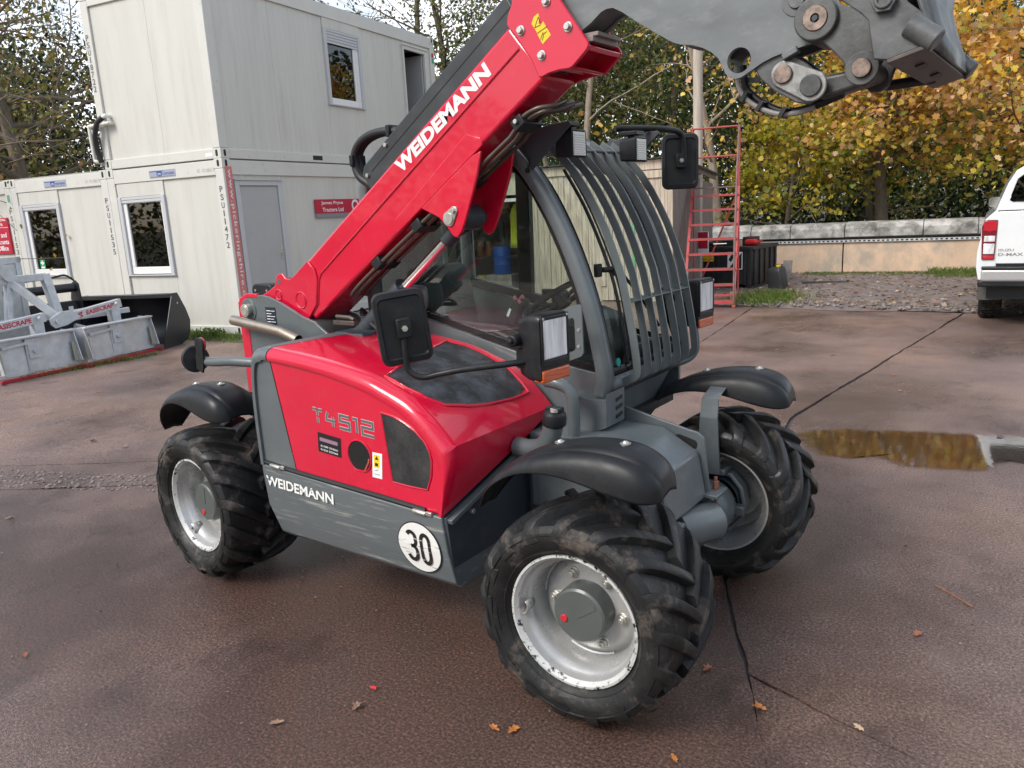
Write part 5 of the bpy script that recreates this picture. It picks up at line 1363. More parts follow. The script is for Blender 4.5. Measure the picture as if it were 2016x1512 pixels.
for i, (x, y, c) in enumerate(spots):
    mb = MB(); s = rnd.uniform(.034, .058); a = rnd.uniform(0, 6.28); asp = rnd.uniform(.45, .8); cu_ = rnd.uniform(.2, .9)
    if c == 2: s = .035
    P = []
    for (u, v) in MAPLE:
        u_ = u * asp * rnd.uniform(.85, 1.15); v_ = v * rnd.uniform(.9, 1.1); X = (u_ * math.cos(a) - v_ * math.sin(a)) * s; Y = (u_ * math.sin(a) + v_ * math.cos(a)) * s
        P.append((X, Y, .002 + (abs(u) * cu_ + v * v * .5) * s * rnd.uniform(.3, 1.0)))
    k = len(P); mb.add([(0, 0, .004)] + P, [(0, j + 1, (j + 1) % k + 1) for j in range(k)])
    lo = obj('fallen_leaf', mb, mat('leaf_%s' % FL[c][1].replace(' ', '_'), FL[c][0], .6, noise=.3, nscale=60), smooth=0, solid=.0012, loc=(x, y, gz(x) + .004))
    tag(lo, 'fallen %s leaf %s' % (FL[c][1] if i != 4 else 'crumpled brown', where[i]), 'leaf', 'fallen leaves on the concrete')
mb = MB(); mb.tube([(1.963, .861, .008), (2.04, .80, .010), (2.125, .73, .007)], .004, 6); tag(obj('twig', mb, RUST), 'thin dry twig lying on the wet concrete at the right', 'twig')

# grit, crumbs of stone and leaf lying about on the concrete
rg = random.Random(77); mb = MB()
for i in range(700):
    t = rg.random(); x = rg.uniform(-5.5, 3.2); y = rg.uniform(-2.0, 9.0) if t < .6 else rg.gauss(-.3, .9)
    if abs(x - 1.3) < .25 and rg.random() < .3: pass
    s_ = rg.uniform(.0025, .007) * (1 + .5 * max(0, y / 5)); mb.lathe([(.0003, s_ * .5), (s_ * rg.uniform(.6, 1), s_ * .3), (s_, 0)], (x, y, gz(x) + .0008), (rg.gauss(0, .3), rg.gauss(0, .3), 1), 5)
stuff(obj('yard_grit', mb, mat('grit', (.16, .13, .115), .8, noise=.7, nscale=3), smooth=0), 'small crumbs of grit lying on the concrete', 'grit')

# leaf litter and grass patches by the wall
r = np.random.default_rng(4)
n = 2000; P = np.stack([r.uniform(-3.4, 3.3, n), 9.9 + 5.2 * r.random(n) ** 1.2, np.full(n, .06)], 1); P[:, 2] += r.uniform(0, .03, n)
stuff(leaf_mesh('leaf_litter', P, r.uniform(.035, .085, n), pick(r, n, [(.36, .25, .17, 3), (.28, .19, .14, 2), (.50, .40, .28, 2), (.18, .12, .09, 2)]), MAPLE, 4, up=3.0), 'brown leaf litter scattered over the gravel', 'leaf litter')
def grass(name, f, n, h, cols, seed, parent=None):
    r = random.Random(seed); v = []; fs = []; cl = []
    for i in range(n):
        x, y, z, k = f(r); hh = h * k * r.uniform(.5, 1.3); a = r.uniform(0, 6.28); w = r.uniform(.003, .007); dx, dy = r.gauss(0, hh * .35), r.gauss(0, hh * .35)
        o = len(v); v += [(x - w * math.cos(a), y - w * math.sin(a), z), (x + w * math.cos(a), y + w * math.sin(a), z), (x + dx * .5, y + dy * .5, z + hh * .65), (x + dx, y + dy, z + hh)]
        fs += [(o, o + 1, o + 2), (o + 1, o + 3, o + 2)]
        c = cols[r.randrange(len(cols))]; m = r.uniform(.6, 1.3); cl += [tuple(q * m for q in c)] * 4
    me = bpy.data.meshes.new(name); me.from_pydata(v, [], fs); at = me.color_attributes.new('leaf_colour', 'FLOAT_COLOR', 'POINT')
    at.data.foreach_set('color', np.array([(*c, 1) for c in cl], dtype=np.float32).reshape(-1)); me.materials.append(LEAF)
    o = bpy.data.objects.new(name, me); COL.objects.link(o); o.parent = parent; return o
GC = [(.10, .19, .025), (.15, .23, .035), (.07, .13, .02), (.22, .24, .06)]
def gp(r):
    x = r.uniform(-2.6, 2.4); t = r.random() ** 1.6; k = 1 if x > -.2 else .45
    return x, 14.95 + (x + 2.9) * .126 - .1 - 1.1 * t * (1 if x > 0 else .5), .05, k * (1.2 - .5 * t)
stuff(grass('wall_grass', gp, 9000, .10, GC, 3), 'strip of green weeds along the foot of the wall', 'grass')
stuff(grass('gravel_grass', lambda r: (-1.95 + r.gauss(0, .28), 10.4 + r.gauss(0, .35), .04, 1), 1500, .13, GC, 5), 'grass tuft beside the red steps', 'grass')
CT = math.radians(100.15); EX = Vector((math.sin(CT), -math.cos(CT), 0)); EA = Vector((math.cos(CT), math.sin(CT), 0)); C0 = Vector((-7.632, 4.069, .131))
def vg(r):
    t = r.random(); p = C0 - EX * (2.6 * t - .15) - EA * (.04 + .25 * abs(r.gauss(0, .6)))
    return p.x, p.y, gz(p.x) + .0, .8 + .5 * r.random()
stuff(grass('verge_grass', vg, 2600, .085, GC, 8), 'green weeds at the foot of the corner cabin', 'grass')
stuff(grass('scraper_grass', lambda r: (-7.62 + r.gauss(0, .04), 1.0 + r.random() * 1.7, gz(-7.6), .5 + (r.random() > .7) * .5), 1100, .06, GC, 9), 'short weeds along the edge of the galvanised scraper', 'grass')
stuff(leaf_mesh('verge_weeds', np.array([list(C0 - EX * (.25 + .5 * random.Random(i).random()) - EA * (.05 + .18 * random.Random(i + 99).random())) for i in range(260)]) + np.stack([np.zeros(260), np.zeros(260), np.random.default_rng(1).uniform(-.02, .12, 260)], 1), np.random.default_rng(2).uniform(.03, .07, 260), pick(np.random.default_rng(3), 260, [(.10, .17, .03, 2), (.18, .22, .05, 1)]), OVAL, 8), 'leafy weeds against the corner cabin', 'weeds')
mb = MB()
rows = [[tuple(C0 - EX * u * 8.0 - EA * d + Vector((0, 0, h - .131 + gz(C0.x - 8 * u)))) for u in [k / 20 for k in range(-1, 21)]] for d, h in ((.42, -.01), (.22, .02), (.06, .045), (-.3, .06))]
mb.loft(rows); structure(obj('verge', mb, mat('verge_soil', (.07, .06, .04), .9, noise=.4, nscale=6, dirt=(.06, .09, .02), dscale=5, damt=.8, dlo=.45, dhi=.6, bump=.8, bscale=40)))

# ================================================================== site cabins
CWHITE = mat('cabin_panel', (.60, .59, .54), .45, noise=.04, nscale=3, dirt=(.44, .42, .36), dscale=7.0, damt=.5, dlo=.5, dhi=.8, stretch=(1, 1, .12))
CFRAME = mat('cabin_frame', (.62, .612, .565), .42, noise=.04, nscale=3, dirt=(.34, .22, .15), dscale=9.0, damt=.7, dlo=.6, dhi=.74)
CGREY = mat('cabin_door_grey', (.42, .425, .42), .45, noise=.04, nscale=4)
PVC = mat('window_frame_white', (.78, .78, .77), .35)
RAIL = mat('shutter_rail_grey', (.52, .53, .54), .4)
DARKROOM = mat('cabin_interior', (.07, .066, .062), .8)
WGLASS = glassmat('cabin_window_glass', (.22, .24, .24), 1.7, 1.55, .015)
BLUE = mat('logo_blue', (.03, .07, .33), .5); LOGOG = mat('logo_grey', (.34, .36, .42), .5)
SIGNRED = mat('sign_red', (.50, .012, .045), .4); SIGNGREY = mat('sign_grey', (.24, .24, .26), .4)
CW, CL, CH = 2.435, 6.055, 2.543
def cabin(name, loc, label, end_openings, side_openings, top_right=True):
    """local: corner at the origin, end wall along -x at y=0, long wall along +y at x=0"""
    T = empty(name, loc, CT - math.pi / 2)
    tag(T, label, 'site cabin', 'pale grey site cabins')
    b0, b1 = .135, CH - .225
    # frame rails
    for nm, z0, z1 in (('base_rail', 0, .135), ('top_rail', CH - .225, CH - .02)):
        m = MB(); m.bb(-CW + .15, -.15, 0.0, .06, z0, z1); m.bb(-.06, 0.0, .15, CL - .15, z0, z1); m.bb(-CW, -CW + .06, .15, CL - .15, z0, z1); m.bb(-CW + .15, -.15, CL - .06, CL, z0, z1)
        obj(nm, m, CFRAME, T, bevel=.006)
    m = MB(); m.bb(-CW + .05, -.05, .05, CL - .05, CH - .05, CH + .005); obj('roof', m, mat('cabin_roof', (.30, .30, .28), .6), T)
    m = MB(); m.bb(-CW + .06, -.06, .06, CL - .06, .05, .16); obj('floor', m, DARKROOM, T)
    for (x0, x1, y0, y1) in ((-.15, .004, -.004, .15), (-CW - .004, -CW + .15, -.004, .15), (-.15, .004, CL - .15, CL + .004), (-CW - .004, -CW + .15, CL - .15, CL + .004)):
        m = MB(); m.bb(x0, x1, y0, y1, .14, CH - .14); obj('corner_post', m, CFRAME, T, bevel=.010)
        for z0 in (0, CH - .138):
            m = MB(); m.bb(x0 - .001, x1 + .001, y0 - .001, y1 + .001, z0, z0 + .138); cs = obj('corner_casting', m, CFRAME, T, bevel=.006)
            for (px, py, nx, ny) in (((x0 + x1) / 2, y0, 0, -1), (x1, (y0 + y1) / 2, 1, 0)):
                if (ny == -1 and y0 < 1) or (nx == 1 and x1 > -1):
                    mm = MB(); pts = arc((0, .028), .022, 0, 180, 8) + arc((0, -.022), .022, 180, 360, 8)
                    if ny: mm.prism([(px + u, z0 + .07 + v) for u, v in pts], 'y', py - .0025, py + .01)
                    else: mm.prism([(py + u, z0 + .07 + v) for u, v in pts], 'x', px - .01, px + .0025)
                    obj('lifting_hole', mm, INK, cs, smooth=0)
    # panelled walls with fine vertical grooves
    def wall(axis, lo, hi, openings, rib, at, name='wall_panel'):
        cells = []
        us = sorted(set([lo, hi] + [o[0] for o in openings] + [o[1] for o in openings] + [lo + 1.15 * k for k in range(1, int((hi - lo) / 1.15) + 1) if all(not (o[0] - .25 < lo + 1.15 * k < o[1] + .25) for o in openings)]))
        for a, b in zip(us[:-1], us[1:]):
            op = [o for o in openings if o[0] <= a + 1e-6 and o[1] >= b - 1e-6]
            spans = [(b0, b1)] if not op else [(b0, op[0][2]), (op[0][3], b1)]
            for z0, z1 in spans:
                if z1 - z0 < .03: continue
                m = MB(); prof = []
                a_, b_ = a + .002, b - .002
                if rib:
                    u = a_; prof.append((u, 0))
                    while u + rib < b_:
                        u += rib; prof += [(u - .005, 0), (u - .0015, .0022), (u + .0015, .0022), (u + .005, 0)]
                    prof.append((b_, 0))
                else: prof = [(a_, 0), (b_, 0)]
                for z in (z0, z1): pass
                def W(u, d, z): return (u, at + .03 + d, z) if axis == 'x' else (at - .03 - d, u, z)
                back = [(b_, .05), (a_, .05)]
                full = prof + back; k = len(full)
                m.add([W(u, d, z0) for u, d in full] + [W(u, d, z1) for u, d in full], [(i, (i + 1) % k, (i + 1) % k + k, i + k) for i in range(k)] + [tuple(range(k)), tuple(range(2 * k - 1, k - 1, -1))])
                obj(name, m, CWHITE, T, smooth=0)
    wall('x', -CW + .15, -.15, end_openings, 0, 0.0)
    wall('y', .15, CL - .15, side_openings, .115, 0.0)
    m = MB(); m.bb(-CW + .03, -CW + .08, .15, CL - .15, b0, b1); m.bb(-CW + .15, -.15, CL - .08, CL - .03, b0, b1); obj('back_wall', m, CWHITE, T)
    m = MB(); m.bb(-CW + .085, -CW + .095, .15, CL - .15, b0, b1); m.bb(-CW + .15, -.15, CL - .1, CL - .09, b0, b1); obj('inner_lining', m, DARKROOM, T)
    return T
def end_window(T, x0, x1, z0, z1, gl=None, slats=2, sash_left=True):
    """roller shutter window set in the end wall; outer size x0..x1, z0..z1"""
    w = empty('window', (0, 0, 0), 0, T)
    m = MB(); m.bb(x0, x1, .012, .05, z1, z1 + .205); obj('shutter_box', m, CWHITE, w, bevel=.004)
    for xa, xb in ((x0, x0 + .07), (x1 - .07, x1)):
        m = MB(); m.bb(xa, xb, -.008, .06, z0, z1); obj('shutter_rail', m, RAIL, w, bevel=.006)
    for k in range(slats):
        m = MB(); m.bb(x0 + .07, x1 - .07, .004, .020, z1 - .045 * (k + 1), z1 - .045 * k - .004); obj('shutter_slat', m, RAIL, w, bevel=.005)
    m = MB(); m.bb(x0 + .07, x1 - .07, .020, .07, z0 + .01, z0 + .12); m.bb(x0 + .07, x0 + .15, .022, .07, z0 + .12, z1); m.bb(x1 - .12, x1 - .07, .022, .07, z0 + .12, z1); m.bb(x0 + .07, x1 - .07, .024, .07, z1 - .10, z1); obj('frame', m, PVC, w, bevel=.006)
    m = MB(); m.bb(x0 + .15, x1 - .12, .045, .051, z0 + .12, z1 - .10); obj('pane', m, WGLASS, w, smooth=0)
    m = MB(); m.bb(x0 - .01, x1 + .01, -.012, .03, z0 - .018, z0); obj('sill', m, RAIL, w, bevel=.003)
    return w
def lettering_down(T, s, x, z0, z1, y=-.0065, mat_=None, h=.085, w=.058):
    n = len(s); hold = empty('stencil_number', (0, 0, 0), 0, T)
    for i, ch in enumerate(s):
        z = z0 + (z1 - z0) * i / (n - 1)
        text('letter', ch, mat_ or PRINTGREY, hold, (x - (w / 2 if ch != '1' else .010), y, z - h / 2), (1, 0, 0), (0, 0, 1), h, w if ch != '1' else .02, bold=.012)
def logo(T, x0, x1, z0, z1):
    lg = empty('maker_plate', (0, 0, 0), 0, T)
    m = MB(); m.bb(x0, x1, -.004, -.001, z0, z1); obj('plate', m, LOGOG, lg, smooth=0)
    m = MB(); m.bb(x0 + .01, x0 + .30, -.0055, -.0042, z1 - .022, z1 - .012); m.prism(rrect(x0 + .16, x0 + .27, z0 + .020, z1 - .014, .028), 'y', -.0052, -.0042); obj('emblem', m, BLUE, lg, smooth=0)
    text('plate_name', 'CTX', WHITE, lg, (x0 + .180, -.0056, z0 + .034), (1, 0, 0), (0, 0, 1), .030, .07, bold=.02)
    text('plate_name', 'CONTAINEX', BLUE, lg, (x0 + .280, -.0046, z0 + .032), (1, 0, 0), (0, 0, 1), .036, x1 - x0 - .30, bold=.02)
    m = MB(); m.bb(x0 + .02, x1 - .03, -.0050, -.0044, z0 + .010, z0 + .016); obj('plate_rule', m, PRINTGREY, lg, smooth=0)
def stencil(T, x0, x1, z): text('stencil_date', '01 10 08619', mat('faint_print', (.42, .42, .40), .6), T, (x0, -.0015, z), (1, 0, 0), (0, 0, 1), .052, x1 - x0, bold=.0)
ROT = Matrix.Rotation(CT - math.pi / 2, 3, 'Z')
# corner cabin (ground floor)
K1 = cabin('site_cabin', C0, 'ground floor site cabin at the corner with a grey door and one window', [(-2.27, -1.25, .92, 2.318)], [(.19, 1.20, .135, 2.24)])
end_window(K1, -2.27, -1.25, .92, 2.11)
logo(K1, -1.49, -.94, 2.355, 2.462); stencil(K1, -.50, -.155, 2.37)
lettering_down(K1, 'PSU11472', -.075, 2.12, 1.33)
dr = empty('door', (0, 0, 0), 0, K1)
m = MB(); m.bb(-.045, .012, .19, .275, .135, 2.24); m.bb(-.045, .012, 1.075, 1.18, .135, 2.24); m.bb(-.045, .012, .275, 1.075, 2.165, 2.24); obj('door_frame', m, RAIL, dr, bevel=.006)
m = MB(); m.bb(-.05, -.012, .28, 1.07, .14, 2.16); obj('door_leaf', m, CGREY, dr, bevel=.004)
m = MB(); m.bb(-.012, -.004, 1.005, 1.035, 1.04, 1.24); m.tube([(-.006, 1.02, 1.16), (.035, 1.02, 1.16), (.04, .92, 1.155)], .009, 8); obj('door_handle', m, STEEL, dr, bevel=.002)
m = MB(); m.bb(-.01, .03, .18, 1.19, 2.24, 2.258); obj('rain_strip', m, RAIL, dr)
m = MB(); m.bb(.0048, .0058, .035, .165, .10, 2.43); obj('web_strip', m, mat('strip_pink', (.62, .20, .19), .5, noise=.05), K1, smooth=0)
text('web_address', 'www.pickeringshire.co.uk', WHITE, K1, (.0070, .060, 2.395), (0, 0, -1), (0, 1, 0), .085, 2.18, bold=.012, spacing=1.15)
# next cabins along the row
K2 = cabin('site_cabin', C0 - EX * 2.447, 'middle ground floor cabin numbered PSU11535 with a first aid sign in its window', [(-2.27, -1.25, .92, 2.318)], [])
end_window(K2, -2.27, -1.25, .92, 2.11); logo(K2, -1.52, -.97, 2.355, 2.462); stencil(K2, -.50, -.155, 2.37); lettering_down(K2, 'PSU11535', -.075, 2.08, 1.29)
m = MB(); m.bb(-2.05, -1.92, .040, .042, 1.045, 1.20); fa = obj('first_aid_sign', m, mat('sign_green', (.02, .30, .12), .5), K2, smooth=0)
m = MB(); m.bb(-2.0, -1.97, .0375, .0395, 1.105, 1.185); m.bb(-2.03, -1.94, .0374, .0396, 1.13, 1.16); m.bb(-2.03, -1.94, .0375, .0395, 1.055, 1.085); obj('white_cross', m, WHITE, fa, smooth=0)
K3 = cabin('site_cabin', C0 - EX * 4.894, 'ground floor cabin at the left edge numbered PSU11536 with a red office sign', [], [])
lettering_down(K3, 'PSU11536', -.075, 2.02, 1.23)
m = MB(); m.bb(-.10, -.03, -.0065, -.005, 2.18, 2.30); obj('green_sticker', m, mat('sticker_green', (.15, .33, .25), .5), K3, smooth=0)
K4 = cabin('site_cabin', C0 + Vector((0, 0, CH + .001)), 'upper floor site cabin stacked on the corner cabin with an open doorway', [], [(2.56, 3.56, .96, 2.318), (4.90, 5.78, .135, 2.24)])
lettering_down(K4, 'PSU18722', -CW + .06, 4.44 - CH, 3.72 - CH)
m = MB(); m.bb(-.04, -.012, 2.56, 3.56, 2.16, 2.36); w = empty('window', (0, 0, 0), 0, K4); obj('shutter_box', m, CWHITE, w, bevel=.004)
for ya_, yb_ in ((2.56, 2.63), (3.49, 3.56)):
    m = MB(); m.bb(-.06, .008, ya_, yb_, .96, 2.16); obj('shutter_rail', m, RAIL, w, bevel=.006)
for k in range(5):
    m = MB(); m.bb(-.02, -.004, 2.63, 3.49, 2.16 - .046 * (k + 1), 2.16 - .046 * k - .004); obj('shutter_slat', m, RAIL, w, bevel=.006)
m = MB(); m.bb(-.07, -.02, 2.63, 3.49, .97, 1.07); m.bb(-.07, -.022, 2.63, 2.66, 1.07, 1.95); m.bb(-.07, -.022, 3.35, 3.49, 1.07, 1.95); obj('frame', m, PVC, w, bevel=.006)
m = MB(); m.bb(-.021, -.012, 3.40, 3.43, .99, 1.95); obj('sash_bead', m, PVC, w, bevel=.003)
m = MB(); m.bb(-.051, -.045, 2.66, 3.35, 1.07, 1.95); obj('pane', m, WGLASS, w, smooth=0)
m = MB(); m.bb(-.03, .012, 2.55, 3.57, .945, .962); obj('sill', m, RAIL, w, bevel=.003)
dr = empty('doorway', (0, 0, 0), 0, K4)
m = MB(); m.bb(-.045, .012, 4.90, 4.935, .135, 2.24); m.bb(-.045, .012, 5.67, 5.78, .135, 2.24); m.bb(-.045, .012, 4.935, 5.67, 2.17, 2.24); m.bb(-.02, .03, 4.89, 5.80, 2.235, 2.255); obj('door_frame', m, CFRAME, dr, bevel=.006)
m = MB(); m.bb(-.85, -.05, 5.63, 5.67, .14, 2.16); obj('door_leaf', m, CGREY, dr, bevel=.004)
m = MB(); m.bb(-.03, .0055, CL - .11, CL - .03, 4.70 - CH, 4.78 - CH); obj('red_sticker', m, SIGNRED, K4, smooth=0); m = MB(); m.bb(-.03, .0055, CL - .11, CL - .03, 4.59 - CH, 4.69 - CH); obj('green_sticker', m, mat('sticker_green2', (.05, .33, .22), .5), K4, smooth=0)
m = MB(); m.bb(-.03, .002, 1.98, 2.22, .035, .105); obj('fork_pocket', m, INK, K4, smooth=0)
m = MB(); m.bb(-.30, -.16, -.002, -.0008, .035, .085); obj('white_label', m, WHITE, K4, smooth=0)
# condensate pipe and hose on the upper cabin
pp = empty('waste_pipe', C0, CT - math.pi / 2); tag(pp, 'white plastic waste pipe with black hose on the upper cabin', 'pipe')
m = MB(); m.tube(smooth_poly([(-2.15, .03, 3.20), (-2.15, -.05, 3.205), (-2.30, -.06, 3.20), (-2.55, -.06, 3.19), (-2.575, -.06, 3.15), (-2.56, -.06, 2.72), (-2.545, -.06, 2.68), (-2.50, -.04, 2.66), (-2.44, .05, 2.65)], 3), .028, 12); obj('pipe', m, mat('pvc_pipe', (.70, .68, .60), .4), pp)
m = MB(); m.tube([(-2.18, .03, 3.31), (-2.18, -.06, 3.315), (-2.23, -.07, 3.30)], .030, 12); obj('pipe_elbow', m, PVC, pp)
m = MB(); m.tube(smooth_poly([(-2.23, -.06, 3.30), (-2.34, -.09, 3.22), (-2.43, -.09, 3.05), (-2.47, -.06, 2.85), (-2.46, -.03, 2.65)], 4), .04, 12); obj('hose', m, HOSE, pp)
# signs
sg = empty('wall_sign', C0, CT - math.pi / 2); tag(sg, 'red tractor dealer sign on the long side of the corner cabin', 'sign')
m = MB(); m.bb(-.012, .006, 1.91, 3.35, 1.72, 1.95); obj('sign_board', m, SIGNRED, sg, bevel=.002); m = MB(); m.bb(-.012, .006, 1.91, 3.35, 1.65, 1.718); obj('sign_band', m, SIGNGREY, sg, smooth=0)
text('sign_text', 'James Pryce', WHITE, sg, (.0068, 2.06, 1.85), (0, 1, 0), (0, 0, 1), .070, .58, bold=.02); text('sign_text', 'Tractors Ltd', WHITE, sg, (.0068, 2.08, 1.745), (0, 1, 0), (0, 0, 1), .068, .56, bold=.02)
m = MB(); cg = (2.98, 1.84); gear = []
for k in range(32):
    a = 2 * math.pi * k / 32; rr = .11 if k % 2 else .092; gear.append((cg[0] + rr * math.cos(a), cg[1] + rr * math.sin(a)))
m.prism(gear, 'x', .0062, .0072); obj('gear_emblem', m, WHITE, sg, smooth=0); m = MB(); m.prism(arc(cg, .062, 0, 350, 24), 'x', .0066, .0078); obj('gear_centre', m, SIGNRED, sg, smooth=0)
s2 = empty('office_sign', C0, CT - math.pi / 2); tag(s2, 'red office sign at the left edge of the row of cabins', 'sign')
m = MB(); m.bb(-6.0, -5.12, -.004, .028, 1.32, 1.93); obj('sign_board', m, SIGNRED, s2, bevel=.002); m = MB(); m.bb(-6.0, -5.12, -.0055, -.0045, 1.765, 1.772); obj('sign_rule', m, WHITE, s2, smooth=0)
for t_, x1, z, w_ in (('James Pryce', -5.16, 1.865, .52), ('Tractors', -5.26, 1.795, .38), ('and', -5.20, 1.60, .16), ('Accounts', -5.17, 1.485, .42), ('Office', -5.21, 1.375, .30)):
    text('sign_text', t_, WHITE, s2, (x1 - w_, -.0048, z), (1, 0, 0), (0, 0, 1), .062 if z > 1.7 else .085, w_, bold=.02)

# ================================================================== wooden shed and open workshop
SF = Vector((math.cos(math.radians(8)), math.sin(math.radians(8)), 0)); SN = Vector((-SF.y, SF.x, 0))
SA = Vector((-3.433, 9.898, 0))
WOODL = mat('pale_boards', (.52, .44, .34), .75, noise=.25, nscale=3, dirt=(.20, .15, .11), dscale=5, damt=.7, dlo=.45, dhi=.7, bump=.25, bscale=25, stretch=(6, 6, .5))
WOODG = mat('weathered_boards', (.24, .205, .185), .8, noise=.3, nscale=4, dirt=(.11, .08, .07), dscale=6, damt=.7, dlo=.45, dhi=.7, bump=.3, bscale=25, stretch=(6, 6, .5))
shed = empty('wooden_shed', SA, math.radians(8)); tag(shed, 'weathered plank shed behind the loader cab', 'shed')
rnd = random.Random(31)
WID = 2.93; DEP = 2.75
x = 0.0; k = 0
while x > -WID + .02:
    w = rnd.uniform(.095, .125); w = min(w, WID + x)
    m = MB(); m.bb(x - w + .003, x - .002, rnd.uniform(-.006, .003), .022, rnd.uniform(.02, .05), 2.30); obj('plank', m, WOODL, shed, bevel=.003, smooth=0); x -= w
y = 0.0
while y < DEP - .02:
    w = rnd.uniform(.10, .14); w = min(w, DEP - y)
    m = MB(); m.bb(-.022, rnd.uniform(.0, .006), y + .024 if y == 0 else y + .003, y + w - .002, .03, 2.30 - .09 * (y + w / 2)); obj('plank', m, WOODG, shed, bevel=.003, smooth=0); y += w
m = MB(); m.bb(-WID, .03, -.035, -.008, 2.30, 2.46); obj('top_board', m, WOODL, shed, bevel=.004)
m = MB(); m.bb(-1.35, -.02, -.030, -.008, 2.16, 2.285); m.bb(-1.35, -1.25, -.030, -.008, .3, 2.16); obj('door_batten', m, WOODL, shed, bevel=.004)
m = MB(); m.box((.02, DEP / 2, 2.325), (.025, DEP + .25, .13), Matrix.Rotation(-.09, 3, 'X')); obj('barge_board', m, WOODG, shed, bevel=.004)
rows = []
for i in range(90):
    u = .12 - (WID + .2) * i / 89; h = .012 * math.cos(i * math.pi / 1.5)
    rows.append([(u, -.12, 2.485 + h), (u, DEP + .15, 2.485 - .09 * (DEP + .27) + h)])
m = MB(); m.loft(rows); obj('corrugated_roof', m, mat('roof_sheet', (.12, .11, .09), .7, dirt=(.05, .07, .03), damt=.8, noise=.3), shed, solid=.006)
m = MB(); m.bb(-WID + .02, -.04, .03, .06, .03, 2.3); m.bb(-WID + .02, -.04, DEP - .05, DEP, .03, 2.0); obj('lining', m, mat('shed_dark', (.05, .045, .04), .9), shed)
m = MB(); m.bb(-.62, -.45, -.045, -.03, 2.06, 2.09); m.cyl((-.50, -.04, 2.05), (-.50, -.04, 2.0), .02, 8); obj('hasp', m, RUST, shed, bevel=.002)
m = MB(); m.bb(-.735, -.69, -.022, -.010, .1, 2.25); obj('green_strip', m, mat('green_paint', (.16, .42, .18), .6), shed)

ws_ = empty('workshop', SA - SF * WID, math.radians(8)); tag(ws_, 'open fronted workshop with cream fascia seen through the cab', 'workshop')
CREAM = mat('cream_sheet', (.58, .52, .40), .6, noise=.08, nscale=4)
OW = 3.6
m = MB(); m.bb(-OW, 0, -.02, .02, 2.02, 2.42); obj('fascia', m, CREAM, ws_, bevel=.004)
m = MB(); m.bb(-OW, 0, -.03, .03, 1.90, 1.96); obj('lintel', m, PVC, ws_, bevel=.004)
DKW = mat('workshop_inside', (.115, .085, .085), .8, noise=.25, nscale=3)
m = MB(); m.bb(-OW, 0, 2.4, 2.45, 0, 2.4); m.bb(-OW - .05, -OW, -.02, 2.45, 0, 2.42); m.bb(-OW, 0, .02, 2.45, 2.40, 2.44); obj('inner_wall', m, DKW, ws_)
m = MB(); m.bb(-OW, 0, 0, 2.4, .005, .03); obj('floor', m, SOIL, ws_)
rows = []
for i in range(70):
    u = .05 - (OW + .1) * i / 69; h = .012 * math.cos(i * math.pi / 1.5); rows.append([(u, -.15, 2.46 + h), (u, 2.6, 2.46 + .1 + h)])
m = MB(); m.loft(rows); obj('roof', m, MATS['roof_sheet'], ws_, solid=.006)
m = MB(); m.bb(-OW - .5, -OW, -.03, .03, 0, 2.42); obj('pier', m, CREAM, ws_)
m = MB(); m.bb(-2.6, -.1, 1.7, 2.35, .72, .78); [m.bb(u, u + .06, 1.75, 1.82, 0, .72) for u in (-2.55, -1.3, -.2)]; bench = obj('bench', m, DKW, ws_)
m = MB(); m.bb(-1.55, -1.45, 1.9, 2.0, .78, 1.5); m.bb(-1.65, -1.35, 1.85, 2.05, .78, .84); m.tube(smooth_poly([(-1.5, 1.9, 1.5), (-1.5, 1.8, 1.72), (-1.25, 1.7, 1.78), (-1.15, 1.7, 1.55)], 4), .02, 8); bd = obj('pillar_drill', m, mat('drill_grey', (.13, .13, .14), .5), ws_)
def drum(name, c, r, h, m_, label, cat, ribs=True):
    prof = [(.0005, 0), (r * .97, 0), (r, .02)] + ([(r, h * .32), (r * 1.03, h * .34), (r, h * .36), (r, h * .64), (r * 1.03, h * .66), (r, h * .68)] if ribs else []) + [(r, h - .02), (r * .96, h), (.0005, h)]
    m = MB(); m.lathe(prof, (0, 0, 0), (0, 0, 1), 24); o = obj(name, m, m_); p = SA - SF * WID + SF * c[0] + SN * c[1]; o.location = (p.x, p.y, c[2]); tag(o, label, cat); return o
cr = empty('wooden_crate', SA - SF * WID + SF * -.95 + SN * .9, math.radians(8)); tag(cr, 'pale wooden crate under the blue drum in the workshop', 'crate')
for i in range(4):
    m = MB(); m.bb(-.30, .30, -.205, -.19, .03 + .11 * i, .125 + .11 * i); obj('slat', m, WOODL, cr, smooth=0)
m = MB(); m.bb(-.30, .30, -.19, .2, .03, .46); obj('box', m, WOODL, cr, bevel=.004)
drum('plastic_drum', (-.95, .9, .47), .19, .56, mat('drum_blue', (.012, .10, .42), .4), 'blue plastic drum standing on a crate in the workshop', 'drum')
drum('yellow_can', (-1.38, .75, .03), .10, .42, mat('can_yellow', (.55, .42, .04), .5), 'yellow can beside the crate in the workshop', 'can', False)
drum('dark_canister', (-1.75, .8, .03), .10, .45, mat('canister_dark', (.05, .06, .055), .5), 'dark canister left of the yellow can in the workshop', 'canister', False)
drum('copper_cylinder', (-2.05, 1.9, .78), .085, .32, mat('cyl_copper', (.40, .17, .07), .5), 'left copper coloured cylinder on the workshop bench', 'cylinder')
drum('copper_cylinder', (-1.82, 1.9, .78), .085, .32, MATS['cyl_copper'], 'right copper coloured cylinder on the workshop bench', 'cylinder')
hv = empty('work_jacket', SA - SF * WID + SF * -.36 + SN * .5, math.radians(8)); tag(hv, 'yellow high visibility jacket hanging in the workshop', 'jacket')
rows = []
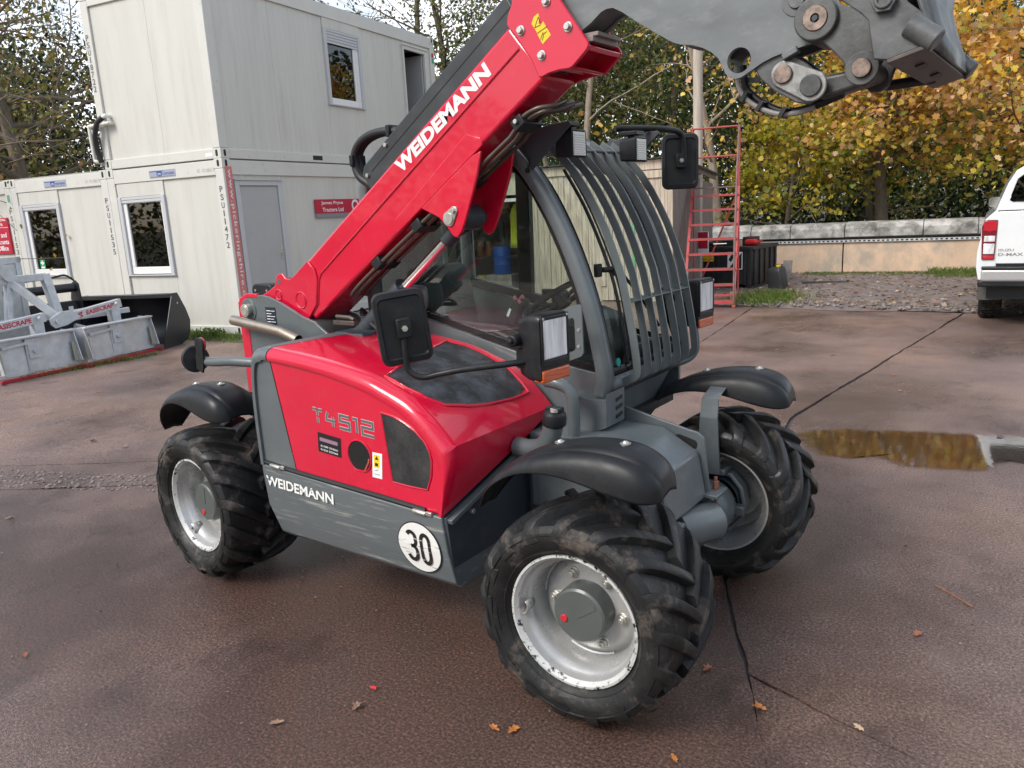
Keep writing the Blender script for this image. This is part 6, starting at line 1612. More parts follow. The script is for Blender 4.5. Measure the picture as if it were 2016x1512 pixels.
for i in range(9):
    z = 1.85 - i * .105; w = interp(i, [0, 2, 5, 8], [.06, .16, .15, .17]); rows.append([(-w + 2 * w * k / 10, .03 * math.sin(k * 1.9 + i * .4) - .05 * math.cos(k / 10 * 3.14 - 1.57), z) for k in range(11)])
m = MB(); m.loft(rows); obj('jacket', m, mat('hivis', (.50, .55, .03), .7), hv, solid=.02)
for i, (u, v, l) in enumerate(((-2.75, .9, 'left'), (-2.55, 1.0, 'right'))):
    p = SA - SF * WID + SF * u + SN * v; q = p + SF * .55 + SN * .9
    m = MB(); m.beam((0, 0, .03), (q.x - p.x - 1.0 * SF.x * (i == 0) * 0, q.y - p.y, 1.75), .05, .02); o = obj('leaning_lath', m, WOODL, loc=(p.x, p.y, 0)); tag(o, '%s of two laths leaning inside the workshop' % l, 'lath', 'laths in the workshop')

# ================================================================== concrete boundary wall
WA = Vector((-2.92, 15.03, 0)); WD = Vector((.9922, .1247, 0)); WNn = Vector((-WD.y, WD.x, 0)); WANG = math.atan2(WD.y, WD.x)
wall = empty('boundary_wall', WA, WANG); tag(wall, 'stained concrete wall with stone coping beyond the yard', 'wall')
WC = mat('stained_wall', (.60, .43, .30), .8, noise=.16, nscale=1.2, dirt=(.36, .31, .25), dscale=2.2, damt=.9, dlo=.42, dhi=.62, bump=.25, bscale=30, stretch=(1, 1, .7))
COPE = mat('coping_stone', (.44, .425, .40), .85, noise=.25, nscale=3, dirt=(.055, .055, .045), dscale=3.5, damt=.85, dlo=.42, dhi=.66, bump=.5, bscale=28)
for a, b in ((-8.0, -3.1), (-3.08, 1.02), (1.045, 5.8), (5.82, 10)):
    m = MB(); m.bb(a, b, 0, .35, -.05, .74); obj('wall_panel', m, WC, wall, bevel=.008)
u = -8.0; rnd = random.Random(14); cuts = [-5.6, -3.9, -1.95, -.62, .18, 1.05, 2.52, 3.47, 4.9, 6.3, 7.6, 9]
cuts = [-5.6, -3.9, -1.95, -.9, -.05, 1.06, 2.55, 3.52, 5.0, 6.3, 7.6, 9]
for c in cuts:
    m = MB(); dz = rnd.uniform(-.008, .008)
    prof = [(-.10, .81), (-.10, 1.0), (.0, 1.10), (.30, 1.12), (.42, 1.02), (.42, .81)]
    m.prism([(y, z + dz) for y, z in prof], 'x', u + .006, c - .006); obj('coping_block', m, COPE, wall, bevel=.012); u = c
m = MB(); m.bb(-8, 9, .03, .33, .74, .815); obj('bed_course', m, WC, wall)
m = MB(); m.bb(-4.5, 9, -.045, -.002, .70, .755); obj('cable_tray', m, RAIL, wall, bevel=.003)
t0 = None
for i in range(150):
    if t0 is None:
        m = MB(); m.bb(-.022, .022, -.0475, -.0455, .715, .742); t0 = obj('tray_slot', m, INK, wall, smooth=0, loc=(-4.4, 0, 0))
    else: share(t0, wall, (-4.4 + i * .09, 0, 0))
m = MB(); m.bb(-4.5, 9, -.03, -.002, .757, .79); obj('cable', m, HOSE, wall)

# timber post
m = MB(); m.tube([(0, 0, 0), (.01, 0, 2.6), (0, 0, 5.8)], [.092, .088, .084], 14)
tag(obj('timber_post', m, mat('post_wood', (.46, .40, .33), .8, noise=.15, nscale=3, dirt=(.26, .20, .16), dscale=4, damt=.6, stretch=(5, 5, .4)), loc=(-3.75, 11.7, 0)), 'pale round timber post behind the red steps', 'post')

# ================================================================== red mobile steps
STRED = mat('steps_red', (.42, .055, .055), .5, noise=.15, nscale=6, dirt=(.20, .10, .09), dscale=9, damt=.7, dlo=.5, dhi=.65)
STBR = mat('steps_worn', (.17, .10, .09), .6, noise=.3, nscale=8)
S0 = Vector((-2.22, 9.56, 0)); SU = Vector((-.50, .866, 0)) * -1
steps = empty('mobile_steps', (-2.98, 9.31, 0), math.radians(18)); tag(steps, 'tall red steel mobile steps in front of the black bin', 'steps')
# local: x along the treads (0..1.15), y going back
TW, SH = .80, 1.95
def sx(y): return y
for x0 in (0, TW):
    m = MB(); m.beam((x0, 0, 0.0), (x0, 1.55, SH), .045, .03); m.beam((x0, 1.55, SH), (x0, 1.55, 2.98), .03, .03); obj('stringer', m, STRED, steps, bevel=.003)
    m = MB(); m.tube([(x0, .03, .05), (x0, .10, 1.0), (x0, .75, 2.2), (x0, 1.50, 2.98)] if x0 else [(x0, .03, .05), (x0 + .05, .2, .6)], .018, 8); obj('handrail', m, STBR, steps)
    m = MB(); m.beam((x0, 1.75, 0.05), (x0, 1.75, 2.98), .028, .028); m.beam((x0, .03, .06), (x0, 1.75, .06), .03, .03); obj('back_post', m, STRED, steps, bevel=.003)
for k in range(8):
    t = (k + .45) / 8.0; y = 1.55 * t; z = SH * t; xo = 0.0
    m = MB(); m.bb(xo, TW + xo * .9, y - .06, y + .10, z - .012, z + .012); tr = obj('tread', m, STBR, steps, bevel=.003)
    m = MB(); m.bb(xo, TW + xo * .9, y - .066, y - .061, z - .022, z + .012); obj('nosing', m, STRED, tr)
m = MB(); m.bb(0, TW, 1.55, 1.75, SH - .01, SH + .015); obj('platform', m, STBR, steps)
for z in (2.48, 2.97):
    m = MB(); m.tube([(0, 1.55, z), (TW, 1.55, z)], .016, 8); m.tube([(0, 1.55, z), (0, 1.78, z)], .014, 8); m.tube([(TW, 1.55, z), (TW, 1.78, z)], .014, 8); obj('guard_rail', m, STRED, steps)
m = MB(); m.beam((.1, 1.74, .20), (TW - .05, 1.74, 1.80), .025, .03); obj('brace', m, STRED, steps)
m = MB(); m.beam((0, .02, .08), (TW, .02, .08), .03, .03); m.beam((0, .1, .20), (TW, .1, .20), .03, .03); obj('bottom_rail', m, STRED, steps)
for x0 in (.05, TW):
    m = MB(); m.cyl((x0 - .02, .12, .05), (x0 + .02, .12, .05), .05, 14); obj('castor', m, BLACK, steps)
m = MB(); m.bb(.42, .64, .775, .78, .995, 1.008); obj('white_tape', m, WHITE, steps, smooth=0)

# ================================================================== black pallet bin and the things round it
BINM = mat('bin_black', (.014, .014, .016), .5, noise=.2, nscale=6, dirt=(.07, .06, .05), damt=.5)
BW = 1.42
bin_ = empty('pallet_bin', (-4.12, 11.92, 0), math.radians(-4)); tag(bin_, 'black plastic pallet bin with battery warning signs', 'bin')
m = MB(); m.bb(0, BW, 0, 1.15, .12, .82); obj('tub', m, BINM, bin_, bevel=.02)
for x in (0.0, .10, .60, .70, BW - .17, BW - .07):
    m = MB(); m.bb(x, x + .06, -.025, 0, .12, .80); obj('rib', m, BINM, bin_, bevel=.006)
for y in (.05, .30, .55, .80, 1.03):
    m = MB(); m.bb(BW, BW + .025, y, y + .07, .12, .80); obj('rib', m, BINM, bin_, bevel=.006)
m = MB(); m.bb(-.03, BW + .03, -.035, 1.18, .78, .85); obj('rim', m, BINM, bin_, bevel=.012)
for x in (0, BW / 2 - .07, BW - .14):
    m = MB(); m.bb(x, x + .14, .0, 1.15, 0, .12); obj('skid', m, BINM, bin_, bevel=.01)
m = MB(); m.bb(.20, .64, -.031, -.0262, .57, .75); sgn = obj('battery_sign', m, YEL, bin_, smooth=0)
m = MB(); m.prism([(.225, .585), (.345, .585), (.285, .70)], 'y', -.0325, -.0312); obj('hazard_triangle', m, INK, sgn, smooth=0); m = MB(); m.prism([(.245, .595), (.325, .595), (.285, .675)], 'y', -.0335, -.0327); obj('hazard_inner', m, YEL, sgn, smooth=0)
text('sign_text', 'Danger', INK, sgn, (.36, -.0315, .665), (1, 0, 0), (0, 0, 1), .055, .24, bold=.02); text('sign_text', 'Battery acid', INK, sgn, (.36, -.0315, .59), (1, 0, 0), (0, 0, 1), .045, .26, bold=.01)
m = MB(); m.bb(.93, 1.23, -.031, -.0262, .42, .75); sgn = obj('corrosive_sign', m, WHITE, bin_, smooth=0)
m = MB(); m.prism([(1.215, .435), (1.215, .735), (.955, .44)], 'y', -.0325, -.0312); obj('corrosive_mark', m, INK, sgn, smooth=0); m = MB(); m.prism([(.95, .60), (1.02, .72), (1.09, .70), (1.0, .56)], 'y', -.0325, -.0312); m.prism([(1.04, .60), (1.10, .72), (1.13, .70), (1.08, .58)], 'y', -.0325, -.0312); obj('corrosive_mark', m, INK, sgn, smooth=0)
for i, (x0, x1, y0, y1, h, n_, lb) in enumerate(((.15, .60, .10, .5, .07, 'old_battery', 'flat black battery on the left of the bin lid'), (.72, 1.05, .2, .7, .10, 'old_battery', 'black battery in the middle of the bin lid'), (1.08, 1.30, .3, .6, .16, 'battery_case', 'taller black battery case at the right of the bin lid'))):
    m = MB(); m.bb(x0, x1, y0, y1, .851, .85 + h); R0 = Matrix.Rotation(math.radians(-13), 3, 'Z'); o = obj(n_, m, BINM, bevel=.01); o.location = (-4.12, 11.92, 0); o.rotation_euler = (0, 0, math.radians(-4)); tag(o, lb, 'battery', 'batteries on the bin')
m = MB(); m.bb(1.02, 1.17, .02, .10, .851, .96); o = obj('carton', m, mat('carton', (.48, .36, .20), .8), bevel=.004); o.location = (-4.12, 11.92, 0); o.rotation_euler = (0, 0, math.radians(-4)); tag(o, 'small tan carton on the bin', 'carton')
fe = empty('fire_extinguisher', (-2.80, 12.05, .851), math.radians(-10)); tag(fe, 'small red extinguisher lying on the bin corner', 'extinguisher')
m = MB(); m.lathe([(.0005, -.13), (.05, -.125), (.062, -.09), (.062, .08), (.03, .12), (.0005, .125)], (0, 0, .063), (1, 0, 0), 18); obj('cylinder', m, mat('ext_red', (.55, .02, .025), .35), fe); m = MB(); m.tube([(.12, 0, .063), (.17, 0, .07), (.20, .02, .11)], .015, 8); m.box((.17, 0, .09), (.08, .02, .02)); obj('valve', m, mat('valve_red', (.5, .05, .05), .5), fe)
jc = empty('jerry_can', (-2.24, 11.92, .03), math.radians(-15)); tag(jc, 'black plastic jerry can with yellow cap beside the bin', 'jerry can')
rows = []
for z, w, d in ((0, .13, .10), (.015, .145, .115), (.05, .15, .12), (.33, .148, .118), (.40, .135, .105), (.43, .10, .075), (.437, .05, .04)):
    rows.append([(x * w, y * d, z) for x, y in rrect(-1, 1, -1, 1, .3, 3)])
m = MB(); m.loft(rows, True); k = len(rows[0]); m.f.append(tuple(range(k))); m.f.append(tuple(range(6 * k, 7 * k))); cn = obj('can_body', m, mat('can_black', (.03, .032, .034), .45, dirt=(.10, .09, .08), damt=.4), jc); cn.rotation_euler = (.08, -.10, 0)
m = MB(); m.cyl((.02, -.05, .42), (.02, -.06, .465), .038, 14); obj('cap', m, YEL, jc); m = MB(); m.tube([(.05, 0, .43), (.07, 0, .475), (-.07, 0, .475), (-.09, 0, .42)], .014, 8); obj('grip', m, MATS['can_black'], jc)
m = MB(); m.tube([(-2.05, 12.75, .075), (-1.6, 12.95, .07), (-1.25, 13.0, .065)], .03, 10); tag(obj('drain_pipe', m, HOSE), 'black pipe lying on the gravel beyond the jerry can', 'pipe')
m = MB(); m.bb(-.09, .09, -.02, .02, 0, .42); o = obj('broken_slab', m, mat('slab_grey', (.24, .22, .20), .85, noise=.3, nscale=9), bevel=.01, loc=(-2.62, 13.6, .03), rotz=.1); o.rotation_euler = (-.15, .05, .1); tag(o, 'broken pale slab leaning behind the jerry can', 'slab')
ls = empty('leaning_sign', (-3.95, 11.55, 0), math.radians(-4)); tag(ls, 'small red and white sign beside the shed corner', 'sign')
m = MB(); m.bb(-.01, .50, -.01, .01, .72, 1.16); obj('panel_white', m, WHITE, ls, bevel=.002); m = MB(); m.bb(0, .49, -.013, -.0105, .84, 1.15); pr = obj('panel_red', m, SIGNRED, ls, smooth=0); m = MB(); m.bb(-.01, .02, -.01, .01, 0, .72); obj('leg', m, WHITE, ls)
text('sign_text', 'Visitor', WHITE, pr, (.03, -.0136, 1.02), (1, 0, 0), (0, 0, 1), .07, .42, bold=.02) if False else None
m = MB(); m.prism([(.03, 1.10), (.07, 1.10), (.10, 1.02), (.13, 1.10), (.17, 1.10), (.10, .93)], 'y', -.0145, -.0136); obj('sign_mark', m, WHITE, pr, smooth=0)

# ================================================================== pickup
PT = empty('pickup_truck', (1.3, 8.5, 0), math.radians(5)); tag(PT, 'white pickup with hard canopy parked at the right edge', 'pickup')
# local: x to the right across the tail (0..1.8), y forward
PW = mat('pickup_white', (.74, .76, .76), .28, coat=.8, noise=.02)
secs = []
prof = [(.0, .60), (-.03, .75), (-.03, .94), (.0, 1.12), (.0, 1.24), (.03, 1.33), (.14, 1.44), (.24, 1.75), (.32, 1.90), (.40, 1.95), (.9, 1.99), (1.40, 1.95), (1.48, 1.90), (1.56, 1.75), (1.66, 1.44), (1.77, 1.33), (1.80, 1.24), (1.80, 1.12), (1.83, .94), (1.83, .75), (1.80, .60)]
for y, sc in ((0, 1), (.03, 1.0), (1.4, 1.0), (1.75, 1.0), (3.2, 1.0)):
    secs.append([(x, y + (.10 * max(0, z - 1.44) if y < .5 else 0), z) for x, z in prof])
m = MB(); m.loft(secs); m.f.append(tuple(range(len(prof)))); m.f.append(tuple(range(4 * len(prof), 5 * len(prof)))); obj('body', m, PW, PT, bevel=.02, seg=3)
m = MB(); m.add([(-.0, 3.2, .6), (1.8, 3.2, .6), (1.8, 4.4, .6), (0, 4.4, .6), (0, 3.2, 1.1), (1.8, 3.2, 1.1), (1.75, 4.4, 1.0), (.05, 4.4, 1.0)], [(0, 1, 2, 3), (4, 7, 6, 5), (0, 4, 5, 1), (2, 6, 7, 3), (1, 5, 6, 2), (0, 3, 7, 4)]); obj('bonnet', m, PW, PT, bevel=.05, seg=3)
m = MB(); m.bb(.17, 1.63, -.012, .03, .79, 1.425); obj('tailgate', m, PW, PT, bevel=.01); m = MB(); m.bb(.16, 1.64, -.006, .02, 1.425, 1.437); obj('gate_gap', m, INK, PT)
tl = empty('tail_lamp', (0, 0, 0), 0, PT)
DRED = mat('lamp_dark_red', (.16, .005, .015), .12, coat=.8); BRED = mat('lamp_red', (.48, .01, .025), .15, coat=.8)
m = MB(); m.prism([(.022, .845), (.002, 1.24), (.03, 1.33), (.168, 1.325), (.158, .845)], 'y', -.022, .04); obj('lamp_body', m, DRED, tl, bevel=.010, seg=3)
m = MB(); m.prism([(.02, 1.20), (.03, 1.315), (.16, 1.31), (.155, 1.20), (.09, 1.185)], 'y', -.027, -.020); obj('brake_lens', m, BRED, tl, bevel=.004); m = MB(); m.bb(.035, .148, -.027, -.020, .853, .895); obj('fog_lens', m, BRED, tl, bevel=.003)
for z0, z1 in ((1.065, 1.135), (.915, 1.04)):
    m = MB(); m.bb(.035, .150, -.027, -.020, z0, z1); obj('clear_lens', m, LENS, tl, bevel=.003)
tl2 = empty('tail_lamp', (0, 0, 0), 0, PT); m = MB(); m.prism([(1.642, .845), (1.632, 1.325), (1.77, 1.33), (1.798, 1.24), (1.778, .845)], 'y', -.022, .04); obj('lamp_body', m, DRED, tl2, bevel=.010)
text('maker_name', 'ISUZU', CHROME, PT, (.195, -.0135, .945), (1, 0, 0), (0, 0, 1), .030, .16, bold=.02, extrude=.001); text('model_name', 'D-MAX', CHROME, PT, (.195, -.0135, .888), (1, 0, 0), (0, 0, 1), .038, .26, bold=.03, extrude=.001)
m = MB(); m.prism([(.27, 1.555), (.34, 1.79), (.40, 1.84), (1.40, 1.84), (1.46, 1.79), (1.53, 1.555), (1.50, 1.535), (.30, 1.535)], 'y', .002, .016); g = obj('canopy_window', m, glassmat('pickup_glass', (.10, .11, .12), 1.5), PT, smooth=0)
m = MB(); m.prism([(.26, 1.545), (.335, 1.80), (.395, 1.85), (1.405, 1.85), (1.465, 1.80), (1.54, 1.545), (1.51, 1.525), (.29, 1.525)], 'y', .017, .03); obj('window_seal', m, SEAL, PT)
BUMP = mat('bumper_silver', (.50, .50, .50), .3, metal=.5)
m = MB(); m.prism([(-.16, .73), (-.16, .60), (-.10, .57), (.05, .57), (.05, .73)], 'x', .03, 1.77); obj('bumper', m, BUMP, PT, bevel=.02, seg=3); m = MB(); m.bb(.03, 1.77, -.155, .02, .735, .765); obj('bumper_step', m, BLACK, PT, bevel=.01); m = MB(); m.bb(.0, 1.80, -.13, .06, .52, .60); obj('bumper_valance', m, BLACK, PT, bevel=.02)
m = MB(); m.bb(.18, 1.62, -.03, .02, .735, .80); obj('gate_sill', m, BLACK, PT)
m = MB(); m.bb(0.0, .28, .45, .46, .29, .56); obj('mud_flap', m, mat('flap', (.09, .085, .08), .7, noise=.3), PT, bevel=.004)
wt = None
for (x, y) in ((.02, .95), (1.54, .95), (.02, 4.0), (1.54, 4.0)):
    w = empty('wheel', (x, y, .38), 0, PT)
    if wt is None:
        m = MB(); m.lathe([(.20, 0), (.34, .0), (.37, .02), (.38, .05), (.38, .22), (.37, .25), (.34, .27), (.20, .27)], (0, 0, 0), (1, 0, 0), 36, True)
        for k in range(40):
            a = 2 * math.pi * k / 40
            for x0 in (.03, .10, .18):
                m.box((x0 + .03 + .01 * (k % 2), .383 * math.cos(a), .383 * math.sin(a)), (.05, .035, .02), Matrix.Rotation(a - math.pi / 2, 3, 'X'))
        wt = obj('tyre', m, RUBBER, w); m = MB(); m.lathe([(.0005, .03), (.10, .02), (.19, .03), (.205, .01), (.205, .25)], (0, 0, 0), (1, 0, 0), 30); wr = obj('rim', m, BUMP, w)
    else: share(wt, w); share(wr, w)
m = MB(); m.bb(.1, 1.7, .1, 4.2, .35, .62); obj('underbody', m, INK, PT)
mm = empty('door_mirror', (.135, 3.2, 1.48), 0, PT); m = MB(); m.loft([[(x * .11 * s, d, z * .09 * s) for x, z in rrect(-1, 1, -1, 1, .45, 4)] for s, d in ((.9, -.02), (1, 0), (1, .05), (.5, .10))], True); obj('mirror_shell', m, BLACK, mm); m = MB(); m.prism(rrect(-.095, .095, -.075, .075, .04), 'y', -.026, -.018); obj('mirror_glass', m, CHROME, mm, smooth=0); m = MB(); m.bb(.08, .25, 0, .04, -.06, -.02); obj('mirror_stalk', m, BLACK, mm)

# ================================================================== galvanised folding scraper, bucket, black attachment
GALV = mat('galvanised', (.56, .59, .62), .42, metal=.55, noise=.14, nscale=10, rvar=.12, dirt=(.60, .62, .64), dscale=18, damt=.5, dlo=.5, dhi=.7)
SCR = empty('yard_scraper', (-7.68, 1.78, gz(-7.68)), math.radians(96)); tag(SCR, 'galvanised folding yard scraper with red rubber edges in front of the cabins', 'scraper')
# local: x along the blades (towards the corner cabin), y away from the yard (towards -x world)
REDR = mat('red_rubber', (.42, .012, .03), .5)
def blade(x0, x1, skew):
    b = empty('blade', (0, 0, 0), 0, SCR); R = lambda x, y, z: (x, y + skew * (x - x0), z)
    m = MB(); m.add([R(x0, 0, .045), R(x1, 0, .045), R(x1, .02, .47), R(x0, .02, .47), R(x0, .008, .045), R(x1, .008, .045), R(x1, .028, .47), R(x0, .028, .47)], [(0, 1, 2, 3), (4, 7, 6, 5), (0, 4, 5, 1), (2, 6, 7, 3), (0, 3, 7, 4), (1, 5, 6, 2)]); obj('face', m, GALV, b, bevel=.002)
    m = MB(); m.beam(R(x0, .0, .48), R(x1, .0, .48), .10, .022); m.beam(R(x0, .18, .46), R(x1, .18, .46), .05, .03); obj('top_rail', m, GALV, b, bevel=.003)
    for x in (x0, x1):
        m = MB(); s = 1 if x == x0 else -1; m.add([R(x, -.13, .10), R(x, .25, .05), R(x, .25, .48), R(x, -.02, .48), R(x + s * .01, -.13, .10), R(x + s * .01, .25, .05), R(x + s * .01, .25, .48), R(x + s * .01, -.02, .48)], [(0, 1, 2, 3), (4, 7, 6, 5), (0, 4, 5, 1), (1, 5, 6, 2), (2, 6, 7, 3), (3, 7, 4, 0)]); obj('end_plate', m, GALV, b, bevel=.002)
        m = MB(); m.beam(R(x + s * .02, -.045, .10), R(x + s * .02, -.02, .34), .07, .012, (0, 1, 0)); obj('wear_strip', m, mat('wear_strip', (.36, .34, .27), .5), b, bevel=.002)
    m = MB(); m.beam(R(x0 + .0, -.055, .018), R(x1, -.055, .018), .014, .036); m.beam(R(x0, -.055, .018), R(x0 - .05, -.14, .02), .014, .036); m.beam(R(x1, -.055, .018), R(x1 + .05, -.14, .02), .014, .036); m.beam(R(x0, -.03, .02), R(x1, -.03, .02), .05, .02); obj('rubber_edge', m, REDR, b, bevel=.003)
    xm = x0 + (x1 - x0) * .46
    m = MB(); m.bb(xm - .09, xm + .09, -.016 + skew * (xm - x0), .0 + skew * (xm - x0), .06, .46); obj('centre_plate', m, GALV, b, bevel=.002)
    m = MB(); m.bb(xm - .07, xm + .06, -.032 + skew * (xm - x0), -.016 + skew * (xm - x0), .22, .40); m.cyl((xm, -.03 + skew * (xm - x0), .31), (xm, -.06 + skew * (xm - x0), .31), .028, 10); obj('slide_bracket', m, GALV, b, bevel=.003)
    m = MB(); m.beam(R(x0 + .08, -.02, .39), R(xm + .02, -.022, .42), .012, .035, (0, 0, 1)); obj('tie_bar', m, GALV, b, bevel=.002)
    for k in range(4):
        m = MB(); xx = x0 + .12 + (x1 - x0 - .2) * k / 3; m.bb(xx - .04, xx + .04, -.012 + skew * (xx - x0), -.001 + skew * (xx - x0), .055, .075); obj('edge_clamp', m, WHITE if False else GALV, b)
blade(-1.03, -.06, .06); blade(.03, 1.10, .16)
def ebeam(x0, x1, y, z0, z1, tx):
    e = empty('arm_beam', (0, 0, 0), 0, SCR); m = MB(); m.beam((x0, y, z0), (x1, y + .05, z1), .08, .11); obj('beam', m, GALV, e, bevel=.004)
    d = Vector((x1 - x0, .05, z1 - z0)).normalized(); o = Vector((x0, y, z0)) + d * tx + Vector((0, -.0415, -.028))
    text('beam_name', 'EASISCRAPE', SIGNRED, e, o, d, (0, 0, 1), .058, .44, bold=.03)
    if tx > .2: text('beam_logo', 'ag', SIGNRED, e, o - d * .20 + Vector((0, 0, -.012)), d, (0, 0, 1), .07, .15, bold=.03)
    m = MB(); m.bb(x1 - .16, x1 - .04, y - .05 + .05, y + .12, .44, z1); obj('post', m, GALV, e, bevel=.003); m = MB(); m.cyl((x1 - .10, y - .03, z1 + .0), (x1 - .10, y - .07, z1 + .0), .025, 10); obj('pivot_bolt', m, GALV, e)
ebeam(-.98, -.26, .22, .60, .66, .10); ebeam(.02, .82, .32, .60, .70, .28)
m = MB(); m.prism([(-.20, .55), (-.21, .62), (-.05, .70), (.10, .68), (.20, .60), (.0, .52), (-.15, .50)], 'y', .25, .27); obj('hinge_plate', m, GALV, SCR, bevel=.003)
m = MB(); m.cyl((-.12, .25, .58), (-.12, .22, .58), .028, 10); obj('hinge_bolt', m, GALV, SCR)
m = MB(); m.beam((-.72, .75, 1.12), (.10, .75, 1.12), .09, .09); m.beam((.10, .75, 1.15), (.16, .70, .62), .10, .10); m.beam((-.66, .75, 1.12), (-.66, .70, .55), .10, .10); m.beam((-.35, .72, 1.10), (-.05, .34, .62), .07, .09); m.beam((-.36, .75, 1.05), (-.46, .72, .52), .10, .07); m.beam((-.70, .70, .60), (.60, .70, .62), .08, .08); m.beam((.3, .72, .55), (1.0, .45, .58), .05, .07); obj('headstock', m, GALV, SCR, bevel=.005)
m = MB(); hk = arc((-.47, 1.30), .06, 30, 210, 8) + [(-.42, 1.12), (-.30, 1.06), (-.26, 1.12)]; m.prism(hk, 'y', .66, .69); m.prism(hk, 'y', .76, .79); m.cyl((-.47, .65, 1.30), (-.47, .80, 1.30), .02, 10); obj('top_link_bracket', m, GALV, SCR, bevel=.003)
gp_ = empty('galvanised_gate', (-8.75, 1.35, gz(-8.7)), math.radians(96)); tag(gp_, 'galvanised framed panel standing behind the scraper at the left edge', 'panel')
m = MB(); m.bb(-1.2, .35, 0, .05, 1.28, 1.36); m.bb(.28, .35, 0, .05, 0, 1.36); m.bb(-1.2, .35, 0, .05, .05, .12); obj('frame', m, GALV, gp_, bevel=.004); m = MB(); m.bb(-1.2, .28, .02, .028, .12, 1.28); obj('sheet', m, GALV, gp_); m = MB(); m.beam((-.6, -.03, 1.12), (.2, -.03, 1.16), .03, .05); obj('bar', m, GALV, gp_)

BKT = mat('bucket_black', (.016, .018, .022), .42, noise=.2, nscale=6, dirt=(.08, .07, .06), dscale=4, damt=.5, dlo=.55, dhi=.8)
bk = empty('loader_bucket', (-8.02, 3.26, .10), math.radians(25)); tag(bk, 'black loader bucket standing behind the scraper', 'bucket')
# local x towards its right end (0), opening towards -y
bprof = [(-.36, .0), (.02, .0), (.20, .05), (.30, .16), (.33, .32), (.26, .50), (.10, .72), (.02, .72)]
for x0 in (-.012, -1.46):
    m = MB(); m.prism([(-.36, 0), (.03, 0), (.21, .05), (.31, .16), (.34, .32), (.27, .50), (.12, .745), (.0, .745)], 'x', x0, x0 + .014); obj('side_plate', m, BKT, bk, bevel=.002)
m = MB(); m.loft([[(x, y, z) for y, z in bprof] for x in (-1.45, -.01)]); obj('shell', m, BKT, bk, solid=.012)
m = MB(); m.bb(-1.46, 0, -.02, .06, .68, .745); obj('top_edge', m, BKT, bk, bevel=.01); m = MB(); m.bb(-1.46, 0, -.42, -.30, -.004, .016); obj('cutting_edge', m, BKT, bk, bevel=.003)
m = MB(); m.cyl((.003, .08, .60), (.010, .08, .60), .014, 10); obj('bolt', m, STEEL, bk)
at_ = empty('fork_carriage', (-8.95, 2.15, .11), math.radians(96)); tag(at_, 'black hydraulic attachment between scraper and bucket', 'attachment')
for xs_ in (.24, -.75):
    m = MB(); m.prism([(-.06, .3), (.05, .0), (.10, 0), (.12, .75), (.06, .95), (-.03, 1.0), (-.10, .95), (-.12, .7)], 'x', xs_, xs_ + .02); obj('side_plate', m, BKT, at_, bevel=.004)
m = MB(); m.bb(-.73, .24, -.04, .06, .30, .72); m.tube([(-.73, .0, .90), (.24, 0, .90)], .06, 12); obj('carriage', m, BKT, at_, bevel=.01)
m = MB(); m.tube(smooth_poly([(-.5, -.05, 1.04), (-.1, -.08, 1.06), (.1, -.06, 1.08), (.22, -.05, 1.0)], 4), .014, 8); obj('hose', m, HOSE, at_)
m = MB(); m.bb(.262, .264, -.06, .03, .62, .80); obj('yellow_label', m, YEL, at_, smooth=0); m = MB(); m.cyl((.26, -.02, .90), (.275, -.02, .90), .035, 14); obj('pin', m, STEEL, at_); m = MB(); m.bb(.09, .15, -.055, -.04, .58, .65); obj('label', m, WHITE, at_, smooth=0)
m = MB(); m.cyl((.10, -.10, .38), (.22, -.12, .33), .04, 12); obj('grey_coupling', m, RAIL, at_)

# ================================================================== trees
BARK = mat('bark', (.135, .105, .078), .9, noise=.35, nscale=5, bump=.8, bscale=18, stretch=(3, 3, .6), dirt=(.10, .12, .05), dscale=2, damt=.6)
BARKL = mat('pale_bark', (.27, .215, .16), .9, noise=.3, nscale=5, bump=.8, bscale=18, stretch=(3, 3, .6))
def grow(mb, p, d, L, r, depth, rnd, tips, spread=.6, kids=(3, 4), gravity=0.0, minr=.006):
    n = max(3, int(L / .35)); pts = [p.copy()]; rad = [r]
    q = p.copy(); dd = d.copy()
    for i in range(n):
        dd = (dd + Vector((rnd.gauss(0, .13), rnd.gauss(0, .13), rnd.gauss(0, .10) - gravity))).normalized()
        q = q + dd * (L / n); pts.append(q.copy()); rad.append(max(minr, r * (1 - .62 * (i + 1) / n)))
    mb.tube(pts, rad, 9 if r > .08 else (6 if r > .025 else 4), caps=False)
    if depth == 0:
        for k in range(1, len(pts)): tips.append(pts[k])
        return
    for k in range(rnd.randint(*kids)):
        i = rnd.randint(max(1, n // 3), n); b = pts[i]
        a = rnd.uniform(0, 6.283); ax = dd.orthogonal().normalized(); ax.rotate(Matrix.Rotation(a, 3, dd))
        nd = (dd * (1 - spread * .5) + ax * spread * rnd.uniform(.7, 1.3) + Vector((0, 0, .12))).normalized()
        grow(mb, b, nd, L * rnd.uniform(.5, .75), rad[i] * rnd.uniform(.5, .72), depth - 1, rnd, tips, spread, kids, gravity, minr)
    if depth == 1:
        for k in range(n // 2, n + 1): tips.append(pts[k])
def px_dir(px, dist, z=0.0):
    a = _yaw - math.atan((px - 1008) / 1534.4); return Vector((2.39 + dist * math.cos(a), -2.80 + dist * math.sin(a), z))
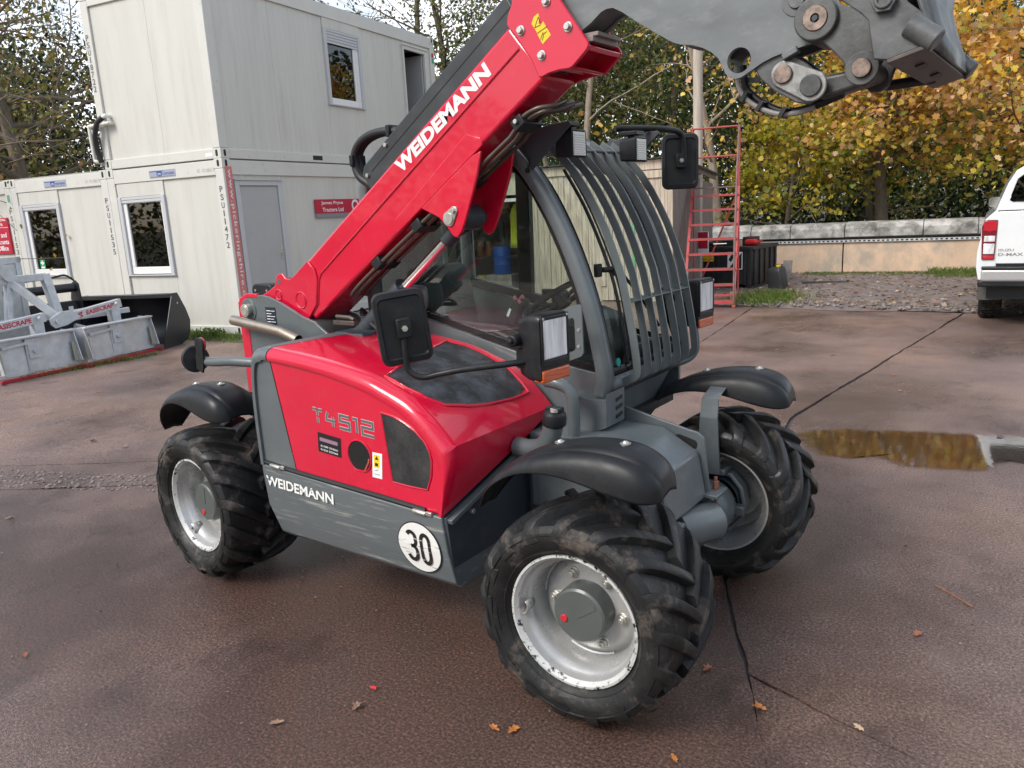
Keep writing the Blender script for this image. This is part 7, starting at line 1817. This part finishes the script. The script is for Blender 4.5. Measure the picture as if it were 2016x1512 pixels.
def tree(name, label, px, dist, height, r, seed, nleaf, lsize, pal, shape, jit, depth=3, spread=.6, kids=(3, 4), lean=(0, 0), bark=None, group=None, gravity=0.0, droop=.6, cloud=None, clear=0.0, minr=.006, up=0.0, minz=0.0, pal2=None, zs=2.4, clump=60):
    rnd = random.Random(seed); base = px_dir(px, dist, -.03); T = empty(name, base, 0); tag(T, label, 'tree', group)
    mb = MB(); tips = []
    Ht = height * .5
    pts = [Vector((0, 0, 0))]; d = Vector((lean[0], lean[1], 1)).normalized(); q = Vector((0, 0, 0)); n = 9; rad = [r * 1.25]
    for i in range(n):
        d = (d + Vector((rnd.gauss(0, .05), rnd.gauss(0, .05), .03))).normalized(); q = q + d * (height * .85 / n); pts.append(q.copy()); rad.append(r * (1 - .75 * (i + 1) / n))
    mb.tube(pts, rad, 12, caps=False)
    for i in range(2, n + 1):
        if pts[i].z < clear: continue
        for k in range(rnd.randint(*kids)):
            a = rnd.uniform(0, 6.283); nd = Vector((math.cos(a), math.sin(a), rnd.uniform(.05, .9))).normalized()
            grow(mb, pts[i].lerp(pts[i - 1], rnd.random()), nd, height * rnd.uniform(.16, .34) * (1.25 - .6 * i / n), rad[i] * rnd.uniform(.35, .6), depth - 2, rnd, tips, spread, kids, gravity, minr)
    obj('trunk', mb, bark or BARK, T, smooth=60)
    R = np.random.default_rng(seed); tp = np.array([list(t) for t in tips])
    P = tp[R.integers(0, len(tp), nleaf)] + R.normal(0, jit, size=(nleaf, 3)) * R.choice([.45, 1.0, 1.5], size=(nleaf, 1))
    if cloud:   # extra foliage in a volume round the crown
        cn, (cx, cy, cz), (sx_, sy_, sz_) = cloud
        v = R.normal(size=(cn, 3)); v /= np.linalg.norm(v, axis=1)[:, None]; v *= (R.random(cn) ** .45)[:, None]
        K = max(8, cn // clump); cc = R.normal(size=(K, 3)); cc /= np.linalg.norm(cc, axis=1)[:, None]; cc *= (R.random(K) ** .4)[:, None]
        ki = R.integers(0, K, cn); n0 = len(P)
        v = cc[ki] + R.normal(0, 1, size=(cn, 3)) * np.array([.12, .12, .06 if clump > 70 else .11])
        P = np.concatenate([P, v * np.array([sx_, sy_, sz_]) + np.array([cx, cy, cz])])
    cl_ = pick(R, len(P), pal)
    if cloud and clump > 70:      # each spray of leaves has its own shade
        base_ = pick(R, K, pal); cl_[n0:] = .55 * base_[ki] + .45 * cl_[n0:]
    keep_ = P[:, 2] > max(.25, minz); P = P[keep_]; cl_ = cl_[keep_]; n = len(P)
    if pal2:
        lowm = (P[:, 2] + R.normal(0, .7, n)) < zs; c2 = pick(R, n, pal2); cl_[lowm] = c2[lowm]
    stuff(leaf_mesh('crown', P, R.uniform(lsize * .55, lsize * 1.25, n), cl_, shape, seed, parent=T, droop=droop, up=up))
    return T
GRN = [(.06, .095, .025, 3), (.09, .125, .03, 3), (.14, .16, .04, 2.4), (.22, .21, .06, 1.8), (.24, .18, .07, 1.2), (.035, .055, .018, 1.5)]
OLI = [(.14, .15, .045, 3), (.21, .20, .06, 3), (.28, .23, .075, 2), (.08, .10, .03, 2), (.30, .21, .10, 1)]
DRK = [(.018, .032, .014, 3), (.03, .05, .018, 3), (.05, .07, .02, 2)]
YG = [(.42, .36, .035, 3), (.30, .30, .035, 2), (.52, .38, .04, 3), (.14, .17, .025, 1.5)]
G1 = 'trees beyond the yard'
# autumn sycamores behind the wall
tree('sycamore_tree', 'broad sycamore with yellow and orange autumn leaves directly behind the wall', 1745, 21.0, 7.0, .17, 5, 8500, .135, AUT, MAPLE, .30, depth=4, spread=.75, kids=(3, 4), group=G1, gravity=.03, clump=85, up=.9, pal2=AUTG, cloud=(4200, (.2, -.2, 3.9), (3.9, 2.2, 2.7)), clear=2.2, minz=1.35)
tree('sycamore_tree', 'yellow orange sycamore at the right edge above the pickup', 2010, 20.0, 7.2, .17, 15, 6000, .135, AUT, MAPLE, .30, depth=4, spread=.75, kids=(3, 4), group=G1, gravity=.03, clump=85, up=.9, pal2=AUTG, zs=1.9, cloud=(2600, (.4, 0, 4.0), (2.8, 2.0, 2.7)), clear=2.2, minz=1.35)
tree('young_maple', 'low yellow green maple leaning over the wall behind the steps', 1560, 19.6, 4.4, .07, 25, 1500, .115, YG, MAPLE, .22, depth=3, spread=.7, kids=(2, 3), group=G1, gravity=.03, clump=75, cloud=(1500, (0, .2, 2.4), (1.6, .8, 1.3)), clear=1.0, minz=1.3)
tree('slender_tree', 'slender grey trunk behind the red steps with sparse orange leaves', 1432, 19.5, 9.0, .13, 35, 520, .12, AUT, MAPLE, .25, depth=3, spread=.8, kids=(1, 2), group=G1, bark=BARKL, clear=2.4, minz=1.4)
tree('bare_trunk_tree', 'straight pale trunk rising behind the roof lamps', 1158, 20.5, 9.5, .13, 45, 900, .12, OLI, OVAL, .3, depth=3, spread=.8, kids=(1, 2), group=G1, bark=BARKL, clear=3.4)
tree('bare_trunk_tree', 'thin pale trunk just left of the straight one behind the cab roof', 1104, 21.5, 9.5, .10, 46, 600, .12, OLI, OVAL, .3, depth=3, spread=.8, kids=(1, 2), group=G1, bark=BARKL, clear=3.6)
# dense green trees
tree('ivy_tree', 'dense dark green tree between boom and timber post', 1290, 24.5, 10.5, .16, 55, 3000, .13, GRN, OVAL, .4, depth=3, group=G1, cloud=(15000, (0, 0, 5.0), (3.6, 2.6, 5.0)), clear=1.0)
tree('ivy_tree', 'green tree with olive top behind the boom head', 1160, 27.0, 12.0, .16, 56, 3000, .14, OLI, OVAL, .4, depth=3, group=G1, cloud=(13000, (0, 0, 6.2), (3.6, 2.6, 5.6)), clear=1.0)
tree('ivy_tree', 'dark green tree filling the gap left of the sycamore', 1470, 26.0, 11.0, .16, 57, 2600, .13, GRN, OVAL, .4, depth=3, group=G1, cloud=(12000, (0, 0, 5.2), (3.2, 2.4, 5.2)), clear=1.0)
tree('ivy_tree', 'dark green tree far behind the orange sycamore', 1720, 28.5, 8.0, .16, 58, 2600, .15, GRN, OVAL, .4, depth=3, group=G1, cloud=(11000, (0, 0, 3.9), (4.6, 2.6, 4.0)), clear=1.0)
tree('ivy_tree', 'dark green tree behind the pickup at the right edge', 1985, 27.5, 8.0, .16, 59, 2600, .15, GRN, OVAL, .4, depth=3, group=G1, cloud=(9000, (0, 0, 3.8), (3.8, 2.6, 4.0)), clear=1.0)
tree('ivy_tree', 'low dark green tree above the workshop roof', 985, 24.0, 7.5, .16, 60, 2200, .13, GRN, OVAL, .4, depth=3, group=G1, cloud=(9000, (0, 0, 3.6), (3.4, 2.4, 3.4)), clear=1.0)
# thin trees over the upper cabin
tree('thin_tree', 'olive ivy covered tree right of the upper cabin', 930, 26.0, 13.0, .15, 65, 2600, .12, OLI, OVAL, .35, depth=3, spread=.7, kids=(3, 5), group=G1, cloud=(4200, (.4, 0, 7.5), (1.8, 1.5, 5.0)), clear=2.0)
tree('forked_tree', 'bare dark forked trunk above the end of the upper cabin', 833, 27.0, 14.0, .17, 66, 300, .12, OLI, OVAL, .3, depth=4, spread=.6, kids=(2, 3), group=G1, clear=3.0)
tree('thin_tree', 'twiggy brown tree between forked trunk and ivy tree', 885, 28.0, 12.0, .09, 67, 900, .11, [(.26, .17, .09, 3), (.30, .22, .08, 2), (.20, .12, .07, 2)], OVAL, .35, depth=4, spread=.55, kids=(2, 4), group=G1, clear=1.5)
tree('thin_tree', 'thin leafy tree above the middle of the upper cabin roof', 740, 26.0, 13.0, .14, 68, 1100, .12, GRN, OVAL, .35, depth=3, spread=.7, kids=(3, 4), group=G1, clear=3.0)
# trees behind the cabins at the left
tree('spreading_tree', 'big spreading dark tree with sparse yellow leaves behind the left cabins', 120, 19.5, 12.0, .17, 75, 3200, .085, [(.24, .19, .04, 3), (.13, .14, .03, 3), (.34, .22, .06, 1)], MAPLE, .30, depth=4, spread=.75, kids=(3, 4), group=G1, clear=1.8, lean=(-.05, -.05))
tree('spreading_tree', 'dark branching tree at the far left edge of the photo', 20, 21.0, 12.0, .15, 76, 2600, .085, [(.20, .17, .04, 3), (.12, .13, .03, 3), (.30, .18, .06, 1)], MAPLE, .30, depth=4, spread=.75, kids=(3, 4), group=G1, clear=1.8)
tree('ivy_tree', 'dark evergreen mass low behind the left cabins', 150, 25.0, 7.0, .16, 77, 1800, .14, DRK, OVAL, .4, depth=3, group=G1, cloud=(13000, (-1.0, 0, 3.8), (5.0, 2.4, 3.2)), clear=1.0)
tree('ivy_tree', 'tall dark ivy covered tree behind the spreading trees at the left edge', 60, 28.0, 11.0, .16, 79, 2000, .13, DRK + OLI, OVAL, .5, depth=3, group=G1, cloud=(7000, (-.5, 0, 6.0), (4.2, 2.2, 4.0)), clear=1.0)
tree('hazel_tree', 'yellow green small tree above the middle cabin roof', 105, 22.5, 6.0, .10, 78, 1800, .13, [(.20, .20, .03, 3), (.30, .22, .05, 2), (.12, .14, .03, 2)], MAPLE, .35, depth=3, group=G1, clear=1.0)
# far wood that closes the view between the trunks
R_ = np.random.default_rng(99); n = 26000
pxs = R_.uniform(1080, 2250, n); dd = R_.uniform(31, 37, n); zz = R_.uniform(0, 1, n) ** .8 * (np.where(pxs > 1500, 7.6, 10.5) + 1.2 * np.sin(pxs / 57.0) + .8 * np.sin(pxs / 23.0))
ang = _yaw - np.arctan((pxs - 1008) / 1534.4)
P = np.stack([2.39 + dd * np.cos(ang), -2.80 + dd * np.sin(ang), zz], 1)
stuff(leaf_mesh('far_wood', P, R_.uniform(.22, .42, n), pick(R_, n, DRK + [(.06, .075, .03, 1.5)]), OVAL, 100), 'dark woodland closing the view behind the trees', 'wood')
# woodland on the near side of the yard, behind the camera
n = 60000; ang = R_.uniform(math.radians(-175), math.radians(40), n); dd = R_.uniform(24, 31, n)
zz = R_.uniform(0, 1, n) ** .75 * (6.8 + 1.6 * np.sin(ang * 9.0) + 1.0 * np.sin(ang * 23.0))
P = np.stack([2.0 + dd * np.cos(ang), -2.80 + dd * np.sin(ang), zz], 1)
stuff(leaf_mesh('near_wood', P, R_.uniform(.15, .32, n), pick(R_, n, GRN + OLI), OVAL, 101), 'dark woodland on the near side of the yard', 'wood')
